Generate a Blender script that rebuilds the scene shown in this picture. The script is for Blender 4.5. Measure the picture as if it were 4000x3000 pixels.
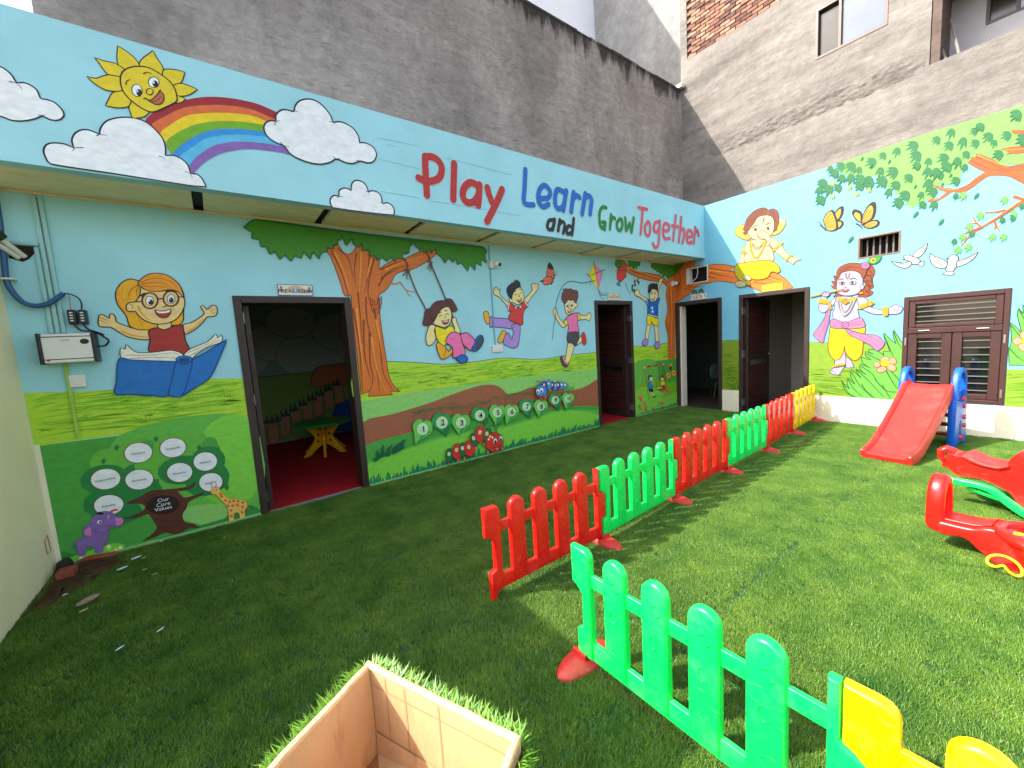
import bpy, bmesh, math, random
from mathutils import Vector, Matrix, noise
for o in list(bpy.data.objects): bpy.data.objects.remove(o)
SC=bpy.context.scene; COL=SC.collection
# ------------------------------------------------------------ camera, sky, sun, exposure
cd=bpy.data.cameras.new('camera'); CAM=bpy.data.objects.new('camera',cd); COL.objects.link(CAM)
CAM.matrix_world=Matrix(((0.801436,0.113125,-0.587284,-7.432684),(-0.594896,0.049588,-0.802272,-4.497097),(-0.061635,0.992343,0.107039,1.529835),(0.000000,0.000000,0.000000,1.000000)))
cd.sensor_width=36; cd.lens=14.0049; cd.clip_start=.03; cd.clip_end=400
SC.camera=CAM
SC.render.resolution_x=1024; SC.render.resolution_y=768
W=bpy.data.worlds.new('World'); SC.world=W; W.use_nodes=True
nt=W.node_tree; sky=nt.nodes.new('ShaderNodeTexSky'); sky.sky_type='NISHITA'; sky.sun_disc=False
SUN=Vector((-.98,.52,1)).normalized()
sky.sun_elevation=math.asin(SUN.z); sky.sun_rotation=math.atan2(SUN.x,SUN.y)
sky.air_density=1.2; sky.dust_density=3.0; sky.ozone_density=1.0
hs=nt.nodes.new('ShaderNodeHueSaturation'); hs.inputs['Saturation'].default_value=.7; nt.links.new(sky.outputs[0],hs.inputs['Color']); nt.links.new(hs.outputs[0],nt.nodes['Background'].inputs[0]); nt.nodes['Background'].inputs[1].default_value=.15
sl=bpy.data.lights.new('sun','SUN'); sl.energy=2.7; sl.angle=math.radians(.5); sl.color=(1,.955,.87)
so=bpy.data.objects.new('sun',sl); COL.objects.link(so); so.location=(-12,6,14)
so.rotation_euler=(-SUN).to_track_quat('-Z','Y').to_euler()
vs=SC.view_settings; vs.view_transform='Standard'; vs.look='None'; vs.gamma=1; vs.use_curve_mapping=False; vs.exposure=1.82
# ------------------------------------------------------------ helpers
def lin(c):
    return tuple(((x/255)/12.92 if x/255<=.04045 else ((x/255+.055)/1.055)**2.4) for x in c)
def mat(name,col,rough=.6,var=.12,vs_=3.0,bump=0,bs=60,spec=.5,col2=None,detail=6,metal=0,trans=0,scuff=0,stain=None,coord='Object',stretch=None):
    m=bpy.data.materials.new(name); m.use_nodes=True; t=m.node_tree; b=t.nodes['Principled BSDF']; L=t.links.new
    c=lin(col) if max(col)>1 else tuple(col)
    b.inputs['Roughness'].default_value=rough; b.inputs['Specular IOR Level'].default_value=spec; b.inputs['Metallic'].default_value=metal
    tc=t.nodes.new('ShaderNodeTexCoord'); src=tc.outputs[coord]
    if stretch:
        mp=t.nodes.new('ShaderNodeMapping'); mp.inputs['Scale'].default_value=stretch; L(src,mp.inputs['Vector']); src=mp.outputs[0]
    n=t.nodes.new('ShaderNodeTexNoise'); n.inputs['Scale'].default_value=vs_; n.inputs['Detail'].default_value=detail; n.inputs['Roughness'].default_value=.65; L(src,n.inputs['Vector'])
    r=t.nodes.new('ShaderNodeValToRGB'); r.color_ramp.elements[0].position=.3; r.color_ramp.elements[1].position=.7
    if col2 is None:
        a=tuple(x*(1-var) for x in c); d=tuple(min(1,x*(1+var)) for x in c)
    else: a=c; d=lin(col2) if max(col2)>1 else tuple(col2)
    r.color_ramp.elements[0].color=(*a,1); r.color_ramp.elements[1].color=(*d,1)
    L(n.outputs[0],r.inputs[0]); L(r.outputs[0],b.inputs['Base Color'])
    if stain:
        ms=t.nodes.new('ShaderNodeMapping'); ms.inputs['Scale'].default_value=(13,13,3.2); L(tc.outputs[coord],ms.inputs['Vector'])
        ns=t.nodes.new('ShaderNodeTexNoise'); ns.inputs['Scale'].default_value=1.3; ns.inputs['Detail'].default_value=5; ns.inputs['Roughness'].default_value=.6; L(ms.outputs[0],ns.inputs['Vector'])
        r1=t.nodes.new('ShaderNodeMapRange'); r1.inputs['From Min'].default_value=.56; r1.inputs['From Max'].default_value=.74; r1.inputs['To Max'].default_value=.55; L(ns.outputs[0],r1.inputs['Value'])
        mi=t.nodes.new('ShaderNodeMix'); mi.data_type='RGBA'; L(r1.outputs[0],mi.inputs[0]); L(r.outputs[0],mi.inputs[6]); mi.inputs[7].default_value=(*lin(stain),1); L(mi.outputs[2],b.inputs['Base Color'])
    if scuff:
        ms=t.nodes.new('ShaderNodeMapping'); ms.inputs['Scale'].default_value=(14,14,70); ms.inputs['Rotation'].default_value=(.5,.4,.9); L(tc.outputs[coord],ms.inputs['Vector'])
        ns=t.nodes.new('ShaderNodeTexNoise'); ns.inputs['Scale'].default_value=1.0; ns.inputs['Detail'].default_value=6; ns.inputs['Roughness'].default_value=.6; L(ms.outputs[0],ns.inputs['Vector'])
        nd=t.nodes.new('ShaderNodeTexNoise'); nd.inputs['Scale'].default_value=5; nd.inputs['Detail'].default_value=8; nd.inputs['Roughness'].default_value=.7; L(tc.outputs[coord],nd.inputs['Vector'])
        r1=t.nodes.new('ShaderNodeMapRange'); r1.inputs['From Min'].default_value=.62; r1.inputs['From Max'].default_value=.72; r1.inputs['To Max'].default_value=scuff; L(ns.outputs[0],r1.inputs['Value'])
        r2=t.nodes.new('ShaderNodeMapRange'); r2.inputs['From Min'].default_value=.52; r2.inputs['From Max'].default_value=.75; r2.inputs['To Max'].default_value=scuff*.8; L(nd.outputs[0],r2.inputs['Value'])
        mxm=t.nodes.new('ShaderNodeMath'); mxm.operation='MAXIMUM'; L(r1.outputs[0],mxm.inputs[0]); L(r2.outputs[0],mxm.inputs[1])
        mi=t.nodes.new('ShaderNodeMix'); mi.data_type='RGBA'; L(mxm.outputs[0],mi.inputs[0]); L(r.outputs[0],mi.inputs[6]); mi.inputs[7].default_value=(.55,.5,.42,1); L(mi.outputs[2],b.inputs['Base Color'])
    nr=t.nodes.new('ShaderNodeTexNoise'); nr.inputs['Scale'].default_value=vs_*2.3+4; nr.inputs['Detail'].default_value=9; nr.inputs['Roughness'].default_value=.75; L(src,nr.inputs['Vector'])
    rr=t.nodes.new('ShaderNodeMapRange'); rr.inputs['From Min'].default_value=.35; rr.inputs['From Max'].default_value=.7; rr.inputs['To Min'].default_value=max(.02,rough*.85); rr.inputs['To Max'].default_value=min(1,rough*1.35); L(nr.outputs[0],rr.inputs['Value']); L(rr.outputs[0],b.inputs['Roughness'])
    if bump:
        n2=t.nodes.new('ShaderNodeTexNoise'); n2.inputs['Scale'].default_value=bs; n2.inputs['Detail'].default_value=5; L(src,n2.inputs['Vector'])
        bm=t.nodes.new('ShaderNodeBump'); bm.inputs['Strength'].default_value=bump; bm.inputs['Distance'].default_value=.02; L(n2.outputs[0],bm.inputs['Height']); L(bm.outputs[0],b.inputs['Normal'])
    m['ramp']=0
    return m
def link(o,parent=None):
    COL.objects.link(o)
    if parent: o.parent=parent
    return o
OFF={}
def thing(name,label,cat,loc=(0,0,0),rz=0,group=None,kind=None):
    o=bpy.data.objects.new(name,None); COL.objects.link(o); o.location=loc; o.rotation_euler=(0,0,rz); o.empty_display_size=.1
    tag(o,label,cat,group,kind); OFF[o.name]=Vector(loc); return o
def tag(o,label=None,cat=None,group=None,kind=None):
    if label: o['label']=label
    if cat: o['category']=cat
    if group: o['group']=group
    if kind: o['kind']=kind
    return o
class MB:
    def __init__(s): s.v=[]; s.f=[]; s.c=[]; s.sm=[]
    def add(s,v,f,smooth=False,col=None):
        k=len(s.v); s.v+= [tuple(p) for p in v]
        for q in f: s.f.append(tuple(i+k for i in q)); s.sm.append(smooth); s.c.append(col)
        return s
    def box(s,a,b,bev=0):
        x0,y0,z0=[min(p,q) for p,q in zip(a,b)]; x1,y1,z1=[max(p,q) for p,q in zip(a,b)]
        if bev<=0:
            return s.add([(x0,y0,z0),(x1,y0,z0),(x1,y1,z0),(x0,y1,z0),(x0,y0,z1),(x1,y0,z1),(x1,y1,z1),(x0,y1,z1)],[(0,3,2,1),(4,5,6,7),(0,1,5,4),(1,2,6,5),(2,3,7,6),(3,0,4,7)])
        bm=bmesh.new(); bmesh.ops.create_cube(bm,size=1)
        for v in bm.verts: v.co=Vector(((x0+x1)/2+v.co.x*(x1-x0),(y0+y1)/2+v.co.y*(y1-y0),(z0+z1)/2+v.co.z*(z1-z0)))
        bmesh.ops.bevel(bm,geom=bm.edges[:],offset=bev,segments=2,affect='EDGES',profile=.5)
        return s.bm(bm)
    def bm(s,bm,smooth=False,M=None):
        bm.verts.index_update(); s.add([(M@v.co if M else v.co.copy()) for v in bm.verts],[[v.index for v in f.verts] for f in bm.faces],smooth); bm.free(); return s
    def tube(s,pts,r,n=8,r2=None,cap=True):
        pts=[Vector(p) for p in pts]; m=len(pts); r2=r if r2 is None else r2; V=[];F=[]
        up=None
        for i,p in enumerate(pts):
            t=(pts[min(i+1,m-1)]-pts[max(i-1,0)]).normalized()
            if up is None:
                up=Vector((0,0,1)) if abs(t.z)<.9 else Vector((1,0,0))
            a=t.cross(up)
            if a.length<1e-4: a=t.orthogonal()
            a.normalize(); b=a.cross(t).normalized(); up=b
            rr=r+(r2-r)*i/max(1,m-1)
            for k in range(n):
                q=2*math.pi*k/n; V.append(p+a*math.cos(q)*rr+b*math.sin(q)*rr)
        for i in range(m-1):
            for k in range(n): F.append((i*n+k,i*n+(k+1)%n,(i+1)*n+(k+1)%n,(i+1)*n+k))
        s.add(V,F,True)
        if cap: s.add(V[:n],[tuple(range(n))[::-1]]); s.add(V[-n:],[tuple(range(n))])
        return s
    def lathe(s,prof,n=20,c=(0,0,0),sx=1,sy=1):
        V=[];F=[]
        for r,z in prof:
            for k in range(n):
                q=2*math.pi*k/n; V.append((c[0]+r*sx*math.cos(q),c[1]+r*sy*math.sin(q),c[2]+z))
        for i in range(len(prof)-1):
            for k in range(n): F.append((i*n+k,i*n+(k+1)%n,(i+1)*n+(k+1)%n,(i+1)*n+k))
        s.add(V,F,True); s.add(V[:n],[tuple(range(n))[::-1]]); s.add(V[-n:],[tuple(range(n))]); return s
    def slab(s,out,t,bev=.008,fr=None,holes=()):
        """flat outline (u,v) extruded to thickness t about 0 with a chamfered edge; fr maps (u,v,w) to a point"""
        fr=fr or (lambda u,v,w:(u,w,v))
        n=len(out)
        A=sum(out[i][0]*out[(i+1)%n][1]-out[(i+1)%n][0]*out[i][1] for i in range(n))
        if A<0: out=out[::-1]
        def inset(P,d):
            R=[]
            for i in range(len(P)):
                a=Vector(P[i-1]);b=Vector(P[i]);c=Vector(P[(i+1)%len(P)])
                e1=(b-a).normalized();e2=(c-b).normalized(); n1=Vector((-e1.y,e1.x));n2=Vector((-e2.y,e2.x)); m=(n1+n2)
                if m.length<1e-3: m=n1
                m.normalize(); k=d/max(.35,m.dot(n1)); R.append(b+m*k)
            return R
        I=inset(out,bev); h=t/2; V=[]
        a1=[inset(out,bev*q) for q in (.62,.2)]
        for P,w in ((I,-h),(a1[0],-h+bev*.1),(a1[1],-h+bev*.45),(out,-h+bev),(out,h-bev),(a1[1],h-bev*.45),(a1[0],h-bev*.1),(I,h)):
            V+=[fr(p[0],p[1],w) for p in P]
        k0=len(s.v); s.add(V,[tuple(range(n))[::-1],tuple(range(7*n,8*n))])
        for k in range(7):
            for i in range(n): s.f.append(tuple(k0+q for q in (k*n+i,k*n+(i+1)%n,(k+1)*n+(i+1)%n,(k+1)*n+i))); s.sm.append(True); s.c.append(None)
        return s
    def build(s,name,m,parent=None,label=None,kind=None,world=True):
        off=Vector((0,0,0))
        if parent is not None and world: off=OFF.get(parent.name,Vector((0,0,0)))
        me=bpy.data.meshes.new(name); me.from_pydata([(p[0]-off.x,p[1]-off.y,p[2]-off.z) for p in s.v],[],s.f)
        me.polygons.foreach_set('use_smooth',s.sm)
        if any(c is not None for c in s.c):
            at=me.color_attributes.new('Col','FLOAT_COLOR','CORNER'); d=[]
            for p,c in zip(me.polygons,s.c):
                for _ in p.vertices: d+= [*(c or (1,1,1)),1]
            at.data.foreach_set('color',d)
        me.materials.append(m); me.update()
        if any(s.sm): me.set_sharp_from_angle(angle=math.radians(42))
        o=bpy.data.objects.new(name,me); COL.objects.link(o)
        if parent is not None: o.parent=parent; OFF[o.name]=off
        else: OFF[o.name]=Vector((0,0,0))
        if label: o['label']=label
        if kind: o['kind']=kind
        return o
def copy_tree(o,parent=None):
    c=o.copy(); COL.objects.link(c)
    if parent: c.parent=parent
    for ch in list(o.children): copy_tree(ch,c)
    return c
def text_faces(txt,size,bold=0):
    cu=bpy.data.curves.new('lettering','FONT'); cu.body=txt; cu.size=size; cu.align_x='CENTER'; cu.align_y='CENTER'; cu.offset=bold; cu.resolution_u=3
    o=bpy.data.objects.new('lettering',cu); COL.objects.link(o); bpy.context.view_layer.update()
    me=o.evaluated_get(bpy.context.evaluated_depsgraph_get()).to_mesh(); V=[tuple(v.co) for v in me.vertices]; F=[tuple(p.vertices) for p in me.polygons]
    o.to_mesh_clear() if False else None
    bpy.data.objects.remove(o); bpy.data.curves.remove(cu); return V,F
def smooth_loop(P,mode,closed=True,seg=None):
    if mode==0 or len(P)<3: return [Vector(p) for p in P]
    P=[Vector(p) for p in P]; n=len(P); lim=.25 if mode==1 else .72; T=[]
    for i in range(n):
        if not closed and i in (0,n-1): T.append(None); continue
        a=P[i]-P[i-1]; b=P[(i+1)%n]-P[i]
        if a.length<1e-6 or b.length<1e-6: T.append(None); continue
        T.append((P[(i+1)%n]-P[i-1])*.5 if a.normalized().dot(b.normalized())>lim-.4*(mode==1) else None)
    R=[]
    for i in range(n if closed else n-1):
        a,b=P[i],P[(i+1)%n]; L=(b-a).length; k=max(1,min(4,int(L/.022)+1)) if seg is None else seg
        ta=T[i] if T[i] is not None else (b-a)*.35; tb=T[(i+1)%n] if T[(i+1)%n] is not None else (b-a)*.35
        m=L*1.2
        if ta.length>m: ta=ta*(m/ta.length)
        if tb.length>m: tb=tb*(m/tb.length)
        for j in range(k):
            t=j/k; t2=t*t; t3=t2*t
            R.append(a*(2*t3-3*t2+1)+ta*(t3-2*t2+t)+b*(-2*t3+3*t2)+tb*(t3-t2))
    if not closed: R.append(P[-1])
    return R
def stroke_poly(P,w,w2,round_cap=True):
    n=len(P); Lf=[];Rt=[]
    for i in range(n):
        a=P[max(0,i-1)]; b=P[min(n-1,i+1)]; d=(b-a)
        if d.length<1e-7: d=Vector((1,0))
        d.normalize(); nn=Vector((-d.y,d.x)); h=(w+(w2-w)*i/max(1,n-1))/2
        Lf.append(P[i]+nn*h); Rt.append(P[i]-nn*h)
    return Lf,Rt
PALETTE={'k':(38,34,34),'white':(226,226,224),'cloud':(222,222,222),'sun':(214,188,34),'mouth':(178,96,52),'r1':(150,38,42),'r2':(206,100,52),'r3':(222,190,28),'r4':(110,160,34),'r5':(52,136,200),'r6':(88,172,206),'r7':(128,92,160),'play':(170,48,46),'learn':(28,100,176),'grow':(34,120,52),'together':(200,76,94),'blk':(40,42,44),'lime':(166,200,52),'lime2':(112,168,28),'lime3':(126,182,40),'hair1':(240,164,24),'hair1b':(240,142,36),'skin':(246,194,128),'skin2':(244,206,140),'redtop':(162,50,44),'dred':(176,48,44),'page':(232,222,200),'blue':(34,106,178),'blued':(24,70,128),'leafA':(62,128,28),'leafAo':(22,84,36),'trunk':(204,108,42),'trunkd':(126,58,24),'trunkl':(226,138,48),'rope':(104,64,44),'orange':(240,160,38),'brown':(92,50,44),'yel':(240,206,32),'pink':(232,110,158),'blue2':(26,96,178),'sole':(66,74,84),'purple':(166,130,196),'redshirt':(204,58,52),'coral':(246,110,84),'kiteP':(232,122,160),'hair2':(112,62,54),'short':(72,72,76),'shoe':(206,52,48),'redk':(214,62,50),'teal':(48,120,170),'grassB':(166,206,66),'grassB2':(128,186,40),'fol':(150,214,110),'leafB':(52,140,80),'leafY':(196,224,80),'leafL':(134,208,104),'br':(226,112,48),'brd':(170,72,40),'brl':(246,170,70),'bfly':(250,188,62),'bdk':(58,44,58),'esk':(250,228,180),'eear':(246,216,92),'ehair':(160,88,62),'gold':(232,190,40),'dhoti':(240,228,20),'lav':(214,208,242),'kyel':(250,222,26),'sash':(238,150,190),'khair':(176,88,48),'kgrn':(84,186,66),'lip':(190,60,66),'fl':(214,172,64),'pearl':(200,200,206),'dove':(240,236,250),'bush':(134,220,92),'bushd':(40,110,44),'petal':(252,192,150),'pcen':(240,222,40),'vg':(96,172,66),'vg2':(70,150,58),'vg3':(52,128,56),'vg4':(134,190,96),'vg5':(120,192,62),'vpath':(150,88,60),'vleaf':(104,184,72),'vleaf2':(42,142,74),'vleaf3':(36,112,58),'vcirc':(186,214,164),'catR':(206,52,40),'catG':(36,104,62),'catB':(66,130,196),'catP':(80,56,140),'foot':(214,130,80),'tuft':(30,128,84),'dtuft':(24,84,60),'trk2':(92,46,34),'oval':(44,28,22),'ele':(128,98,160),'ele2':(104,78,138),'elep':(206,120,170),'gir':(240,178,90),'girs':(196,110,44),'vtree':(38,122,58),'vtree2':(98,170,60),'cream':(240,224,170),'red2':(198,52,60),'wallsky':(150,196,200),'wallsky2':(128,180,190),'halo':(196,206,196)}
PALL={k:tuple(min(.88,x*1.14) for x in lin(v)) for k,v in PALETTE.items()}
LAY=.00016
class Painter:
    """flat paint laid on a wall face: o + u*U + v*V, each coat a hair above the last"""
    def __init__(s,o,U,N,base=.0012):
        s.o=Vector(o); s.U=Vector(U); s.N=Vector(N); s.mb=MB(); s.h=base
    def p(s,q,h=None): return s.o+s.U*q[0]+Vector((0,0,1))*q[1]+s.N*(s.h if h is None else h)
    def poly(s,P,c):
        s.mb.add([s.p(q) for q in P],[tuple(range(len(P)))],False,c)
    def loop(s,P,w,c):
        n=len(P); A=[];B=[]
        for i in range(n):
            d=(P[(i+1)%n]-P[i-1])
            if d.length<1e-7: d=Vector((1,0))
            d.normalize(); nn=Vector((-d.y,d.x))*w/2; A.append(P[i]+nn);B.append(P[i]-nn)
        V=[s.p(q) for q in A+B]; s.mb.add(V,[(i,(i+1)%n,n+(i+1)%n,n+i) for i in range(n)],False,c)
    def stroke(s,P,w,w2,c):
        Lf,Rt=stroke_poly(P,w,w2); n=len(P); V=[s.p(q) for q in Lf+Rt]; s.mb.add(V,[(i,i+1,n+i+1,n+i) for i in range(n-1)],False,c)
        if max(w,w2)>.012:
            for e,ww in ((0,w),(n-1,w2)):
                s.h+=LAY*.5; s.poly([P[e]+Vector((math.cos(t*math.pi/7),math.sin(t*math.pi/7)))*ww*.498 for t in range(14)],c)
    def items(s,IT):
        for it in IT:
            k=it[0]; s.h+=LAY
            if k=='F':
                P=smooth_loop(it[5],it[4]); s.poly(P,PALL[it[1]])
                if it[2]>0: s.h+=LAY; s.loop(P,it[2]*.9,PALL[it[3]])
            elif k=='S':
                s.stroke(smooth_loop(it[5],it[4],False),it[2],it[3],PALL[it[1]])
            elif k=='E':
                c,a,b=[Vector(q) for q in it[5]]; n=it[4]; P=[c+(a-c)*math.cos(2*math.pi*i/n)+(b-c)*math.sin(2*math.pi*i/n) for i in range(n)]
                s.poly(P,PALL[it[1]])
                if it[2]>0: s.h+=LAY; s.loop(P,it[2]*.9,PALL[it[3]])
            elif k=='G':
                cols=it[1].split('|'); r=random.Random(it[3]); T=it[5]; lo=it[4]; u0,u1=T[0][0],T[-1][0]
                def top(u):
                    for (a,b),(c_,d) in zip(T,T[1:]):
                        if u<=c_: return b+(d-b)*(u-a)/(c_-a)
                    return T[-1][1]
                def vary(c):
                    f=r.uniform(.8,1.15); return tuple(x*f for x in PALL[c])
                h0=s.h
                for i in range(it[2]*2):
                    u=r.uniform(u0,u1); hi=top(u); v=lo+(hi-lo)*r.random(); L=r.uniform(.08,.55); h=r.uniform(.004,.02); t=r.uniform(-.02,.025)
                    a=max(u0,u-L/2);b=min(u1,u+L/2); m=(a+b)/2
                    if v+.02>hi or v-.015<lo: continue
                    s.h=h0+(i%14)*LAY*.3; s.poly([(a,v-t),((a+m)/2,v-t*.3+h*.7),(m,v+h),((b+m)/2,v+t*.4+h*.5),(b,v+t),((b+m)/2,v+t*.4-h*.1),((a+m)/2,v-t*.3+h*.1)],vary(r.choice(cols)))
                for i in range(it[2]//5):
                    u=r.uniform(u0+.1,u1-.1); hi=top(u)-.1
                    if hi<lo+.03: continue
                    v=r.uniform(lo+.02,hi); z=r.uniform(.04,.075); c=vary(r.choice(cols)); s.h=h0+LAY*(5+(i%6)*.4)
                    for j in range(r.randint(5,7)):
                        x=-z+2*z*j/5; s.poly([(u+x*.35-.008,v),(u+x*1.25,v+z*(.95-.5*abs(x)/z)*r.uniform(.7,1.1)),(u+x*.35+.010,v)],c)
    def text(s,t,size,pos,c,bold=0,sx=1):
        V,F=text_faces(t,size,bold); s.h+=LAY; s.mb.add([s.p((pos[0]+x*sx,pos[1]+y)) for x,y,z in V],F,False,c)
    def rect(s,u0,v0,u1,v1,c):
        s.h+=LAY; s.poly([(u0,v0),(u1,v0),(u1,v1),(u0,v1)],c)
    def build(s,name,m,parent,label=None): return s.mb.build(name,m,parent,label)
def wall_grid(us,vs_,holes,fr,t):
    """wall with rectangular holes: front at w=0, back at w=t; fr(u,v,w) -> point"""
    mb=MB(); us=sorted(set(us+[h[i] for h in holes for i in (0,2)])); vs_=sorted(set(vs_+[h[i] for h in holes for i in (1,3)]))
    solid=lambda i,j: 0<=i<len(us)-1 and 0<=j<len(vs_)-1 and not any(h[0]-1e-6<=us[i] and us[i+1]<=h[2]+1e-6 and h[1]-1e-6<=vs_[j] and vs_[j+1]<=h[3]+1e-6 for h in holes)
    for i in range(len(us)-1):
        for j in range(len(vs_)-1):
            if not solid(i,j): continue
            a,b,c,d=us[i],us[i+1],vs_[j],vs_[j+1]
            for w in (0,t): mb.add([fr(a,c,w),fr(b,c,w),fr(b,d,w),fr(a,d,w)],[(0,1,2,3) if w==0 else (3,2,1,0)])
            for di,dj,e in ((-1,0,((a,c),(a,d))),(1,0,((b,c),(b,d))),(0,-1,((a,c),(b,c))),(0,1,((a,d),(b,d)))):
                if not solid(i+di,j+dj):
                    (p,q),(r_,s_)=e; mb.add([fr(p,q,0),fr(r_,s_,0),fr(r_,s_,t),fr(p,q,t)],[(0,1,2,3)])
    return mb
# ------------------------------------------------------------ measured place
XL,X1L,X1R,X2L,X2R=-8.603,-7.255,-6.216,-2.375,-1.392      # long wall: left corner, doorways
HP,ZS,D,ZT,HPL=.9677,2.827,.598,3.754,.399                  # poster top, soffit, ledge depth, parapet top, plinth
YL,YU,YU2,YW1,YW2,ZW1,ZW2=-.906,-1.202,-2.238,-3.292,-4.190,.411,1.786
H1,H2,H3=2.10,2.105,2.080
# ------------------------------------------------------------ materials
def paint_mat():
    m=bpy.data.materials.new('mural_paint'); m.use_nodes=True; t=m.node_tree; b=t.nodes['Principled BSDF']; L=t.links.new
    a=t.nodes.new('ShaderNodeAttribute'); a.attribute_name='Col'; tc=t.nodes.new('ShaderNodeTexCoord')
    mp=t.nodes.new('ShaderNodeMapping'); mp.inputs['Scale'].default_value=(9,9,16); L(tc.outputs['Object'],mp.inputs['Vector'])
    n=t.nodes.new('ShaderNodeTexNoise'); n.inputs['Scale'].default_value=1.6; n.inputs['Detail'].default_value=7; n.inputs['Roughness'].default_value=.7; L(mp.outputs[0],n.inputs['Vector'])
    r=t.nodes.new('ShaderNodeMapRange'); r.inputs['From Min'].default_value=.25; r.inputs['From Max'].default_value=.75; r.inputs['To Min'].default_value=.80; r.inputs['To Max'].default_value=1.12; L(n.outputs[0],r.inputs['Value'])
    v=t.nodes.new('ShaderNodeVectorMath'); v.operation='SCALE'; L(a.outputs['Color'],v.inputs[0]); L(r.outputs[0],v.inputs['Scale']); L(v.outputs[0],b.inputs['Base Color'])
    b.inputs['Roughness'].default_value=.5; b.inputs['Specular IOR Level'].default_value=.3
    n2=t.nodes.new('ShaderNodeTexNoise'); n2.inputs['Scale'].default_value=22; n2.inputs['Detail'].default_value=4; L(tc.outputs['Object'],n2.inputs['Vector'])
    bm=t.nodes.new('ShaderNodeBump'); bm.inputs['Strength'].default_value=.12; bm.inputs['Distance'].default_value=.01; L(n2.outputs[0],bm.inputs['Height']); L(bm.outputs[0],b.inputs['Normal'])
    return m
PM=paint_mat()
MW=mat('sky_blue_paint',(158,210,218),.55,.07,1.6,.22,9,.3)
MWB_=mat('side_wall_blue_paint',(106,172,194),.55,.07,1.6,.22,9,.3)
MCREAM=mat('cream_paint',(246,232,190),.6,.06,1.5,.08,18,.3)
MPLINTH=mat('ivory_plinth_paint',(226,218,192),.6,.05,2,.15,12,.3,scuff=.3)
MSOF=mat('olive_cream_ceiling_paint',(228,218,176),.7,.10,5,.08,25,.2,stretch=(1,4,1))
MDARK=mat('black_recess',(14,14,13),.9,.1,3)
MWOOD=mat('dark_brown_frame_wood',(54,38,34),.45,.18,6,.1,40,.4,stretch=(6,6,.6))
MDOOR=mat('brown_door_wood',(72,34,26),.4,.35,3,.08,30,.45,stretch=(1,1,9))
MWIN=mat('maroon_window_wood',(62,35,32),.5,.15,6,.1,40,.35)
MSTEEL=mat('steel',(150,148,144),.35,.1,8,metal=.8)
MWHITE=mat('white_plastic',(222,218,208),.4,.05,5)
MBLACK=mat('black_plastic',(22,22,24),.4,.1,5)
MLENS=mat('black_lens',(6,6,10),.08,.1,5,spec=.8)
MCONC=mat('bare_concrete',(120,114,108),.85,.2,3,.3,30,.2)
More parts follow.
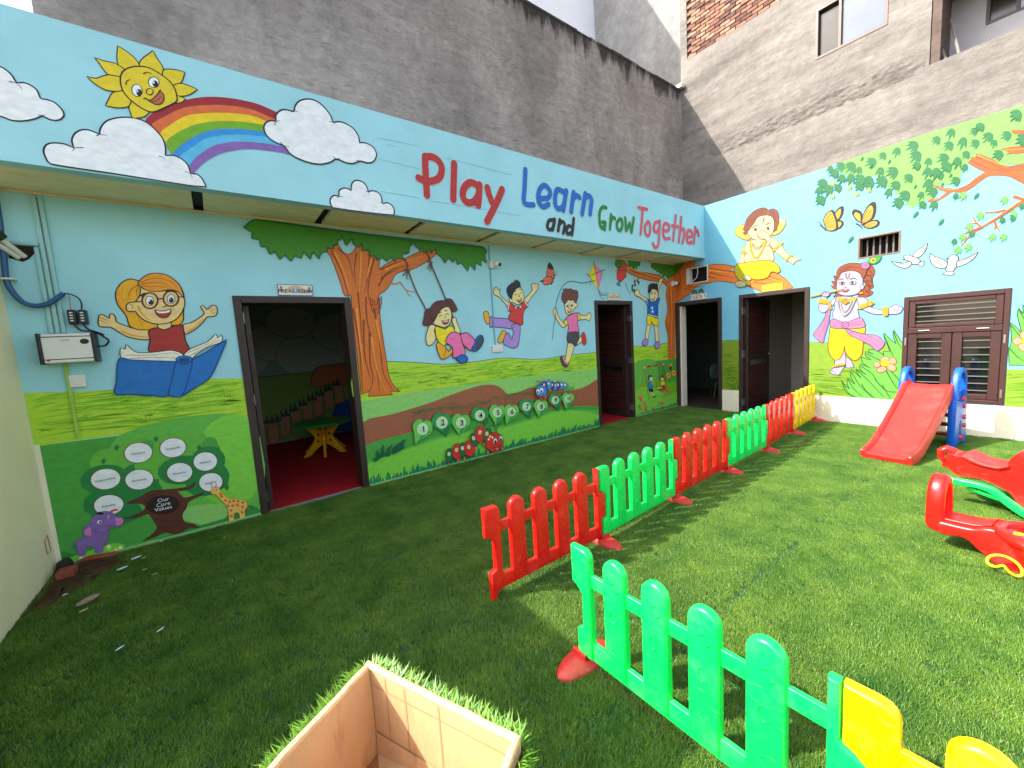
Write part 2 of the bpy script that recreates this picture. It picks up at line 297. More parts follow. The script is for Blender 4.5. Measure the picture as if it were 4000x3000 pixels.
def plaster(name,c1,c2,c3,scale,streak,bump,fine,dark_top=None):
    m=bpy.data.materials.new(name); m.use_nodes=True; t=m.node_tree; b=t.nodes['Principled BSDF']; L=t.links.new
    b.inputs['Roughness'].default_value=.9; b.inputs['Specular IOR Level'].default_value=.15
    tc=t.nodes.new('ShaderNodeTexCoord')
    def nz(sc,det,st=None,rough=.6):
        n=t.nodes.new('ShaderNodeTexNoise'); n.inputs['Scale'].default_value=sc; n.inputs['Detail'].default_value=det; n.inputs['Roughness'].default_value=rough
        if st:
            mp=t.nodes.new('ShaderNodeMapping'); mp.inputs['Scale'].default_value=st; mp.inputs['Rotation'].default_value=(.25,.15,0); L(tc.outputs['Object'],mp.inputs['Vector']); L(mp.outputs[0],n.inputs['Vector'])
        else: L(tc.outputs['Object'],n.inputs['Vector'])
        return n
    def ramp(n,a,bb,ca,cb):
        r=t.nodes.new('ShaderNodeValToRGB'); r.color_ramp.elements[0].position=a; r.color_ramp.elements[1].position=bb; r.color_ramp.elements[0].color=ca; r.color_ramp.elements[1].color=cb; L(n.outputs[0],r.inputs[0]); return r
    A=ramp(nz(scale,8),.32,.68,(*lin(c1),1),(*lin(c2),1))
    Bm=ramp(nz(streak[0],8,streak[1],.7),.42,.72,(0,0,0,1),(1,1,1,1))
    mx=t.nodes.new('ShaderNodeMix'); mx.data_type='RGBA'; L(Bm.outputs[0],mx.inputs[0]); L(A.outputs[0],mx.inputs[6]); mx.inputs[7].default_value=(*lin(c3),1)
    F_=ramp(nz(fine,10,None,.75),.3,.7,(.74,.74,.74,1),(1.14,1.14,1.14,1))
    mu=t.nodes.new('ShaderNodeMix'); mu.data_type='RGBA'; mu.blend_type='MULTIPLY'; mu.inputs[0].default_value=1; L(mx.outputs[2],mu.inputs[6]); L(F_.outputs[0],mu.inputs[7])
    out=mu.outputs[2]
    if dark_top:
        sx=t.nodes.new('ShaderNodeSeparateXYZ'); L(tc.outputs['Object'],sx.inputs[0])
        mr=t.nodes.new('ShaderNodeMapRange'); mr.inputs['From Min'].default_value=dark_top-1.1; mr.inputs['From Max'].default_value=dark_top; L(sx.outputs['Z'],mr.inputs['Value'])
        n=nz(1.0,9,(2.6,2.6,.42),.72)
        ma=t.nodes.new('ShaderNodeMath'); ma.operation='MULTIPLY_ADD'; L(mr.outputs[0],ma.inputs[0]); ma.inputs[1].default_value=.55; L(n.outputs[0],ma.inputs[2])
        r=t.nodes.new('ShaderNodeValToRGB'); r.color_ramp.elements[0].position=.88; r.color_ramp.elements[1].position=1.2; r.color_ramp.elements[0].color=(0,0,0,1); r.color_ramp.elements[1].color=(.9,.9,.9,1); L(ma.outputs[0],r.inputs[0])
        m3=t.nodes.new('ShaderNodeMix'); m3.data_type='RGBA'; L(r.outputs[0],m3.inputs[0]); L(out,m3.inputs[6]); m3.inputs[7].default_value=(*lin((46,42,40)),1); out=m3.outputs[2]
    L(out,b.inputs['Base Color'])
    n2=nz(fine*.7,9,None,.7); n3=nz(scale*3,6,(1,1,3.5),.6)
    ad=t.nodes.new('ShaderNodeMath'); ad.operation='ADD'; L(n2.outputs[0],ad.inputs[0]); L(n3.outputs[0],ad.inputs[1])
    bm=t.nodes.new('ShaderNodeBump'); bm.inputs['Strength'].default_value=bump; bm.inputs['Distance'].default_value=.06; L(ad.outputs[0],bm.inputs['Height']); L(bm.outputs[0],b.inputs['Normal'])
    return m
MPLC=plaster('rough_grey_render',(156,144,137),(190,178,169),(130,121,114),.75,(.8,(1.1,1,.75)),1.0,7,7.56)
MPLG=plaster('sunlit_cement_plaster',(122,116,111),(146,139,132),(98,93,89),.5,(.6,(.6,.6,3.2)),.5,6)
MPLD=plaster('pale_cement_plaster',(156,152,149),(180,175,170),(138,134,132),.5,(.5,(1,1,1)),.25,4)
MWB=mat('white_house_paint',(244,244,246),.7,.03,1,.05,10,.2)
MRED=mat('red_plastic',(228,28,20),.28,.10,5,.03,60,.5,scuff=.10); MGRN=mat('green_plastic',(10,226,88),.28,.06,5,.03,60,.5,scuff=.10); MYEL=mat('yellow_plastic',(252,204,0),.28,.05,5,.03,60,.5,scuff=.10)
MREDF=mat('weathered_red_plastic',(198,48,42),.5,.15,8,.06,60,.4,scuff=.25); MBLU=mat('blue_plastic',(20,92,196),.32,.08,6,.03,60,.45)
MPANE=mat('dark_window_glass',(20,22,24),.06,.2,3,spec=.9)
# ------------------------------------------------------------ ground
gm=MB(); gm.add([(-14,-12,-.004),(14,-12,-.004),(14,4.2,-.004),(-14,4.2,-.004)],[(0,1,2,3)])
ground=tag(gm.build('ground',mat('packed_earth',(112,96,80),.95,.25,2,.4,20)),kind='structure')
tm=MB()
for a,b in ((-7.2,-.002),): tm.add([(XL+.002,a,.002),(-.002,a,.002),(-.002,b,.002),(XL+.002,b,.002)],[(0,1,2,3)])
turf=tag(tm.build('artificial_turf',mat('turf_backing',(28,62,14),.95,.3,14,.3,40)),kind='structure')
# ------------------------------------------------------------ classroom building (long painted wall)
BLD=thing('classroom_building','long light blue classroom front covered with painted children and a big tree','building',(0,0,0))
fa=lambda u,v,w:(u,w,v)
front=wall_grid([-9.4,0],[0,2.827],[(X1L+.004,-.1,X1R-.004,H1-.004),(X2L+.004,-.1,X2R-.004,H2-.004)],fa,.2).build('front_wall',MW,BLD)
pb=MB(); pb.box((-9.4,-D,ZS),(-.002,-D+.10,ZT)); par=pb.build('parapet',MW,BLD)
SX=[-7.41,-6.455,-5.52,-4.555,-3.63,-2.66,-1.775,-.89]
ed=[-9.4]+[v for x in SX for v in (x-.036,x+.036)]+[-.002]
for i in range(0,len(ed),2):
    MB().box((ed[i],-D+.102,ZS+.004),(ed[i+1],-.002,ZS+.05)).build('soffit_panel',MSOF,BLD)
for x in SX: MB().box((x-.035,-D+.102,ZS+.03),(x+.035,-.004,ZS+.049)).build('soffit_slot',MDARK,BLD)
MB().box((-9.38,-.014,ZS-.016),(-.002,-.001,ZS+.002)).build('ceiling_moulding',mat('orange_cream_trim',(214,196,150),.6,.08,4),BLD,'thin peach moulding under the soffit')
rf=MB(); rf.box((-9.4,-D+.102,ZS+.052),(2.7,4.0,ZS+.2)); rf.build('roof_slab',MCONC,BLD)
MRF=mat('red_carpet',(168,28,30),.75,.2,8,.2,80,.2)
ib=MB(); ib.add([(-8.4,.2,.004),(-4.95,.2,.004),(-4.95,3.6,.004),(-8.4,3.6,.004)],[(0,1,2,3)]); ib.add([(X1L+.07,.002,.004),(X1R-.07,.002,.004),(X1R-.07,.2,.004),(X1L+.07,.2,.004)],[(0,1,2,3)])
ib.build('room_floor',MRF,BLD,'red carpet inside the wide doorway')
MB().add([(-4.85,.2,.004),(-.25,.2,.004),(-.25,3.6,.004),(-4.85,3.6,.004)],[(0,1,2,3)]).add([(X2L+.07,.002,.004),(X2R-.07,.002,.004),(X2R-.07,.2,.004),(X2L+.07,.2,.004)],[(0,1,2,3)]).build('room_floor',MRF,BLD,'red carpet inside the narrow doorway')
back=MB().box((-8.5,3.53,0),(-.2,3.7,ZS)).build('back_wall',mat('teal_room_paint',(128,170,168),.6,.08,2),BLD)
MIN=mat('dull_room_paint',(176,172,158),.7,.08,2)
for x in (-8.5,-4.95,-.25): MB().box((x,.202,0),(x+.1,3.528,ZS)).build('partition_wall',MIN,BLD)
# painted inner wall, seen through the wide doorway: clouds, grass, log and plank fence
pt=Painter((0,3.53,0),(1,0,0),(0,-1,0))
PALL.update(icl=lin((176,196,190)),igr=lin((120,160,60)),ilog=lin((190,110,56)),ipl=lin((190,136,94)),iwa=lin((40,84,160)),idk=lin((46,70,50)),idl=lin((110,136,130)))
pt.items([('F','igr',0,'k',0,[(-8.4,1.15),(-4.95,1.25),(-4.95,.02),(-8.4,.02)]),
 ('F','iwa',0,'k',1,[(-5.9,.05),(-5.75,.5),(-5.5,.95),(-4.95,1.15),(-4.95,.05)])])
for x,y,a in ((-7.2,1.5,.5),(-6.6,1.75,.45),(-6.0,1.5,.6),(-5.5,1.9,.5),(-6.3,2.1,.4),(-5.1,1.6,.5)): pt.items([('E','icl',.014,'idl',20,[(x,y),(x+a,y),(x,y+a*.7)])])
pt.items([('F','igr',.015,'idk',0,[(-8.4,1.15),(-4.95,1.22),(-4.95,.5),(-5.6,.6),(-6.0,.35),(-8.4,.1)]),('F','ilog',.015,'idk',1,[(-6.1,1.0),(-6.0,1.25),(-5.7,1.3),(-4.96,1.3),(-4.96,.95),(-6.05,.92)])])
for i in range(13):
    x=-8.0+i*.19; y=.35+max(0,(i-6))*.09
    pt.items([('F','ipl',.012,'idk',0,[(x,y-.34),(x,y),(x+.16,y+.03),(x+.16,y-.32)])])
for i in range(16):
    x=-8.0+i*.15; y=.4+max(0,(i-8))*.075
    pt.items([('F','idk',0,'k',0,[(x,y-.03),(x+.02,y+.12),(x+.06,y),(x+.1,y+.14),(x+.13,y),(x+.17,y+.09),(x+.15,y-.03)])])
pt.build('painted_garden',PM,back,'dim painted garden with clouds, log and plank fence')
# ---- murals on the fronts
def parse(s):
    h,d=s.split(';'); a=h.split(); v=[int(t)/1000 for t in d.split()]; P=list(zip(v[::2],v[1::2]))
    if a[0]=='G': return ('G',a[1],int(a[2]),int(a[3]),float(a[4]),P)
    if a[0]=='S': return ('S',a[1],float(a[2]),float(a[3]),int(a[4]),P)
    return (a[0],a[1],float(a[2]),a[3],int(a[4]),P)
DATA=[
('painted_grass','A','painted strip of lime green grass left of the wide doorway','''F lime 0 k 0;-8600 1371 -8492 1363 -8378 1352 -8251 1343 -8132 1339 -7858 1359 -7594 1365 -7406 1354 -7258 1337 -7245 968 -8600 968
G lime2|lime3 60 1 .988;-8580 1360 -8414 1360 -8249 1360 -8083 1360 -7917 1360 -7752 1360 -7586 1360 -7421 1360 -7255 1360'''.split('\n')),
('painted_grass','A','painted strip of lime green grass right of the big painted tree','''F lime .008 leafAo 1;-6251 1416 -5892 1388 -5540 1348 -5162 1296 -4732 1290 -4266 1304 -3621 1238 -3101 1253 -2315 1258 -2378 968 -6213 968
G lime2|lime3|grassB2 110 2 .988;-6196 1392 -5719 1348 -5241 1287 -4764 1271 -4286 1283 -3808 1237 -3331 1226 -2853 1234 -2375 1238'''.split('\n')),
('painted_grass','A','painted strip of lime green grass beside the painted corner trunk','''F lime .008 leafAo 0;-1383 1304 -1075 1280 -824 1272 -561 1290 -287 1309 -56 1315 -3 968 -1389 968
G lime2|lime3 24 3 .988;-1392 1240 -1220 1240 -1049 1240 -877 1240 -706 1240 -534 1240 -363 1240 -191 1240 -20 1240'''.split('\n')),
('painted_grass','B','painted lime green grass between the two right doorways','''F lime .008 leafAo 0;903 1297 1026 1302 1204 1302 1202 399 906 399
G lime2|lime3 26 4 .419;906 1080 943 1080 980 1080 1017 1080 1054 1080 1091 1080 1128 1080 1165 1080 1202 1080'''.split('\n')),
('painted_grass','B','painted lime green grass under the flute player','''F grassB .008 leafAo 0;2238 1230 2503 1210 2808 1192 3110 1190 3296 1179 3296 399 2238 399
G grassB2|lime3 60 5 .419;2238 860 2370 860 2502 860 2634 860 2767 860 2899 860 3031 860 3163 860 3296 860'''.split('\n')),
('painted_grass','B','painted lime green grass right of the brown window','''F grassB 0 k 0;4192 840 6000 840 6000 399 4192 399
G grassB2|lime3 60 6 .419;4192 820 4416 820 4639 820 4863 820 5086 820 5310 820 5533 820 5757 820 5980 820'''.split('\n')),
('painted_cloud','F','painted white cloud cut by the left edge of the photo','''F cloud .0093 k 1;-8445 3289 -8403 3354 -8361 3342 -8316 3383 -8289 3382 -8263 3367 -8243 3340 -8231 3307 -8204 3316 -8176 3311 -8150 3288 -8140 3243 -8116 3243 -8082 3235 -8056 3204 -8047 3171 -8064 3139 -8091 3123 -8121 3124 -8145 3135 -8183 3108 -8234 3083 -8282 3075 -8326 3087 -8383 3069 -8437 3087 -8476 3115 -8468 3206
S k .0062 .0021 1;-8262 3303 -8232 3304 -8212 3273
S k .005 .0021 1;-8164 3137 -8147 3138 -8131 3147'''.split('\n')),
('painted_sun','F','yellow smiling painted sun with flame shaped rays','''F sun .0069 k 1;-7745 3576 -7743 3631 -7732 3695 -7687 3673 -7649 3641 -7634 3607 -7639 3577 -7717 3522
F sun .007 k 1;-7634 3605 -7612 3654 -7576 3696 -7547 3729 -7529 3682 -7508 3643 -7504 3611 -7525 3552 -7606 3550
F sun .0072 k 1;-7507 3611 -7458 3636 -7419 3642 -7381 3640 -7399 3584 -7419 3552 -7455 3527 -7509 3526
F sun .0073 k 1;-7458 3526 -7416 3553 -7369 3553 -7318 3541 -7363 3495 -7406 3469 -7446 3460 -7484 3471
F sun .0073 k 1;-7468 3446 -7446 3460 -7420 3458 -7398 3451 -7432 3415 -7486 3400
F sun .0072 k 1;-7620 3309 -7636 3273 -7666 3252 -7710 3237 -7720 3274 -7721 3315 -7682 3368
F sun .007 k 1;-7718 3316 -7762 3289 -7803 3281 -7842 3282 -7820 3328 -7795 3376 -7742 3404 -7705 3376
F sun .007 k 1;-7745 3405 -7802 3385 -7846 3390 -7887 3417 -7910 3443 -7867 3445 -7831 3471 -7795 3490 -7737 3501 -7712 3464
F sun .0069 k 1;-7737 3495 -7775 3492 -7806 3490 -7827 3523 -7840 3551 -7859 3577 -7813 3571 -7768 3575 -7735 3564 -7715 3548 -7700 3512
F sun .0093 k 1;-7717 3544 -7681 3574 -7637 3595 -7581 3603 -7528 3582 -7481 3551 -7454 3504 -7448 3451 -7455 3417 -7516 3364 -7592 3308 -7629 3306 -7675 3328 -7718 3365 -7742 3410 -7746 3461 -7737 3508
E white .0055 k 16;-7666 3429 -7639 3449 -7659 3393
E k 0 k 16;-7656 3417 -7641 3426 -7654 3394
E white 0 k 16;-7663 3424 -7659 3426 -7664 3418
E white .0056 k 16;-7568 3512 -7538 3521 -7572 3475
E k 0 k 16;-7561 3504 -7546 3515 -7557 3484
E white 0 k 16;-7568 3510 -7563 3511 -7569 3503
S k .007 .0039 1;-7720 3447 -7712 3476 -7691 3491
S k .0071 .0039 1;-7618 3550 -7601 3568 -7572 3568
E sun .0064 k 16;-7598 3440 -7579 3446 -7600 3419
F mouth .0071 k 1;-7628 3389 -7602 3381 -7566 3423 -7539 3463 -7522 3445 -7527 3404 -7547 3373 -7579 3362 -7606 3374
S k .004 .0024 1;-7603 3371 -7574 3383 -7537 3425
S k .0055 .0055 1;-7639 3378 -7624 3392
S k .0056 .0056 1;-7549 3456 -7532 3473'''.split('\n')),
('painted_rainbow','F','painted rainbow of seven bands between two clouds','''F r1 0 k 1;-7647 3236 -7592 3308 -7516 3364 -7438 3422 -7330 3480 -7221 3518 -7110 3540 -7019 3547 -6947 3548 -6868 3535 -6766 3504 -6772 3448 -6875 3471 -6953 3489 -7040 3492 -7191 3468 -7337 3422 -7444 3368 -7551 3280 -7616 3213
F r2 0 k 1;-7616 3213 -7551 3280 -7444 3368 -7337 3422 -7191 3468 -7040 3492 -6953 3489 -6875 3471 -6772 3448 -6775 3420 -6888 3429 -6959 3443 -7030 3441 -7123 3428 -7272 3388 -7401 3336 -7504 3249 -7574 3168
F r3 0 k 1;-7574 3168 -7504 3249 -7401 3336 -7272 3388 -7123 3428 -7030 3441 -6959 3443 -6888 3429 -6775 3420 -6778 3392 -6902 3394 -6964 3392 -7029 3384 -7091 3375 -7242 3336 -7367 3280 -7477 3196 -7548 3115
F r4 0 k 1;-7548 3115 -7477 3196 -7367 3280 -7242 3336 -7091 3375 -7029 3384 -6964 3392 -6902 3394 -6778 3392 -6783 3350 -6907 3343 -6970 3336 -7035 3329 -7098 3318 -7242 3278 -7362 3207 -7468 3109 -7529 3032
F r5 0 k 1;-7529 3032 -7468 3109 -7362 3207 -7242 3278 -7098 3318 -7035 3329 -6970 3336 -6907 3343 -6783 3350 -6787 3313 -6903 3305 -6975 3295 -7024 3289 -7063 3283 -7179 3253 -7308 3195 -7416 3097 -7481 3026
F r6 0 k 1;-7481 3026 -7416 3097 -7308 3195 -7179 3253 -7063 3283 -7024 3289 -6975 3295 -6903 3305 -6787 3313 -6741 3259 -6810 3256 -6893 3253 -6981 3243 -7069 3229 -7147 3209 -7263 3156 -7364 3067 -7429 2979
F r7 0 k 1;-7429 2979 -7364 3067 -7263 3156 -7147 3209 -7069 3229 -6981 3243 -6893 3253 -6810 3256 -6741 3259 -6748 3200 -6781 3204 -6857 3202 -6986 3191 -7052 3178 -7115 3159 -7233 3103 -7343 3013 -7423 2914'''.split('\n')),
('painted_cloud','F','painted white cloud under the left foot of the rainbow','''F cloud .0102 k 1;-8146 2845 -8164 2882 -8168 2917 -8158 2950 -8135 2973 -8099 2983 -8063 2983 -8028 2969 -8032 3011 -8017 3054 -7987 3087 -7953 3101 -7921 3096 -7894 3084 -7884 3127 -7850 3180 -7800 3213 -7752 3231 -7704 3239 -7650 3231 -7605 3196 -7567 3142 -7556 3082 -7563 3020 -7516 3030 -7472 3015 -7440 2977 -7429 2921 -7395 2924 -7364 2892 -7349 2840 -7440 2832 -7845 2840
S k .006 .0022 1;-7983 2980 -8022 2970 -8037 2945
S k .0061 .0023 1;-7910 3070 -7892 3086 -7853 3085
S k .0049 .0024 1;-7602 3008 -7577 3005 -7567 2992
S k .005 .0025 1;-7462 2930 -7436 2920 -7424 2893'''.split('\n')),
('painted_cloud','F','big painted white cloud at the right foot of the rainbow','''F cloud .0129 k 1;-6821 3446 -6816 3488 -6787 3531 -6742 3557 -6677 3561 -6664 3601 -6628 3653 -6571 3687 -6516 3698 -6462 3686 -6410 3643 -6377 3594 -6367 3554 -6311 3573 -6242 3566 -6184 3535 -6154 3483 -6151 3430 -6100 3442 -6037 3428 -6004 3384 -6005 3342 -6040 3288 -6096 3266 -6159 3269 -6225 3235 -6287 3228 -6369 3243 -6427 3204 -6506 3172 -6590 3166 -6669 3178 -6737 3206 -6782 3261 -6831 3272 -6886 3300 -6910 3339 -6911 3383 -6889 3420 -6854 3442
S k .0066 .0028 1;-6691 3550 -6674 3562 -6646 3568
S k .0065 .0028 1;-6833 3412 -6817 3444 -6788 3459
S k .0069 .003 1;-6399 3550 -6370 3553 -6353 3540
S k .0065 .0028 1;-6805 3287 -6782 3263 -6739 3265
S k .006 .003 1;-6400 3257 -6369 3245 -6343 3257
S k .0062 .0031 1;-6195 3270 -6154 3268'''.split('\n')),
('painted_cloud','F','small painted white cloud sitting on the ledge edge','''F cloud .0132 k 1;-6440 2814 -6462 2858 -6454 2894 -6422 2924 -6382 2925 -6378 2966 -6345 2996 -6299 3004 -6270 2989 -6259 3046 -6230 3082 -6193 3092 -6147 3081 -6119 3040 -6112 3004 -6067 3022 -6013 3010 -5989 2966 -5986 2921 -5931 2932 -5887 2906 -5876 2864 -5889 2823
S k .0061 .003 1;-6399 2905 -6378 2921 -6340 2922
S k .0063 .0032 1;-6134 3011 -6114 3004 -6105 2983
S k .0065 .0032 1;-6006 2926 -5986 2921 -5979 2903'''.split('\n')),
('guide_line','F','faint pencil guide lines behind the lettering','''S wallsky2 .0063 .0063 0;-5985 3517 -5552 3537
S wallsky2 .0064 .0064 0;-5982 3324 -5560 3315
S wallsky2 .0065 .0065 0;-5989 3030 -5586 3028
S wallsky2 .0064 .0064 0;-5901 3474 -5809 3479
S wallsky2 .0071 .0071 0;-5258 3488 -4389 3475
S wallsky2 .007 .007 0;-5485 3020 -4771 3027
S wallsky2 .0077 .0077 0;-4724 3021 -4287 3027'''.split('\n')),
('painted_letters','F','large red hand painted word Play','''S halo .0811 .0811 1;-5497 3449 -5506 3324 -5509 3176 -5513 3068
S halo .0811 .0811 1;-5495 3447 -5406 3461 -5337 3425 -5318 3360 -5351 3273 -5428 3225 -5507 3208 -5588 3224
S halo .085 .085 1;-5164 3446 -5186 3268 -5208 3072
S halo .0887 .0887 1;-4897 3276 -4978 3286 -5060 3218 -5086 3129 -5041 3069 -4950 3089 -4883 3173 -4862 3276
S halo .0891 .0891 1;-4859 3283 -4875 3162 -4896 3057
S halo .0904 .0904 1;-4756 3269 -4735 3184 -4694 3102
S halo .0927 .0927 1;-4551 3284 -4635 3136 -4726 2995 -4790 2898
S play .0731 .0731 1;-5497 3449 -5506 3324 -5509 3176 -5513 3068
S play .0731 .0731 1;-5495 3447 -5406 3461 -5337 3425 -5318 3360 -5351 3273 -5428 3225 -5507 3208 -5588 3224
S play .0766 .0766 1;-5164 3446 -5186 3268 -5208 3072
S play .0799 .0799 1;-4897 3276 -4978 3286 -5060 3218 -5086 3129 -5041 3069 -4950 3089 -4883 3173 -4862 3276
S play .0803 .0803 1;-4859 3283 -4875 3162 -4896 3057
S play .0815 .0815 1;-4756 3269 -4735 3184 -4694 3102
S play .0836 .0836 1;-4551 3284 -4635 3136 -4726 2995 -4790 2898'''.split('\n')),
('painted_letters','F','blue hand painted word Learn','''S halo .0771 .0771 1;-4182 3576 -4211 3359 -4229 3184 -4084 3181
S halo .0799 .0799 1;-3978 3271 -3837 3301 -3795 3387 -3885 3445 -3976 3368 -3999 3243 -3933 3181 -3832 3223
S halo .0835 .0835 1;-3556 3419 -3668 3429 -3712 3329 -3712 3229 -3654 3194 -3567 3250 -3516 3418
S halo .0839 .0839 1;-3506 3441 -3542 3312 -3578 3187
S halo .0852 .0852 1;-3370 3442 -3403 3318 -3433 3188
S halo .0852 .0852 1;-3393 3342 -3332 3411 -3263 3396
S halo .0872 .0872 1;-3146 3463 -3186 3320 -3224 3186
S halo .0872 .0872 1;-3166 3391 -3087 3445 -3025 3405 -3044 3310 -3067 3207
S learn .0677 .0677 1;-4182 3576 -4211 3359 -4229 3184 -4084 3181
S learn .0701 .0701 1;-3978 3271 -3837 3301 -3795 3387 -3885 3445 -3976 3368 -3999 3243 -3933 3181 -3832 3223
S learn .0732 .0732 1;-3556 3419 -3668 3429 -3712 3329 -3712 3229 -3654 3194 -3567 3250 -3516 3418
S learn .0736 .0736 1;-3506 3441 -3542 3312 -3578 3187
S learn .0747 .0747 1;-3370 3442 -3403 3318 -3433 3188
S learn .0747 .0747 1;-3393 3342 -3332 3411 -3263 3396
S learn .0765 .0765 1;-3146 3463 -3186 3320 -3224 3186
S learn .0765 .0765 1;-3166 3391 -3087 3445 -3025 3405 -3044 3310 -3067 3207'''.split('\n')),
('painted_letters','F','black hand painted word and under the blue word','''S halo .061 .061 1;-3745 3038 -3836 3024 -3873 2944 -3834 2910 -3772 2948 -3739 3046
S halo .0609 .0609 1;-3745 3052 -3764 2978 -3784 2915
S halo .0616 .0616 1;-3648 3057 -3667 2989 -3687 2915
S halo .0616 .0616 1;-3661 2998 -3602 3041 -3563 3002 -3597 2895
S halo .0632 .0632 1;-3436 2984 -3493 2998 -3535 2938 -3521 2891 -3451 2913
S halo .0633 .0633 1;-3391 3104 -3414 2989 -3439 2889
S blk .0508 .0508 1;-3745 3038 -3836 3024 -3873 2944 -3834 2910 -3772 2948 -3739 3046
S blk .0508 .0508 1;-3745 3052 -3764 2978 -3784 2915
S blk .0513 .0513 1;-3648 3057 -3667 2989 -3687 2915
S blk .0514 .0514 1;-3661 2998 -3602 3041 -3563 3002 -3597 2895
S blk .0527 .0527 1;-3436 2984 -3493 2998 -3535 2938 -3521 2891 -3451 2913
S blk .0528 .0528 1;-3391 3104 -3414 2989 -3439 2889'''.split('\n')),
('painted_letters','F','green hand painted word Grow','''S halo .0658 .0658 1;-2724 3340 -2808 3331 -2870 3241 -2870 3099 -2820 3044 -2762 3103 -2755 3136 -2815 3127
S halo .0661 .0661 1;-2750 3129 -2771 3030
S halo .0667 .0667 1;-2617 3255 -2638 3159 -2656 3051
S halo .0668 .0668 1;-2638 3150 -2578 3223 -2537 3212
S halo .0681 .0681 1;-2421 3221 -2492 3160 -2486 3075 -2421 3059 -2371 3138 -2386 3214 -2421 3221
S halo .0689 .0689 1;-2301 3250 -2285 3071
S halo .0694 .0694 1;-2285 3071 -2196 3187
S halo .0697 .0697 1;-2196 3187 -2160 3060
S halo .0703 .0703 1;-2160 3060 -2094 3276
S grow .0546 .0546 1;-2724 3340 -2808 3331 -2870 3241 -2870 3099 -2820 3044 -2762 3103 -2755 3136 -2815 3127
S grow .0548 .0548 1;-2750 3129 -2771 3030
S grow .0553 .0553 1;-2617 3255 -2638 3159 -2656 3051
S grow .0554 .0554 1;-2638 3150 -2578 3223 -2537 3212
S grow .0565 .0565 1;-2421 3221 -2492 3160 -2486 3075 -2421 3059 -2371 3138 -2386 3214 -2421 3221
S grow .0571 .0571 1;-2301 3250 -2285 3071
S grow .0575 .0575 1;-2285 3071 -2196 3187
S grow .0578 .0578 1;-2196 3187 -2160 3060
S grow .0583 .0583 1;-2160 3060 -2094 3276'''.split('\n')),
('painted_letters','F','pinkish red hand painted word Together','''S halo .0656 .0656 1;-1965 3450 -1749 3451
S halo .0662 .0662 1;-1860 3448 -1892 3249 -1930 3054
S halo .0674 .0674 1;-1736 3269 -1812 3180 -1793 3068 -1714 3062 -1673 3170 -1697 3256 -1736 3269
S halo .0692 .0692 1;-1429 3302 -1551 3264 -1574 3154 -1505 3134 -1432 3215
S halo .0693 .0693 1;-1409 3317 -1436 3105 -1468 2938 -1547 2883 -1614 2943
S halo .0703 .0703 1;-1310 3170 -1162 3201 -1159 3283 -1266 3293 -1329 3190 -1291 3061 -1140 3069
S halo .072 .072 1;-941 3460 -990 3246 -1038 3048
S halo .0716 .0716 1;-1057 3284 -883 3285
S halo .0731 .0731 1;-771 3453 -813 3247 -862 3040
S halo .0732 .0732 1;-829 3207 -729 3272 -683 3222 -747 3033
S halo .0748 .0748 1;-604 3149 -445 3169 -451 3251 -564 3259 -619 3151 -569 3054 -448 3077
S halo .0761 .0761 1;-326 3341 -352 3198 -379 3065
S halo .0762 .0762 1;-343 3249 -256 3304 -219 3212
S together .0535 .0535 1;-1965 3450 -1749 3451
S together .054 .054 1;-1860 3448 -1892 3249 -1930 3054
S together .055 .055 1;-1736 3269 -1812 3180 -1793 3068 -1714 3062 -1673 3170 -1697 3256 -1736 3269
S together .0565 .0565 1;-1429 3302 -1551 3264 -1574 3154 -1505 3134 -1432 3215
S together .0566 .0566 1;-1409 3317 -1436 3105 -1468 2938 -1547 2883 -1614 2943
S together .0573 .0573 1;-1310 3170 -1162 3201 -1159 3283 -1266 3293 -1329 3190 -1291 3061 -1140 3069
S together .0587 .0587 1;-941 3460 -990 3246 -1038 3048
S together .0584 .0584 1;-1057 3284 -883 3285
S together .0596 .0596 1;-771 3453 -813 3247 -862 3040
S together .0597 .0597 1;-829 3207 -729 3272 -683 3222 -747 3033
S together .061 .061 1;-604 3149 -445 3169 -451 3251 -564 3259 -619 3151 -569 3054 -448 3077
S together .0621 .0621 1;-326 3341 -352 3198 -379 3065
S together .0622 .0622 1;-343 3249 -256 3304 -219 3212'''.split('\n')),
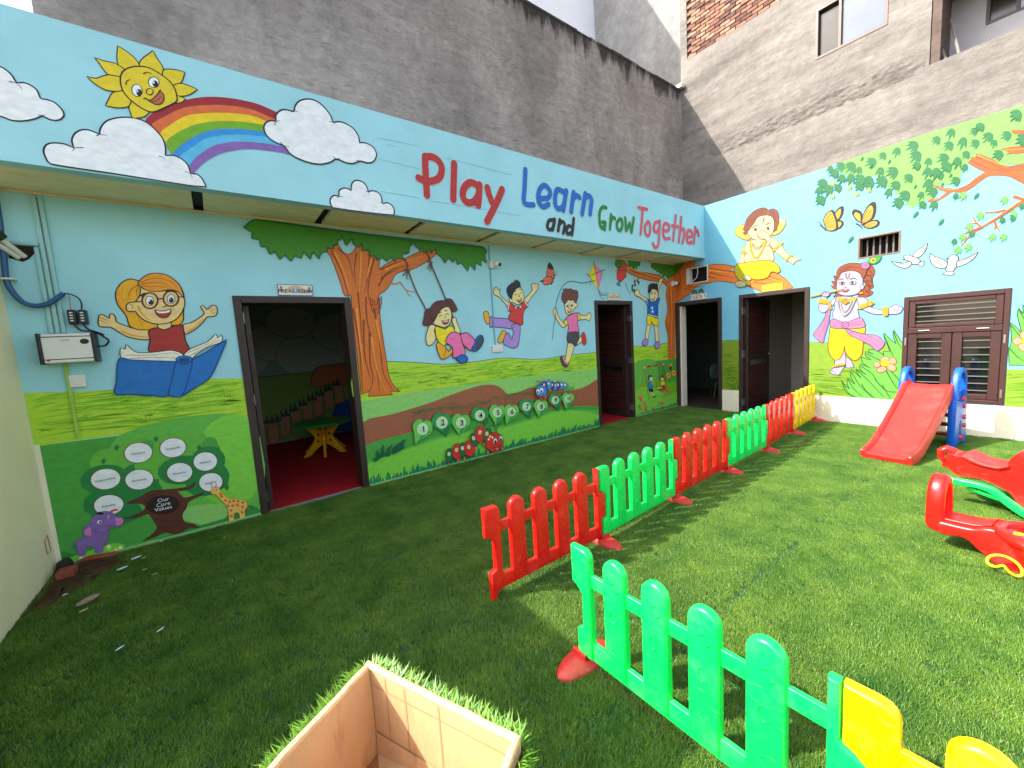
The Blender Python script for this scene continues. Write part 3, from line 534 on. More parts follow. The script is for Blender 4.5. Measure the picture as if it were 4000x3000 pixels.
('painted_girl','A','painted girl with orange hair and round glasses reading a blue book','''F hair1 .0094 k 1;-7868 2213 -7919 2224 -7971 2196 -8011 2140 -8026 2084 -8022 2020 -7999 1965 -7980 1918 -7974 1852 -7947 1823 -7885 1807 -7826 1810 -7787 1828 -7711 1841 -7649 1849 -7624 1893 -7618 1943 -7598 2081 -7611 2170 -7650 2232 -7698 2268 -7756 2277 -7816 2260
S hair1b .0129 .0037 1;-7977 2140 -7991 2085 -7982 2020
S hair1b .0131 .0037 1;-7912 2170 -7939 2114 -7939 2058
S hair1b .0113 .0038 1;-7908 1908 -7894 1850 -7898 1812
S brown .0047 .0019 1;-7879 2180 -7930 2132 -7954 2076
S brown .0047 .0019 1;-7880 2171 -7899 2105 -7889 2068
S hair1b .0147 .0046 1;-8006 2131 -8013 2039 -7986 1955
F skin .0086 k 1;-7849 1801 -7920 1813 -7980 1839 -8043 1877 -8046 1910 -8053 1937 -8068 1947 -8081 1924 -8083 1906 -8118 1940 -8136 1934 -8146 1902 -8150 1866 -8140 1843 -8082 1837 -8052 1808 -8009 1769 -7956 1743 -7865 1730
S k .0036 .0018 1;-8136 1916 -8092 1890
S k .0036 .0018 1;-8143 1893 -8100 1872
S hair1b .013 .0074 1;-8019 1800 -7954 1765 -7867 1748
F skin .0089 k 1;-7630 1844 -7576 1862 -7516 1901 -7474 1941 -7483 1972 -7493 2004 -7474 2012 -7454 1972 -7413 2011 -7384 2008 -7377 1972 -7388 1930 -7420 1912 -7457 1911 -7496 1860 -7559 1801 -7628 1758
S k .0041 .002 1;-7442 1972 -7410 1994
S k .0041 .002 1;-7427 1956 -7389 1982
S k .0041 .0021 1;-7421 1936 -7384 1956
S hair1b .012 .006 1;-7622 1778 -7557 1821 -7484 1896
F skin .0068 k 1;-7789 1877 -7796 1819 -7760 1808 -7717 1821 -7715 1875
F redtop .0096 k 1;-7852 1811 -7817 1824 -7795 1824 -7760 1806 -7716 1826 -7672 1843 -7638 1842 -7634 1774 -7630 1703 -7615 1632 -7657 1574 -7737 1620 -7871 1624 -7870 1686 -7857 1734 -7864 1773
F skin .0085 k 1;-7868 2157 -7879 2096 -7914 2039 -7949 2034 -7972 2006 -7971 1969 -7944 1960 -7923 1964 -7906 1926 -7868 1883 -7813 1858 -7754 1857 -7691 1880 -7639 1933 -7602 2012 -7599 2072 -7618 2111 -7676 2139 -7752 2127 -7817 2130
S k .0047 .0028 1;-7951 2019 -7931 2011 -7941 1983
S hair1b .0151 .0056 1;-7901 2002 -7884 1936 -7839 1887
F hair1b .0075 k 1;-7869 2209 -7879 2180 -7851 2148 -7811 2128 -7752 2127 -7683 2143 -7639 2130 -7609 2091 -7598 2086 -7611 2170 -7650 2232 -7698 2268 -7756 2277 -7816 2260
S hair1 .0151 .0047 1;-7851 2209 -7761 2241 -7669 2197
S brown .0047 .0019 1;-7867 2195 -7776 2236 -7682 2216 -7628 2159
S brown .0047 .0019 1;-7865 2181 -7773 2203 -7693 2187
S brown .0047 .0019 1;-7860 2167 -7784 2169 -7711 2162
E white .0048 k 16;-7824 2048 -7799 2048 -7828 2010
E k 0 k 16;-7819 2038 -7804 2038 -7822 2016
E white 0 k 16;-7826 2048 -7821 2048 -7827 2041
E white .0049 k 16;-7686 2063 -7661 2063 -7691 2024
E k 0 k 16;-7686 2055 -7670 2055 -7688 2032
E white 0 k 16;-7692 2064 -7688 2065 -7693 2058
S brown .0115 .0115 0;-7772 2050 -7781 2022 -7797 1999 -7819 1986 -7840 1986 -7859 1999 -7869 2021 -7871 2049 -7863 2077 -7847 2100 -7825 2113 -7803 2113 -7785 2101 -7774 2078 -7772 2050
S brown .0118 .0118 0;-7635 2068 -7644 2040 -7660 2017 -7682 2005 -7704 2005 -7723 2017 -7734 2039 -7736 2067 -7727 2095 -7711 2117 -7690 2130 -7667 2130 -7649 2118 -7637 2096 -7635 2068
S brown .0115 .0115 1;-7773 2064 -7733 2068
S brown .0085 .0085 1;-7871 2043 -7917 2038
S brown .0088 .0088 1;-7637 2083 -7604 2083
S k .017 .0057 1;-7869 2089 -7852 2108 -7834 2111
S k .0174 .0078 1;-7707 2133 -7688 2136 -7668 2129
S brown .0068 .0068 1;-7727 2029 -7722 2004 -7749 1997
F dred .0077 k 1;-7800 1975 -7757 1963 -7695 1981 -7707 1939 -7741 1907 -7777 1915 -7796 1944
F white 0 k 1;-7794 1968 -7757 1959 -7700 1975 -7710 1953 -7759 1944 -7789 1952
F page .0065 k 1;-8045 1670 -8045 1583 -7915 1552 -7807 1538 -7717 1528 -7685 1536 -7657 1574 -7677 1606 -7736 1631 -7812 1625 -7907 1621 -7962 1634 -7992 1674 -8009 1699 -8019 1657
F page .007 k 1;-7655 1589 -7611 1632 -7543 1663 -7474 1696 -7412 1760 -7403 1723 -7371 1748 -7378 1686 -7480 1644 -7568 1588 -7604 1552 -7651 1564
S brown .0038 .0019 1;-8017 1610 -7873 1599 -7723 1609 -7680 1576
S brown .0038 .0019 1;-7997 1580 -7854 1579 -7698 1562
S brown .004 .002 1;-7630 1603 -7511 1656 -7403 1723
S brown .004 .002 1;-7617 1576 -7496 1645 -7388 1707
F blue .0116 blued 1;-8065 1581 -7996 1568 -7877 1552 -7713 1532 -7732 1482 -7794 1256 -7911 1267 -8030 1289 -8120 1305 -8102 1398
F blue .0126 blued 1;-7612 1527 -7512 1592 -7337 1704 -7421 1520 -7500 1372 -7601 1301 -7709 1233 -7695 1272 -7644 1405
F blue .0101 blued 1;-7714 1526 -7668 1505 -7602 1528 -7645 1393 -7709 1233 -7753 1230 -7798 1256 -7763 1371
E blue .0068 blued 16;-7659 1547 -7603 1546 -7661 1515
E blued 0 k 16;-7659 1542 -7622 1542 -7661 1524'''.split('\n')),
('painted_tree','A','big painted orange brown tree with flat green crown and swing branch','''F trunk .0106 trunkd 1;-6327 2620 -6280 2636 -6235 2568 -6184 2551 -6133 2582 -6098 2634 -6051 2680 -6027 2676 -6028 2609 -5973 2601 -5928 2543 -5861 2510 -5877 2415 -5780 2478 -5652 2550 -5570 2549 -5422 2619 -5346 2652 -5163 2687 -5143 2655 -5219 2581 -5361 2491 -5497 2430 -5626 2397 -5698 2354 -5746 2275 -5821 2183 -5905 2124 -5901 2041 -5912 1926 -5906 1720 -5891 1458 -5874 1219 -5831 1107 -5763 1024 -5878 1043 -5852 1002 -6001 1008 -6129 1018 -6105 1074 -6204 1048 -6202 1354 -6207 1731 -6206 2064 -6201 2112 -6268 2123 -6288 2219 -6328 2384 -6366 2511 -6393 2573
S trunkd .0153 .0035 1;-6355 2571 -6282 2387 -6228 2112 -6202 1904
S trunkd .0154 .0036 1;-6284 2600 -6189 2500 -6162 2296
S trunkd .0159 .0037 1;-6099 2567 -6140 2395 -6145 2224
S trunkd .0162 .0037 1;-5964 2565 -5997 2353 -6055 2152
S trunkd .0163 .0038 1;-5918 2519 -5990 2303 -6021 2115 -5981 2003
S trunkd .016 .0037 1;-6128 2151 -6128 1915 -6134 1602
S trunkd .0162 .0037 1;-6047 2102 -6059 1852 -6015 1531 -6000 1021
S trunkd .016 .0037 1;-6194 1978 -6171 1604 -6178 1288 -6187 1071
S trunkd .0165 .0038 1;-6047 1725 -6072 1407 -6059 1211 -6112 1062
S trunkd .0165 .0038 1;-5971 1977 -5944 1592 -5937 1265 -5849 1055
S trunkd .0165 .0038 1;-5852 2410 -5657 2498 -5428 2553
S trunkd .0165 .0038 1;-5861 2309 -5719 2417 -5492 2483
S trunkd .0165 .0038 1;-5895 2232 -5805 2349 -5651 2421
S trunkd .0163 .0038 1;-6097 1852 -6122 1474 -6085 1214
S trunkl .0261 .0059 1;-6317 2550 -6246 2341 -6215 2124
S trunkl .027 .0061 1;-6050 2571 -6084 2349 -6116 2151
S trunkl .0274 .0062 1;-5951 2504 -6021 2302
S trunkl .0272 .0062 1;-6158 1978 -6159 1603 -6147 1221
S trunkl .028 .0064 1;-6028 1660 -6008 1337 -5932 1039
S trunkl .0281 .0064 1;-5799 2413 -5602 2502 -5307 2601
S trunkl .0281 .0064 1;-5958 1850 -5931 1461
S trunkd .0102 .0051 1;-5922 2085 -5922 2062 -5928 2040 -5936 2024 -5947 2017 -5956 2020 -5963 2034 -5965 2055 -5962 2078
S trunkd .0102 .0051 1;-5902 2104 -5903 2059 -5913 2016 -5930 1984 -5950 1970 -5968 1978 -5981 2005 -5985 2045 -5980 2090
S trunkd .0102 .0051 1;-5881 2122 -5883 2056 -5898 1992 -5923 1944 -5953 1924 -5980 1936 -5999 1976 -6005 2035 -5998 2101
S trunk .0155 .0052 1;-5773 2271 -5694 2257 -5644 2279 -5601 2214 -5548 2183 -5461 2169
S trunk .0106 .004 1;-5583 2191 -5559 2143 -5519 2117
F leafA .0106 leafAo 2;-6981 2807 -7059 2759 -7095 2721 -7031 2684 -7043 2629 -6982 2626 -6976 2558 -6933 2565 -6912 2493 -6865 2524 -6834 2450 -6784 2501 -6741 2440 -6699 2498 -6645 2474 -6615 2544 -6562 2469 -6530 2551 -6480 2480 -6452 2540 -6394 2567 -6395 2608 -6341 2589 -6319 2644 -6279 2641 -6285 2694 -6258 2685 -6230 2729 -6199 2637 -6131 2721 -6125 2661 -6068 2630 -6033 2682 -6029 2597 -5971 2620 -5953 2547 -5901 2557 -5881 2503 -5826 2544 -5777 2503 -5719 2552 -5684 2503 -5659 2550 -5598 2541 -5578 2607 -5507 2619 -5495 2679 -5440 2730 -5361 2651 -5328 2693 -5319 2627 -5256 2673 -5229 2634 -5163 2694 -5146 2627 -5094 2596 -5053 2530 -4992 2597 -4940 2544 -4903 2596 -4876 2520 -4824 2552 -4732 2449 -4698 2545 -4627 2462 -4609 2566 -4524 2527 -4526 2615 -4439 2576 -4450 2665 -4423 2726 -4486 2777 -5548 2778 -6409 2791
S leafAo .0082 .0035 1;-6391 2544 -6395 2608
S leafAo .0083 .0035 1;-6324 2591 -6344 2676
S leafAo .0085 .0036 1;-6126 2655 -6132 2718
S leafAo .0086 .0037 1;-6035 2596 -6034 2669
S leafAo .0092 .0039 1;-5565 2595 -5508 2613
S leafAo .0095 .0041 1;-5221 2635 -5225 2682
S leafAo .0097 .0041 1;-5103 2671 -5114 2725
S leafAo .0064 .0064 1;-6954 2798 -6299 2780 -5550 2758 -4514 2760'''.split('\n')),
('painted_girl','A','painted laughing girl with bunches on a rope swing','''S rope .017 .017 1;-5586 2552 -5546 2505 -5539 2427 -5462 2191 -5351 1955 -5282 1711 -5206 1559
S rope .0176 .0176 1;-5287 2650 -5250 2565 -5226 2465 -5153 2282 -5074 2074 -5005 1889 -4901 1654
S rope .0158 .0092 1;-5581 2425 -5513 2409
S rope .0158 .0092 1;-5602 2359 -5548 2414
S rope .0158 .0092 1;-5548 2407 -5563 2321 -5550 2315
S rope .0163 .0095 1;-5283 2536 -5216 2527
S rope .0164 .0096 1;-5246 2525 -5292 2441
S rope .0164 .0096 1;-5239 2518 -5256 2422
F orange .0113 k 1;-5259 1541 -5233 1568 -5186 1566 -5129 1491 -5101 1448 -5056 1494 -5045 1427 -5181 1357 -5231 1411
S k .0086 .0057 1;-5129 1491 -5180 1365
F brown .0083 k 1;-5304 1976 -5366 1955 -5388 1880 -5411 1791 -5352 1776 -5288 1809 -5250 1892
F brown .0085 k 1;-5084 2088 -5011 2096 -4967 2046 -4933 1960 -5009 1939 -5068 2003
F skin2 .0098 k 1;-5268 1781 -5321 1782 -5357 1727 -5388 1632 -5373 1545 -5312 1551 -5259 1626 -5274 1711 -5255 1752
F skin2 .01 k 1;-5016 1853 -4966 1867 -4954 1816 -4927 1742 -4908 1669 -4983 1672 -4993 1744 -5013 1803
F yel .0098 k 1;-5254 1766 -5185 1750 -5124 1727 -5056 1768 -5010 1745 -4991 1672 -5067 1646 -5142 1527 -5217 1567 -5256 1654
F brown .0083 k 1;-5311 1893 -5301 1976 -5253 2038 -5188 2070 -5093 2074 -5033 2032 -5013 1932 -5110 1890 -5257 1822 -5292 1851
F skin2 .0098 k 1;-5255 1836 -5201 1919 -5133 1982 -5052 1996 -5019 1918 -5034 1832 -5072 1775 -5138 1749 -5200 1765 -5245 1780 -5274 1795 -5269 1822
S k .0098 .0056 1;-5192 1884 -5164 1898 -5145 1888
S k .0099 .0057 1;-5100 1904 -5075 1918 -5054 1907
S k .014 .007 1;-5185 1926 -5161 1936
S k .0142 .0071 1;-5104 1954 -5076 1949
S brown .0071 .0071 1;-5109 1897 -5099 1869 -5125 1865
F dred .0085 k 1;-5162 1831 -5115 1828 -5062 1847 -5076 1804 -5119 1782 -5147 1794
F white 0 k 1;-5153 1828 -5116 1823 -5069 1838 -5081 1821 -5124 1814
F pink .0117 k 1;-4919 1640 -4849 1674 -4782 1649 -4700 1540 -4774 1439 -4894 1536
F pink .0114 k 1;-5131 1563 -5082 1661 -4998 1687 -4926 1655 -4894 1536 -4872 1401 -5051 1362 -5047 1500
S redk .0073 .0029 1;-4913 1610 -4900 1506
S redk .0072 .0029 1;-5053 1617 -4984 1570
F blue2 .0117 k 1;-5010 1359 -4923 1397 -4849 1369 -4841 1316 -4899 1287 -4973 1312
F blue2 .012 k 1;-4772 1457 -4723 1526 -4662 1614 -4598 1630 -4576 1565 -4619 1487 -4695 1431 -4748 1435
F sole .006 k 1;-4707 1458 -4688 1525 -4637 1601 -4591 1603 -4593 1535 -4639 1469 -4680 1441'''.split('\n')),
('painted_boy','A','painted jumping boy in red shirt and purple trousers','''F orange .0106 k 1;-4537 1923 -4498 1944 -4463 1934 -4444 1819 -4457 1780 -4494 1774 -4526 1835
F orange .011 k 1;-4256 1674 -4198 1671 -4197 1608 -4278 1517 -4327 1519 -4337 1559 -4289 1628
F purple .0107 k 1;-4440 1865 -4366 1856 -4136 1836 -3999 1778 -4046 1698 -4185 1711 -4395 1733 -4452 1727
F purple .0112 k 1;-4083 1748 -3959 1769 -3939 1695 -3965 1549 -4003 1453 -4087 1429 -4184 1464 -4250 1507 -4202 1624 -4150 1646 -4097 1556 -4066 1651
S ele2 .008 .0032 1;-4086 1700 -4022 1746
S ele2 .0092 .0092 1;-4404 1856 -4404 1733
S ele2 .0079 .0048 1;-4172 1623 -4119 1540
F skin2 .0111 k 1;-4125 1979 -4196 2065 -4268 2134 -4342 2163 -4351 2232 -4305 2264 -4280 2226 -4240 2243 -4256 2173 -4174 2096 -4085 2034
F skin2 .0113 k 1;-3840 2100 -3739 2183 -3680 2249 -3691 2314 -3620 2333 -3566 2327 -3559 2269 -3630 2201 -3722 2117 -3792 2035
S k .0061 .0031 1;-4332 2240 -4302 2187
S k .0066 .0033 1;-3621 2320 -3642 2267
S k .0066 .0033 1;-3578 2310 -3615 2254
F redshirt .0126 k 1;-4146 1955 -4109 2050 -4021 2018 -3941 2002 -3841 2084 -3772 2019 -3851 1954 -3878 1873 -3894 1751 -4020 1778 -4136 1836 -4078 1939
S white .0142 .0142 1;-4142 1955 -4107 2047
S white .0146 .0146 1;-3835 2080 -3781 2016
F skin2 .0111 k 1;-4051 2161 -3984 2241 -3900 2276 -3853 2213 -3839 2116 -3874 2067 -3959 2034 -4039 2058 -4097 2073 -4094 2121
F white .008 k 1;-4011 2026 -3963 1990 -3897 2035 -3897 1978 -3952 1994 -4005 1967
F blk .0079 k 2;-4084 2116 -4120 2160 -4135 2230 -4101 2285 -4017 2335 -3987 2333 -3995 2368 -3945 2354 -3954 2377 -3899 2339 -3890 2276 -3984 2241 -4041 2161 -4056 2098
S k .0143 .0063 1;-4011 2209 -3969 2229
S k .0144 .0064 1;-3913 2243 -3882 2236
S k .0095 .0064 1;-4006 2162 -3969 2175
S k .0096 .0064 1;-3911 2187 -3875 2199
S brown .008 .008 1;-3932 2179 -3920 2147 -3947 2140
F dred .008 k 1;-3975 2098 -3934 2096 -3880 2124 -3894 2080 -3943 2063
F white 0 k 1;-3967 2097 -3934 2092 -3887 2115 -3901 2096 -3945 2086'''.split('\n')),
('painted_butterfly','A','painted coral red butterfly above the running boy','''F coral .0118 k 1;-3307 2647 -3242 2567 -3236 2448 -3276 2421 -3384 2455 -3371 2543 -3342 2628
F blk .0051 k 1;-3307 2647 -3259 2591 -3255 2549 -3313 2554 -3353 2577 -3340 2625
F coral .0118 k 1;-3385 2442 -3275 2426 -3275 2362 -3375 2328 -3454 2330 -3466 2388
S blk .0266 .0166 1;-3507 2370 -3451 2376
S k .0067 .005 1;-3367 2510 -3254 2465
S k .0067 .005 1;-3373 2476 -3275 2438
S k .0068 .0051 1;-3314 2546 -3244 2473
S k .0067 .005 1;-3440 2373 -3289 2404
S k .0067 .0051 1;-3397 2337 -3290 2378
S k .0204 .0102 1;-3305 2335 -3232 2445
S k .0068 .0051 1;-3237 2445 -3204 2509 -3169 2537
S k .0068 .0051 1;-3232 2440 -3189 2485 -3153 2495'''.split('\n')),
('painted_kite','A','painted yellow and pink diamond kite with string','''F yel .0129 k 0;-2350 2699 -2258 2267 -2484 2509
F kiteP .0129 k 0;-2350 2699 -2150 2562 -2258 2267
S k .0091 .0091 1;-2486 2481 -2148 2600
S k .0147 .0147 1;-2349 2727 -2350 2699
S k .0151 .0094 1;-2139 2600 -2081 2613
S k .0146 .0091 1;-2484 2509 -2546 2515
S k .0094 .0056 1;-2258 2267 -2219 2202 -2089 2191 -1963 2226
S k .0075 .0056 1;-2252 2267 -2175 2213 -2028 2235
S k .0075 .0056 1;-2258 2267 -2207 2155 -2107 2138
S k .0092 .0055 1;-2457 2428 -2443 2337
S k .0111 .0074 1;-2333 2423 -2472 2400 -2634 2376 -2890 2393 -3068 2317 -3175 2159 -3231 2037 -3248 1865 -3302 1692 -3338 1515'''.split('\n')),
('painted_boy','A','painted running boy in pink shirt holding a kite string','''F skin2 .0124 k 1;-3081 1757 -3151 1811 -3206 1881 -3213 1951 -3246 1989 -3291 1951 -3277 1882 -3201 1777 -3110 1687 -3014 1719
F skin2 .0128 k 1;-2718 1872 -2585 1865 -2501 1911 -2463 1855 -2509 1781 -2589 1801 -2722 1803
F skin2 .0126 k 1;-3001 1459 -2875 1435 -2922 1301 -3008 1152 -3108 1151 -3062 1292
F skin2 .0128 k 1;-2825 1414 -2738 1538 -2674 1507 -2704 1453 -2852 1388
F pink .0142 k 1;-2975 1861 -2845 1904 -2729 1894 -2736 1794 -2789 1768 -2761 1603 -2814 1583 -3017 1595 -2984 1719 -3058 1729 -3079 1783
F yel .0106 k 0;-3084 1783 -3015 1812 -3003 1728 -3051 1717
F yel .0109 k 0;-2774 1891 -2716 1891 -2723 1789 -2775 1795
F short .0125 k 1;-3004 1598 -2774 1603 -2789 1485 -2852 1391 -2939 1438 -3026 1460
F skin2 .0123 k 1;-3050 2038 -2984 2109 -2883 2119 -2822 2066 -2771 2057 -2780 2003 -2827 1994 -2896 1914 -2973 1882 -3033 1924
F hair2 .0088 k 2;-3050 2038 -3106 2116 -3096 2195 -3062 2230 -3071 2274 -3011 2258 -3022 2284 -2948 2272 -2910 2287 -2873 2267 -2772 2255 -2747 2238 -2747 2148 -2810 2057 -2846 2102 -2959 2109
E white .0071 k 16;-2994 2030 -2961 2030 -2996 1994
E k 0 k 16;-2990 2017 -2972 2017 -2991 2000
E white .0071 k 16;-2905 2039 -2873 2039 -2908 2003
E k 0 k 16;-2901 2026 -2883 2026 -2902 2008
S k .0141 .007 1;-3023 2082 -2990 2095
S k .0142 .0071 1;-2934 2101 -2889 2103
S brown .0089 .0089 1;-2961 2003 -2947 1982 -2977 1977
F dred .0089 k 1;-2999 1946 -2931 1959 -2892 1976 -2920 1928 -2972 1911
F white 0 k 1;-2989 1946 -2931 1953 -2902 1967 -2924 1943 -2970 1932
F shoe .0106 k 1;-3201 1230 -3139 1252 -3095 1168 -3022 1126 -3063 1075 -3149 1101
F sole .0071 k 1;-3202 1221 -3170 1231 -3121 1143 -3062 1093 -3081 1073 -3154 1101
F shoe .011 k 1;-2710 1564 -2642 1589 -2605 1448 -2654 1395 -2692 1434
S white .0089 .0089 1;-3140 1240 -3107 1169 -3035 1123'''.split('\n')),
('painted_kite','A','painted red lantern shaped kite near the corner branch','''F redk .0136 k 0;-1767 2630 -1607 2717 -1545 2701 -1528 2524 -1685 2419 -1784 2474
F teal .0117 k 0;-1804 2385 -1730 2437 -1688 2350
S k .0078 .0078 1;-1767 2626 -1580 2630 -1530 2682
S k .0099 .006 1;-1558 2423 -1500 2306 -1420 2215
S k .0118 .0118 1;-1730 2437 -1689 2468'''.split('\n')),
('painted_tree','A','painted orange brown tree trunk in the corner left of it','''F trunk .0155 trunkd 1;-1712 2792 -1572 2793 -1448 2706 -1188 2630 -805 2614 -437 2572 -247 2470 -203 2626 -11 2747 -67 978 -278 990 -290 1241 -302 1468 -372 1694 -285 1938 -334 2226 -290 2381 -441 2463 -811 2482 -1159 2520 -1454 2587 -1609 2677
S trunkd .0177 .0059 1;-1605 2766 -1354 2632 -808 2556 -364 2466 -213 2317
S trunkd .0182 .0061 1;-1289 2605 -807 2577
S trunkd .02 .0067 1;-212 2361 -187 1915 -242 1466 -197 1007
S trunkd .0202 .0067 1;-93 2320 -93 1688 -136 1002
S trunkd .02 .0067 1;-256 2227 -227 1916
S trunkd .0201 .0067 1;-332 1716 -262 1466
S trunkl .0278 .0079 1;-1482 2685 -948 2591 -439 2529
S trunkl .0312 .0089 1;-150 2407 -143 1780 -190 1235
F leafA .0116 leafAo 2;-1805 2778 -1712 2803 -1605 2766 -1719 2671 -1780 2668 -1823 2713
F leafA .0119 leafAo 2;-1476 2800 -1112 2798 -1150 2724 -1217 2730 -1220 2669 -1285 2696 -1320 2658 -1367 2707 -1448 2710
F leafA .0126 leafAo 2;-780 2798 -8 2836 -15 2624 -284 2546 -321 2599 -418 2573 -435 2637 -530 2611 -528 2664 -622 2649 -620 2702 -712 2676 -699 2730 -783 2714
F leafAo 0 k 1;-1295 2481 -1270 2454 -1305 2408 -1323 2452
F leafAo 0 k 1;-1210 2505 -1185 2478 -1220 2431 -1239 2476
F leafAo 0 k 1;-1365 2398 -1340 2371 -1375 2325 -1393 2369
F leafAo 0 k 1;-1281 2421 -1256 2394 -1291 2348 -1309 2392
F leafAo 0 k 1;-1319 2318 -1294 2291 -1329 2245 -1347 2289
F leafAo 0 k 1;-1178 2466 -1152 2438 -1188 2392 -1207 2436
F leafAo 0 k 1;-1368 2337 -1343 2310 -1378 2264 -1396 2308
S trunk .0144 .0062 1;-1142 2510 -1263 2454 -1334 2350'''.split('\n')),
('painted_boy','A','painted boy in blue shirt numbered 1 hanging from the branch','''F skin2 .013 k 1;-604 2152 -551 2352 -432 2507 -476 2549 -533 2529 -594 2394 -647 2195
S k .0086 .0043 1;-506 2543 -523 2499
F skin2 .0127 k 1;-934 2085 -1107 2150 -1208 2186 -1308 2209 -1287 2291 -1203 2303 -1155 2232 -1001 2172 -879 2132
F skin2 .0128 k 1;-951 1686 -844 1673 -904 1535 -964 1387 -1034 1401 -1011 1539
F skin2 .013 k 1;-753 1660 -642 1646 -611 1480 -616 1337 -710 1349 -722 1507
F yel .0127 k 1;-944 1856 -783 1822 -617 1798 -603 1678 -642 1646 -771 1671 -823 1737 -880 1667 -969 1697
F blue2 .0147 k 1;-972 2047 -950 2131 -825 2132 -641 2156 -536 2168 -588 2070 -609 2026 -636 1805 -783 1829 -933 1867 -930 2026
S white .0126 .0126 1;-940 2127 -964 2047
S white .0127 .0127 1;-922 1869 -782 1837 -639 1814
S white .0235 .0235 0;-831 1979 -779 2009 -794 1910
S white .0171 .0171 0;-834 1909 -754 1906
F skin2 .0127 k 1;-872 2301 -781 2335 -635 2307 -613 2199 -679 2123 -790 2094 -861 2143
F blk .0105 k 2;-909 2268 -886 2395 -777 2434 -667 2423 -648 2445 -603 2372 -600 2254 -653 2323 -781 2333 -856 2248
E white .0064 k 16;-809 2260 -776 2261 -810 2230
E k 0 k 16;-798 2252 -780 2252 -799 2237
E white .0064 k 16;-703 2266 -670 2267 -704 2236
E k 0 k 16;-696 2258 -678 2258 -697 2243
F dred .0085 k 1;-824 2164 -751 2165 -706 2187 -734 2133 -789 2120
F white 0 k 1;-817 2162 -751 2161 -714 2179 -744 2150 -796 2145
F purple .0127 k 1;-1135 1353 -1087 1404 -1027 1416 -957 1387 -967 1323 -1082 1291
F purple .0131 k 1;-749 1300 -653 1350 -590 1325 -601 1237 -715 1217'''.split('\n')),
('painted_tree','B','painted tree limb reaching right from the corner above two doorways','''F trunk 0 k 1;3 2831 124 2824 215 2857 427 2831 385 2721 493 2697
F trunk .0144 trunkd 1;3 2831 124 2813 220 2856 427 2831 385 2717 667 2690 665 2687 858 2671 1098 2592 1385 2447 1722 2381 1882 2274 2018 2094 1884 2077 1587 2087 1385 2192 1144 2290 856 2374 653 2364 578 2381 421 2329 257 2199 18 2083 -13 2052
S trunkd .0164 .0062 1;50 2738 119 2528 89 2220
S trunkd .0162 .0061 1;259 2374 488 2320 686 2417
S trunkd .0163 .0061 1;212 2337 442 2262 621 2343
S trunkd .0165 .0062 1;69 2469 39 2137
S trunkd .0159 .006 1;336 2816 265 2765
S trunkd .0154 .0058 1;690 2633 939 2548 1129 2507
S trunkd .0154 .0058 1;706 2547 906 2464 1113 2398
S trunkd .0143 .0054 1;1414 2350 1696 2274 1883 2172
S trunkd .0143 .0054 1;1444 2268 1683 2187 1831 2121
S trunkd .0139 .0052 1;1641 2343 1830 2239
S trunkd .0155 .0058 1;671 2487 823 2429
S trunkl .0251 .009 1;1385 2324 1613 2317 1830 2209
S trunkl .027 .0096 1;690 2592 1019 2494
F leafA .0103 leafAo 2;3 2836 136 2833 215 2850 183 2780 135 2767 134 2712 74 2723 61 2670 -1 2647'''.split('\n')),
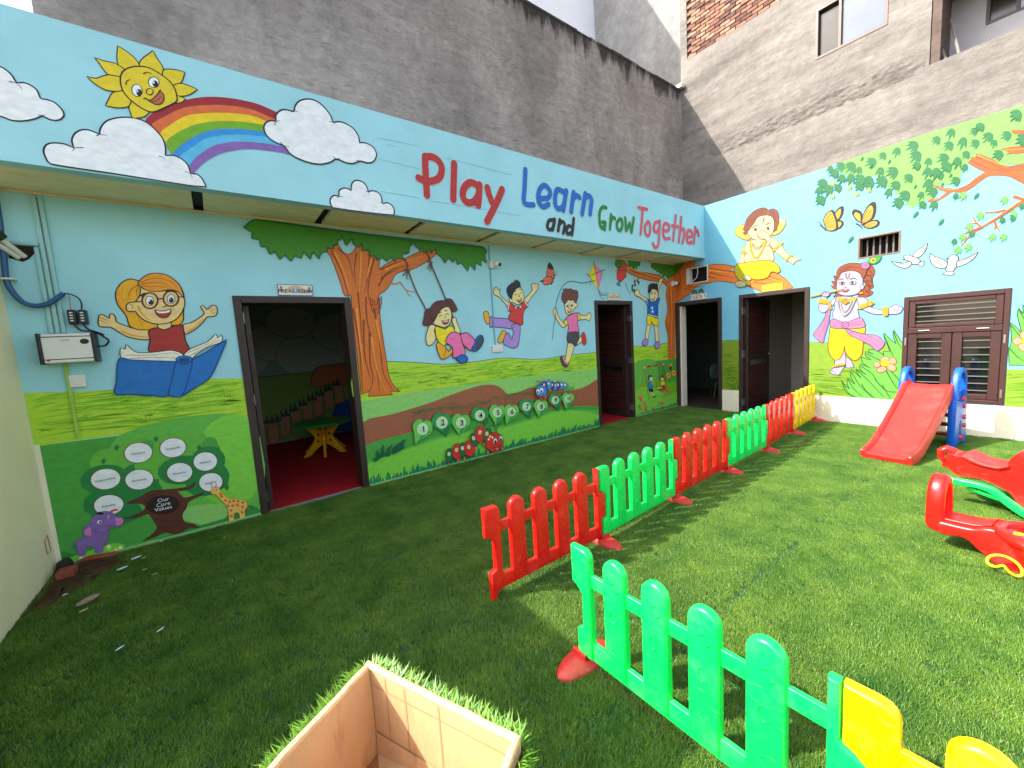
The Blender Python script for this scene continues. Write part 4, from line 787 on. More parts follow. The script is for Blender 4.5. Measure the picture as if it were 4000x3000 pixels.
('painted_foliage','B','painted light green tree crown with many dark leaves along the top edge','''F fol 0 k 1;2584 3758 2544 3685 2630 3566 2692 3569 2754 3504 2823 3498 2873 3462 2950 3453 2989 3397 3063 3401 3084 3311 3067 3282 3105 3234 3159 3216 3161 3145 3215 3116 3217 3069 3279 3038 3246 2973 3290 2965 3326 2914 3368 2942 3392 2969 3450 2974 3538 3002 3519 3075 3567 3070 3565 3137 3644 3100 3704 3122 3741 3131 3748 3235 3816 3294 4070 3168 4240 3124 4451 3008 4413 3758 4180 3760 3694 3780 3212 3782
F leafB 0 k 2;2472 3757 2492 3727 2494 3691 2482 3643 2471 3686 2431 3631 2443 3705 2406 3692 2426 3745 2450 3765
F leafB 0 k 2;2622 3721 2631 3688 2620 3657 2602 3630 2569 3616 2583 3650 2543 3650 2567 3678 2492 3683 2549 3715 2498 3737 2546 3747 2518 3775 2560 3772 2601 3753
F leafB 0 k 2;2730 3697 2750 3661 2749 3619 2741 3576 2715 3541 2717 3589 2680 3569 2693 3616 2621 3582 2663 3651 2609 3651 2650 3688 2615 3709 2654 3727 2700 3726
F leafB 0 k 2;2797 3623 2817 3592 2819 3554 2807 3502 2796 3547 2756 3488 2767 3567 2730 3553 2750 3609 2774 3631
F leafB 0 k 2;2958 3651 2967 3617 2956 3585 2939 3557 2906 3541 2919 3577 2881 3576 2904 3606 2830 3610 2885 3644 2835 3667 2882 3677 2855 3707 2896 3704 2937 3684
F leafB 0 k 2;3050 3703 3062 3679 3062 3651 3057 3623 3041 3599 3042 3631 3019 3618 3027 3649 2982 3627 3008 3672 2974 3673 2999 3697 2977 3711 3002 3723 3031 3722
F leafB 0 k 2;3177 3722 3198 3690 3199 3651 3188 3597 3177 3644 3138 3584 3149 3665 3113 3651 3131 3709 3155 3731
F leafB 0 k 2;3357 3696 3366 3661 3356 3629 3340 3600 3309 3584 3321 3621 3284 3620 3306 3651 3235 3655 3288 3689 3240 3713 3285 3723 3259 3753 3298 3750 3337 3730
F leafB 0 k 2;3543 3695 3555 3671 3555 3642 3551 3613 3535 3589 3536 3622 3514 3608 3521 3640 3479 3617 3503 3664 3471 3664 3495 3690 3474 3704 3497 3716 3524 3715
F leafB 0 k 2;3653 3746 3673 3713 3675 3673 3665 3619 3654 3667 3618 3606 3627 3688 3594 3674 3611 3732 3633 3754
F leafB 0 k 2;3853 3647 3859 3625 3853 3605 3844 3586 3825 3576 3832 3599 3811 3599 3823 3619 3782 3621 3813 3643 3784 3658 3810 3665 3795 3684 3818 3682 3841 3669
F leafB 0 k 2;3653 3588 3666 3563 3666 3531 3661 3500 3645 3473 3646 3509 3622 3494 3630 3529 3585 3503 3611 3554 3576 3554 3602 3581 3579 3596 3604 3610 3633 3609
F leafB 0 k 2;3753 3602 3773 3568 3776 3525 3766 3467 3754 3518 3716 3452 3726 3540 3691 3524 3708 3587 3731 3611
F leafB 0 k 2;3869 3510 3875 3485 3869 3462 3858 3442 3838 3430 3846 3456 3821 3455 3836 3477 3790 3479 3824 3504 3792 3520 3821 3528 3804 3549 3829 3548 3855 3534
F leafB 0 k 2;3961 3560 3974 3533 3975 3500 3970 3468 3955 3440 3955 3477 3932 3461 3939 3498 3895 3471 3920 3523 3886 3523 3911 3552 3889 3567 3913 3582 3942 3581
F leafB 0 k 2;3993 3475 4006 3452 4008 3424 4002 3384 3994 3418 3970 3374 3976 3433 3953 3422 3964 3464 3979 3481
F leafB 0 k 2;4102 3499 4108 3473 4102 3448 4091 3427 4071 3414 4079 3441 4054 3441 4068 3464 4022 3466 4056 3492 4024 3509 4053 3518 4036 3540 4062 3538 4088 3524
F leafB 0 k 2;3376 3588 3393 3556 3393 3517 3387 3478 3366 3445 3366 3490 3336 3470 3346 3514 3288 3482 3322 3545 3277 3545 3310 3579 3281 3597 3314 3614 3351 3614
F leafB 0 k 2;3470 3479 3487 3451 3489 3417 3480 3369 3470 3411 3438 3356 3446 3428 3417 3414 3432 3466 3451 3486
F leafB 0 k 2;3627 3444 3635 3413 3626 3384 3612 3358 3586 3343 3596 3376 3565 3374 3583 3402 3523 3404 3568 3435 3527 3455 3565 3466 3543 3492 3576 3490 3609 3474
F leafB 0 k 2;3792 3426 3802 3405 3803 3380 3799 3354 3787 3333 3787 3362 3769 3349 3774 3377 3739 3355 3759 3397 3732 3396 3752 3419 3734 3430 3754 3442 3777 3442
F leafB 0 k 2;3020 3533 3042 3500 3044 3460 3032 3404 3020 3453 2979 3389 2990 3473 2952 3458 2972 3518 2997 3542
F leafB 0 k 2;3177 3448 3186 3413 3176 3379 3158 3349 3125 3331 3138 3369 3098 3367 3122 3400 3047 3402 3103 3439 3052 3461 3100 3474 3072 3504 3113 3503 3155 3483
F leafB 0 k 2;3310 3338 3323 3313 3324 3283 3319 3252 3302 3226 3302 3261 3279 3245 3287 3279 3240 3252 3267 3303 3232 3301 3258 3329 3235 3343 3261 3357 3290 3358
F leafB 0 k 2;3468 3367 3489 3334 3491 3293 3480 3235 3469 3285 3430 3219 3440 3305 3404 3288 3422 3350 3446 3375
F leafB 0 k 2;3595 3250 3601 3227 3594 3204 3584 3184 3563 3172 3571 3197 3547 3195 3562 3217 3516 3217 3550 3242 3519 3256 3547 3265 3530 3284 3556 3284 3581 3272
F leafB 0 k 2;3193 3291 3208 3263 3208 3229 3202 3194 3183 3165 3184 3204 3156 3186 3166 3224 3113 3194 3144 3250 3103 3249 3133 3280 3107 3295 3136 3312 3170 3312
F leafB 0 k 2;3483 3223 3505 3187 3507 3142 3496 3079 3483 3133 3441 3060 3452 3154 3413 3135 3433 3203 3459 3230
F leafB 0 k 2;3731 3139 3738 3114 3731 3090 3720 3067 3698 3054 3707 3081 3681 3079 3696 3103 3648 3101 3684 3130 3651 3144 3681 3155 3663 3176 3690 3176 3717 3163
F leafB 0 k 2;3287 3136 3303 3106 3303 3069 3297 3032 3277 2999 3278 3041 3249 3021 3259 3063 3203 3029 3235 3091 3192 3088 3224 3123 3196 3138 3227 3157 3263 3159
F leafB 0 k 2;3417 3093 3433 3068 3434 3036 3426 2992 3417 3029 3387 2978 3395 3044 3367 3030 3381 3078 3400 3098
F leafB 0 k 2;3543 3080 3551 3051 3543 3023 3530 2998 3505 2982 3515 3014 3485 3011 3502 3038 3445 3036 3488 3069 3449 3085 3485 3097 3464 3120 3495 3121 3527 3107
F leafB 0 k 2;3060 3391 3078 3357 3078 3316 3071 3275 3047 3240 3048 3286 3015 3265 3026 3311 2961 3275 2999 3343 2949 3342 2987 3379 2954 3397 2991 3417 3032 3417
F leafB 0 k 2;3110 3232 3129 3203 3131 3166 3121 3115 3110 3159 3073 3099 3083 3176 3050 3161 3067 3216 3090 3239
F leafB 0 k 2;3239 3043 3248 3010 3238 2978 3222 2949 3191 2931 3204 2967 3168 2963 3189 2994 3120 2992 3172 3030 3125 3048 3168 3062 3143 3089 3181 3090 3219 3074
F leafB 0 k 2;3446 2961 3458 2940 3458 2912 3454 2885 3439 2860 3440 2892 3419 2876 3426 2907 3386 2881 3409 2927 3378 2924 3401 2951 3381 2962 3403 2976 3429 2978
F leafB 0 k 2;3538 2946 3557 2916 3559 2878 3550 2825 3539 2869 3504 2806 3513 2887 3480 2869 3497 2927 3518 2952
F leafB 0 k 2;2940 3391 2950 3354 2938 3319 2919 3287 2883 3268 2898 3308 2855 3306 2881 3340 2800 3341 2861 3380 2806 3403 2857 3417 2827 3448 2872 3447 2917 3427
F leafB 0 k 2;2824 3401 2838 3374 2838 3341 2832 3308 2812 3280 2814 3318 2786 3301 2796 3338 2742 3309 2773 3363 2732 3362 2763 3392 2737 3407 2766 3422 2801 3422
F leafB 0 k 2;2712 3559 2737 3522 2739 3475 2724 3412 2710 3467 2661 3395 2675 3491 2630 3473 2654 3542 2684 3569
F leafB 0 k 2;2594 3437 2602 3410 2593 3384 2578 3361 2550 3348 2562 3377 2529 3375 2549 3400 2487 3401 2534 3429 2492 3446 2531 3456 2509 3479 2543 3478 2577 3463
F leafB 0 k 2;2406 3586 2424 3554 2423 3516 2415 3478 2391 3446 2393 3490 2358 3471 2370 3513 2304 3482 2343 3544 2292 3544 2331 3577 2298 3595 2335 3612 2378 3611
F leafB 0 k 2;2463 3499 2492 3457 2493 3405 2477 3334 2461 3396 2403 3314 2420 3422 2367 3402 2395 3479 2431 3510
F leafB 0 k 2;2551 3656 2560 3626 2550 3598 2533 3573 2502 3559 2515 3591 2478 3590 2501 3617 2431 3620 2483 3650 2437 3670 2481 3680 2455 3706 2494 3703 2532 3686
F leafB 0 k 2;3645 3355 3659 3327 3659 3292 3654 3257 3636 3228 3637 3267 3611 3249 3620 3288 3570 3258 3599 3315 3560 3313 3589 3345 3564 3360 3591 3377 3623 3377
F leafB 0 k 2;3775 3294 3789 3271 3791 3241 3784 3200 3776 3235 3750 3188 3756 3250 3732 3237 3744 3282 3760 3300
F leafB 0 k 2;4051 3317 4057 3291 4051 3266 4040 3243 4019 3230 4027 3258 4002 3256 4017 3280 3969 3281 4004 3309 3971 3325 4001 3335 3983 3356 4010 3356 4037 3342
F leafB 0 k 2;4153 3712 4166 3684 4167 3650 4163 3616 4147 3588 4147 3627 4124 3611 4131 3648 4087 3621 4112 3676 4078 3676 4103 3705 4080 3722 4105 3736 4134 3735
F leafB 0 k 2;2347 3510 2370 3477 2371 3436 2357 3380 2345 3429 2299 3365 2312 3450 2270 3434 2293 3494 2321 3518
F leafB 0 k 2;2847 3469 2857 3434 2846 3402 2827 3372 2794 3355 2808 3392 2767 3391 2792 3422 2715 3424 2773 3460 2721 3482 2769 3494 2741 3523 2784 3522 2826 3503
F leafB 0 k 2;2917 3450 2930 3426 2930 3397 2924 3368 2907 3343 2908 3376 2884 3362 2892 3394 2845 3369 2873 3417 2837 3416 2864 3442 2841 3456 2867 3469 2897 3469
F leafB 0 k 2;2606 3592 2630 3557 2632 3514 2618 3455 2605 3506 2558 3439 2572 3529 2529 3512 2552 3576 2580 3601
F leafB 0 k 2;4219 3409 4226 3379 4219 3351 4207 3325 4184 3310 4193 3342 4165 3340 4181 3368 4128 3369 4167 3400 4131 3419 4164 3430 4144 3455 4173 3454 4203 3438
F leafB 0 k 2;3890 3696 3901 3673 3901 3646 3897 3618 3884 3596 3884 3627 3865 3614 3871 3644 3833 3622 3855 3666 3826 3667 3847 3690 3828 3704 3849 3715 3873 3714
F leafB 0 k 2;3716 3393 3735 3361 3737 3321 3728 3266 3716 3314 3681 3251 3690 3333 3657 3317 3674 3377 3695 3400
F leafB 0 k 2;3387 3441 3393 3417 3387 3395 3375 3374 3353 3363 3362 3388 3336 3387 3352 3409 3303 3410 3339 3435 3306 3450 3337 3459 3319 3479 3346 3478 3373 3465
F leafB 0 k 2;2388 3358 2406 3327 2405 3288 2397 3250 2373 3216 2374 3260 2340 3240 2352 3283 2285 3250 2325 3313 2273 3311 2312 3347 2279 3364 2317 3382 2359 3382
F leafB 0 k 2;3543 3333 3565 3298 3567 3253 3556 3192 3543 3245 3502 3174 3513 3267 3475 3248 3494 3315 3519 3342
F leafB 0 k 2;2826 3744 2825 3719 2815 3705 2797 3690 2801 3721 2811 3738
F leafB 0 k 2;3106 3601 3106 3577 3096 3563 3080 3548 3083 3578 3093 3594
F leafB 0 k 2;3665 3226 3665 3204 3657 3191 3643 3176 3646 3203 3654 3220
F leafB 0 k 2;3362 3199 3362 3176 3353 3161 3338 3146 3341 3175 3350 3192
F leafB 0 k 2;3599 3141 3599 3118 3591 3105 3577 3089 3579 3118 3588 3134
F leafB 0 k 2;2921 3612 2920 3587 2910 3573 2892 3558 2896 3588 2906 3605
F leafY 0 k 2;2507 3529 2518 3509 2516 3487 2505 3458 2501 3485 2470 3456 2483 3500 2458 3496 2475 3526 2493 3536
F leafY 0 k 2;2698 3414 2708 3394 2707 3373 2696 3344 2692 3371 2663 3342 2676 3385 2652 3381 2668 3410 2684 3420
F leafY 0 k 2;2781 3299 2792 3280 2790 3259 2780 3231 2776 3257 2747 3228 2760 3271 2736 3266 2752 3295 2768 3305
F leafY 0 k 2;2908 3306 2919 3288 2917 3267 2907 3239 2903 3265 2876 3236 2888 3278 2865 3274 2880 3303 2896 3313
F leafY 0 k 2;2505 3350 2516 3330 2514 3308 2503 3279 2499 3306 2468 3276 2481 3320 2456 3316 2473 3346 2491 3357'''.split('\n')),
('painted_branch','B','painted orange bare branch reaching in from the right edge','''F br .0058 brd 1;4325 3150 4209 3136 4111 3143 4057 3173 3985 3260 3899 3345 3855 3382 3849 3343 3813 3352 3814 3326 3793 3302 3862 3214 3935 3146 3866 3108 3796 3048 3723 3030 3646 3056 3566 3104 3509 3139 3576 3062 3632 3022 3571 2970 3499 2976 3459 2954 3541 2935 3618 2966 3671 3004 3770 2972 3856 3018 3938 3083 4007 3080 4109 3033 4219 2916 4342 2797
S brd .0095 .0032 1;3857 3340 3966 3227 4072 3127 4213 3056
S brd .0095 .0032 1;3815 3315 3919 3204 4004 3142 4113 3092
S brd .0098 .0033 1;3724 3014 3833 3047 3937 3115
S brd .0091 .003 1;4105 3135 4211 3106
S brl .0126 .0042 1;3863 3359 3986 3240 4084 3153
S brl .0134 .0045 1;3567 3093 3647 3039 3739 3014
S brl .0136 .0045 1;3507 2962 3595 2957
F br .005 brd 1;4107 3525 4311 3441 4313 3397 4128 3481
F br .0051 brd 1;4035 3357 4128 3344 4319 3276 4322 3218 4078 3283 4104 3299
S brl .0102 .0061 1;4056 3338 4129 3314 4258 3277'''.split('\n')),
('painted_branch','B','painted thin orange twig with light leaves under the bare branch','''S br .0438 .01 1;4279 2818 4228 2735 4158 2686 4061 2612 3961 2545 3857 2465 3776 2348
S br .0305 .0204 1;4159 2798 4206 2762 4239 2747
S br .0106 .0255 1;3948 2685 4025 2669 4092 2670
S br .0193 .0086 1;3919 2535 3880 2598 3860 2657
S br .0087 .0152 1;3844 2592 3888 2575 3926 2528
S br .0279 .0086 1;3926 2522 3855 2503 3752 2469
S br .021 .0084 1;4026 2559 4038 2514 4069 2444
S br .0126 .0074 1;4034 2526 4030 2475
S brd .0061 .0031 1;4159 2671 4062 2596 3961 2529 3857 2449
S brd .0064 .0032 1;3920 2514 3833 2492
S brl .0122 .0051 1;4188 2727 4093 2649 3988 2570
F leafL 0 k 2;4099 2822 4111 2797 4111 2768 4101 2728 4095 2763 4067 2719 4077 2779 4053 2769 4067 2812 4084 2828
F leafL 0 k 2;3925 2698 3939 2673 3938 2643 3928 2601 3922 2638 3891 2591 3902 2654 3876 2642 3892 2687 3910 2705
F leafL 0 k 2;3843 2593 3857 2568 3856 2537 3846 2494 3840 2532 3808 2483 3820 2548 3793 2536 3809 2582 3828 2600
F leafL 0 k 2;4028 2430 4041 2406 4040 2375 4030 2333 4024 2369 3995 2321 4006 2385 3980 2372 3995 2417 4013 2436
F leafL 0 k 2;4110 2410 4123 2386 4122 2356 4113 2314 4107 2350 4078 2302 4089 2365 4064 2353 4079 2397 4096 2415
F leafL 0 k 2;4172 2648 4184 2624 4184 2595 4175 2554 4169 2590 4141 2544 4151 2605 4127 2594 4142 2637 4158 2654
F leafL 0 k 2;3764 2341 3778 2316 3778 2284 3767 2240 3760 2278 3728 2227 3740 2293 3712 2280 3729 2328 3748 2347
F leafL 0 k 2;3846 2356 3859 2331 3859 2299 3848 2256 3842 2293 3810 2243 3822 2309 3795 2295 3811 2342 3830 2362
F leafL 0 k 2;3796 2487 3810 2461 3809 2430 3798 2386 3792 2424 3760 2375 3772 2440 3744 2427 3761 2474 3780 2493
F leafL 0 k 2;3781 2970 3794 2944 3794 2913 3783 2871 3777 2909 3745 2863 3756 2926 3729 2916 3746 2960 3765 2977
F leafB 0 k 2;3726 2442 3738 2422 3738 2396 3731 2360 3725 2390 3700 2347 3708 2402 3686 2390 3698 2429 3713 2446
F leafB 0 k 2;3865 2495 3877 2476 3877 2450 3870 2415 3864 2445 3841 2403 3848 2456 3827 2444 3839 2483 3853 2499
F leafB 0 k 2;4092 2593 4102 2574 4103 2550 4097 2516 4091 2545 4070 2505 4076 2556 4057 2545 4067 2582 4080 2597
F leafB 0 k 2;4165 2593 4175 2575 4176 2550 4169 2517 4164 2545 4143 2506 4149 2557 4131 2546 4141 2582 4153 2597
F leafB 0 k 2;3717 2978 3728 2958 3729 2932 3721 2897 3715 2928 3691 2888 3698 2941 3677 2931 3689 2968 3703 2983
F leafB 0 k 2;4224 2706 4234 2688 4235 2664 4229 2631 4223 2659 4203 2621 4209 2671 4191 2660 4201 2696 4213 2710
F leafB 0 k 2;3894 2929 3891 2894 3876 2875 3851 2855 3859 2898 3875 2921
F leafB 0 k 2;3390 2863 3386 2825 3368 2804 3338 2783 3349 2830 3367 2855
F leafB 0 k 2;3619 2709 3615 2672 3599 2651 3571 2629 3580 2675 3597 2701
F leafB 0 k 2;2746 2708 2740 2666 2718 2642 2681 2617 2695 2669 2718 2698'''.split('\n')),
('painted_butterfly','B','left one of two painted yellow orange butterflies','''F bdk .0039 k 1;2519 3077 2563 3142 2616 3152 2623 3063 2588 2981 2554 2973
F bfly 0 k 1;2528 3067 2566 3118 2593 3125 2594 3071 2574 3006 2553 2990
F bdk .0039 k 1;2556 2963 2612 2954 2627 2896 2585 2845 2553 2861
F bfly 0 k 1;2562 2952 2597 2942 2604 2904 2577 2870 2560 2874
F bdk .004 k 1;2403 2941 2388 3038 2433 3117 2501 3133 2538 3036 2563 2925 2559 2842 2494 2834 2432 2865
F bfly 0 k 1;2410 2942 2397 3033 2438 3105 2479 3120 2517 3029 2541 2931 2534 2861 2488 2848 2438 2873
S bdk .0053 .004 1;2408 2966 2512 3030
S bdk .0053 .004 1;2409 2953 2529 2973
S bdk .0053 .004 1;2412 2939 2536 2913
S bdk .0053 .004 1;2420 2910 2531 2875
S bdk .0053 .004 1;2404 2994 2478 3092
S bdk .0214 .012 1;2358 2956 2392 2911 2421 2861
S bdk .0053 .0027 1;2372 2936 2340 2998 2294 3016
S bdk .0053 .0027 1;2372 2943 2357 2982 2323 3022'''.split('\n')),
('painted_butterfly','B','right one of two painted yellow orange butterflies','''F bdk .0038 k 1;2720 3025 2741 3073 2813 3028 2832 2973 2825 2862 2765 2920
F bfly 0 k 1;2741 2998 2758 3031 2802 2997 2812 2966 2815 2881 2773 2930
F bdk .0038 k 1;2825 2856 2835 2953 2862 3032 2909 3100 2965 3102 2977 2999 2955 2895 2887 2850 2838 2824
F bfly 0 k 1;2832 2857 2843 2949 2870 3020 2912 3073 2941 3046 2946 2983 2929 2905 2876 2865
F bdk .0038 k 1;2838 2824 2906 2862 2983 2866 3020 2823 2997 2772 2928 2761 2869 2786
F bfly 0 k 1;2848 2819 2911 2851 2973 2851 2995 2823 2975 2790 2925 2778 2874 2796
S bdk .005 .0038 1;2835 2866 2931 3012
S bdk .005 .0038 1;2839 2852 2947 2947
S bdk .005 .0038 1;2836 2903 2891 3036
S bdk .005 .0038 1;2853 2818 2974 2829
S bdk .005 .0038 1;2858 2808 2956 2791
S bdk .019 .0101 1;2775 2867 2823 2817 2837 2781
S bdk .0051 .0025 1;2787 2854 2756 2874 2720 2886'''.split('\n')),
('painted_child','B','painted seated child with elephant head in yellow cloth on the limb','''F eear .0106 brd 1;1310 3241 1206 3253 1138 3194 1145 3114 1236 3031 1325 2982 1398 2992 1354 3124
F eear .01 brd 1;1789 3223 1860 3189 1904 3113 1874 3036 1810 2974 1718 2963 1717 3062 1769 3149
F esk 0 k 1;1795 3214 1860 3185 1899 3118 1874 3079 1835 3132
F esk .0092 brd 1;1311 2937 1266 2855 1236 2737 1213 2625 1299 2609 1326 2765
F esk .0091 brd 1;1384 2966 1311 2922 1296 2787 1296 2625 1471 2569 1721 2551 1727 2711 1679 2809 1651 2903
F esk .0088 brd 1;1678 2956 1772 2890 1851 2785 1917 2657 1981 2586 2069 2540 2118 2503 2045 2489 2014 2445 1970 2489 1905 2544 1800 2652 1733 2739 1672 2840
S brd .0057 .0028 1;2020 2508 2088 2511
F esk .0091 brd 1;1354 3063 1340 3158 1397 3263 1497 3310 1608 3309 1702 3268 1743 3156 1731 3030 1691 2967 1637 2936 1554 2933 1441 2967
F ehair .0091 brown 1;1310 3074 1266 3112 1310 3135 1273 3167 1296 3230 1325 3328 1411 3408 1524 3442 1607 3425 1661 3377 1715 3382 1781 3331 1801 3240 1809 3139 1777 3061 1784 3034 1724 3010 1750 3111 1729 3232 1675 3283 1594 3313 1497 3303 1440 3222 1383 3162 1347 3111
S brown .0074 .003 1;1468 3422 1383 3327 1325 3192
S brown .0073 .0029 1;1580 3411 1468 3362 1383 3252
S brown .0072 .0029 1;1634 3388 1511 3351 1440 3281
S brown .0072 .0029 1;1675 3362 1742 3271 1776 3133
S brown .0072 .0029 1;1715 3350 1762 3280
F esk .0089 brd 1;1498 3021 1526 3081 1595 3061 1678 2978 1697 2893 1662 2813 1617 2829 1640 2891 1596 2938 1526 2962
E white .0045 k 16;1462 3118 1495 3117 1467 3095
E brown 0 k 16;1465 3119 1483 3114 1465 3098
E k 0 k 16;1466 3118 1476 3116 1466 3106
E white .0044 k 16;1654 3090 1686 3088 1657 3067
E brown 0 k 16;1654 3090 1671 3085 1654 3069
E k 0 k 16;1655 3089 1665 3087 1655 3078
S k .012 .006 1;1412 3154 1455 3181 1500 3179
S k .0132 .0058 1;1625 3161 1669 3164 1701 3144
S dred .0161 .0102 1;1597 3268 1574 3198
S brd .009 .0045 1;1491 3030 1526 2977
S gold .0303 .0303 1;1384 2953 1396 2811 1457 2665 1528 2690 1597 2827 1618 2908
S brd .0091 .006 1;1413 2898 1470 2803 1541 2810 1582 2875
S gold .0136 .0136 1;1424 2911 1477 2831 1555 2844 1585 2889
S gold .0463 .0463 1;1260 2794 1314 2775
S gold .0351 .0351 1;1733 2724 1857 2813
S gold .0345 .0345 1;1916 2535 1981 2601
F dhoti .011 brd 1;1175 2609 1266 2615 1471 2607 1653 2586 1734 2545 1802 2477 1835 2384 1789 2359 1709 2391 1655 2311 1558 2293 1443 2311 1356 2375 1393 2214 1326 2236 1236 2300 1160 2407 1129 2523
S gold .0108 .0046 1;1296 2571 1311 2460 1400 2352
S gold .0108 .0046 1;1355 2560 1385 2447 1472 2340
S gold .0106 .0046 1;1471 2553 1570 2520 1640 2433 1627 2330
S gold .0105 .0045 1;1556 2553 1681 2470 1682 2396
S gold .0107 .0046 1;1414 2426 1529 2346 1627 2345
S gold .011 .0047 1;1206 2540 1206 2399
S gold .0108 .0046 1;1385 2508 1443 2422
F esk .0095 brd 1;1144 2311 1236 2320 1311 2273 1314 2218 1206 2215 1147 2258
F esk .0094 brd 1;1254 2399 1341 2400 1403 2336 1385 2305 1296 2325
F esk .0063 brd 1;1129 2554 1082 2559 1038 2531 1129 2491'''.split('\n')),
('painted_child','B','painted standing child with lavender skin playing a flute','''F khair .0072 brown 1;2827 2305 2894 2307 2962 2252 2988 2163 2966 2067 2978 1966 2943 1928 2980 1895 2950 1851 2895 1837 2815 1858 2835 1957 2890 2007 2854 2114
F khair .0075 brown 1;2586 2007 2531 2000 2496 2058 2539 2044 2500 2122 2547 2115 2521 2198 2564 2175 2585 2082 2562 1995 2546 1869 2533 1886 2527 1909 2589 1871 2625 1897
F lav .0092 ele2 1;2687 997 2742 966 2779 890 2790 849 2745 833 2696 851
F lav .0094 ele2 1;2571 967 2678 1135 2698 905 2649 780 2613 726 2550 735 2505 766 2536 809 2566 857
S ele2 .0063 .0032 1;2530 785 2556 762
S ele2 .0063 .0032 1;2555 781 2581 747
S ele2 .0061 .0031 1;2744 875 2757 844
F sash .0093 catP 1;2459 1810 2494 1776 2495 1606 2473 1453 2437 1299 2419 1213 2373 1230 2292 1329 2311 1384 2394 1521 2444 1642
S catP .0046 .0031 1;2474 1732 2434 1487 2359 1270
S catP .0046 .0031 1;2454 1765 2432 1581 2318 1352
S catP .0046 .0031 1;2488 1622 2448 1408 2406 1237
F kyel .0109 brd 1;2511 1451 2672 1417 2894 1426 2902 1337 2889 1190 2875 1026 2814 944 2754 966 2692 1058 2678 1151 2662 1043 2620 966 2558 951 2499 1045 2478 1187 2494 1343
S gold .0091 .0046 1;2670 1395 2651 1243 2543 1076
S gold .0091 .0046 1;2668 1380 2633 1259 2503 1171
S gold .0091 .0046 1;2674 1334 2665 1166 2595 1013
S gold .0091 .0046 1;2697 1348 2786 1133 2869 1071
S gold .0091 .0046 1;2692 1318 2738 1134 2812 996
S gold .0091 .0046 1;2685 1364 2807 1222 2886 1190
S gold .0091 .0046 1;2660 1395 2601 1322 2495 1281
F sash .0091 catP 1;2678 1417 2756 1375 2897 1322 3031 1294 3104 1211 3113 1161 3069 1094 3026 1080 2968 1158 2900 1204 2806 1267 2734 1316
S catP .0045 .003 1;2733 1361 2921 1248 3058 1126
S catP .0045 .003 1;2756 1367 2943 1291 3089 1183
F lav .0091 ele2 1;2564 1874 2625 1882 2780 1848 2840 1782 2819 1667 2834 1555 2765 1509 2658 1502 2553 1543 2526 1635 2549 1724 2541 1801
F lav .0088 ele2 1;2792 1846 2884 1835 2924 1787 2932 1714 3021 1661 3097 1640 3149 1663 3190 1686 3215 1707 3232 1682 3278 1663 3279 1622 3255 1580 3214 1570 3131 1577 3001 1589 2900 1644 2836 1709
S ele2 .0056 .0028 1;3192 1630 3232 1654 3273 1643
S ele2 .0056 .0028 1;3198 1616 3269 1616
S ele2 .0056 .0028 1;3214 1593 3250 1594
F lav .0091 ele2 1;2571 1858 2516 1842 2492 1776 2468 1702 2417 1665 2365 1696 2353 1775 2382 1850 2387 1912 2367 1945 2412 1978 2482 1961 2489 1914 2452 1873 2466 1802 2530 1757
F sash .0093 catP 1;2509 1544 2559 1555 2682 1497 2845 1557 2890 1499 2896 1422 2779 1403 2660 1414 2511 1440
E sash .0076 catP 16;2679 1465 2720 1463 2680 1417
S catP .006 .006 0;2700 1464 2698 1453 2692 1444 2684 1440 2675 1441 2667 1446 2661 1455 2659 1467 2660 1478 2666 1486 2674 1491 2683 1490 2691 1485 2697 1475 2700 1464
S catP .0046 .0031 1;2522 1512 2658 1471
S catP .0046 .0031 1;2523 1473 2647 1442
S catP .0045 .003 1;2718 1475 2881 1507
S catP .0045 .003 1;2719 1445 2887 1463
F lav .0091 ele2 1;2569 1972 2577 2143 2624 2218 2725 2234 2830 2183 2863 2083 2852 1970 2814 1902 2733 1880 2649 1891 2600 1920
F khair .009 brown 1;2584 2135 2565 2145 2571 2264 2628 2320 2722 2339 2815 2315 2901 2249 2877 2110 2854 2114 2830 2175 2760 2223 2678 2230 2618 2211
S brown .009 .003 1;2594 2200 2641 2281 2758 2296
S brown .0089 .003 1;2630 2224 2712 2276 2828 2255
S brown .0086 .0029 1;2851 2229 2918 2217 2965 2138
S brown .0086 .0029 1;2887 2151 2943 2113 2957 2026
S brown .0087 .0029 1;2878 2067 2935 2001 2926 1916
S brown .0087 .0029 1;2892 1935 2938 1886 2906 1854
S brown .0086 .0043 1;2898 2149 2932 2124 2970 2137
S brown .0086 .0043 1;2900 2078 2934 2052 2972 2066
S brown .0086 .0043 1;2902 2006 2936 1981 2974 1995
E lav .0058 ele2 16;2857 1983 2876 1976 2853 1950
F gold .0044 k 1;2836 1914 2865 1910 2869 1886 2820 1893
E sash .0057 catP 16;2884 2273 2933 2264 2885 2225
E sash .0043 catP 8;2913 2268 2929 2265 2913 2251
E sash .0043 catP 8;2899 2246 2916 2243 2899 2229
E sash .0043 catP 8;2870 2251 2887 2248 2870 2234
E sash .0043 catP 8;2854 2279 2871 2275 2855 2261
E sash .0043 catP 8;2868 2301 2885 2298 2869 2284
E sash .0043 catP 8;2898 2295 2914 2292 2898 2278
F kgrn .0071 bushd 1;2910 2315 2937 2369 2991 2379 3057 2370 3030 2309 2977 2277
E kyel 0 k 16;2965 2329 2991 2343 2977 2302
E redk 0 k 16;2968 2329 2984 2338 2975 2315
E teal 0 k 16;2970 2329 2979 2334 2974 2321
E white .006 k 16;2627 2068 2660 2064 2628 2047
E brown 0 k 16;2631 2069 2646 2067 2631 2051
E k 0 k 16;2631 2069 2638 2068 2631 2060
E white .0059 k 16;2753 2055 2788 2054 2755 2033
E brown 0 k 16;2750 2056 2764 2054 2750 2037
E k 0 k 16;2750 2056 2757 2055 2750 2046
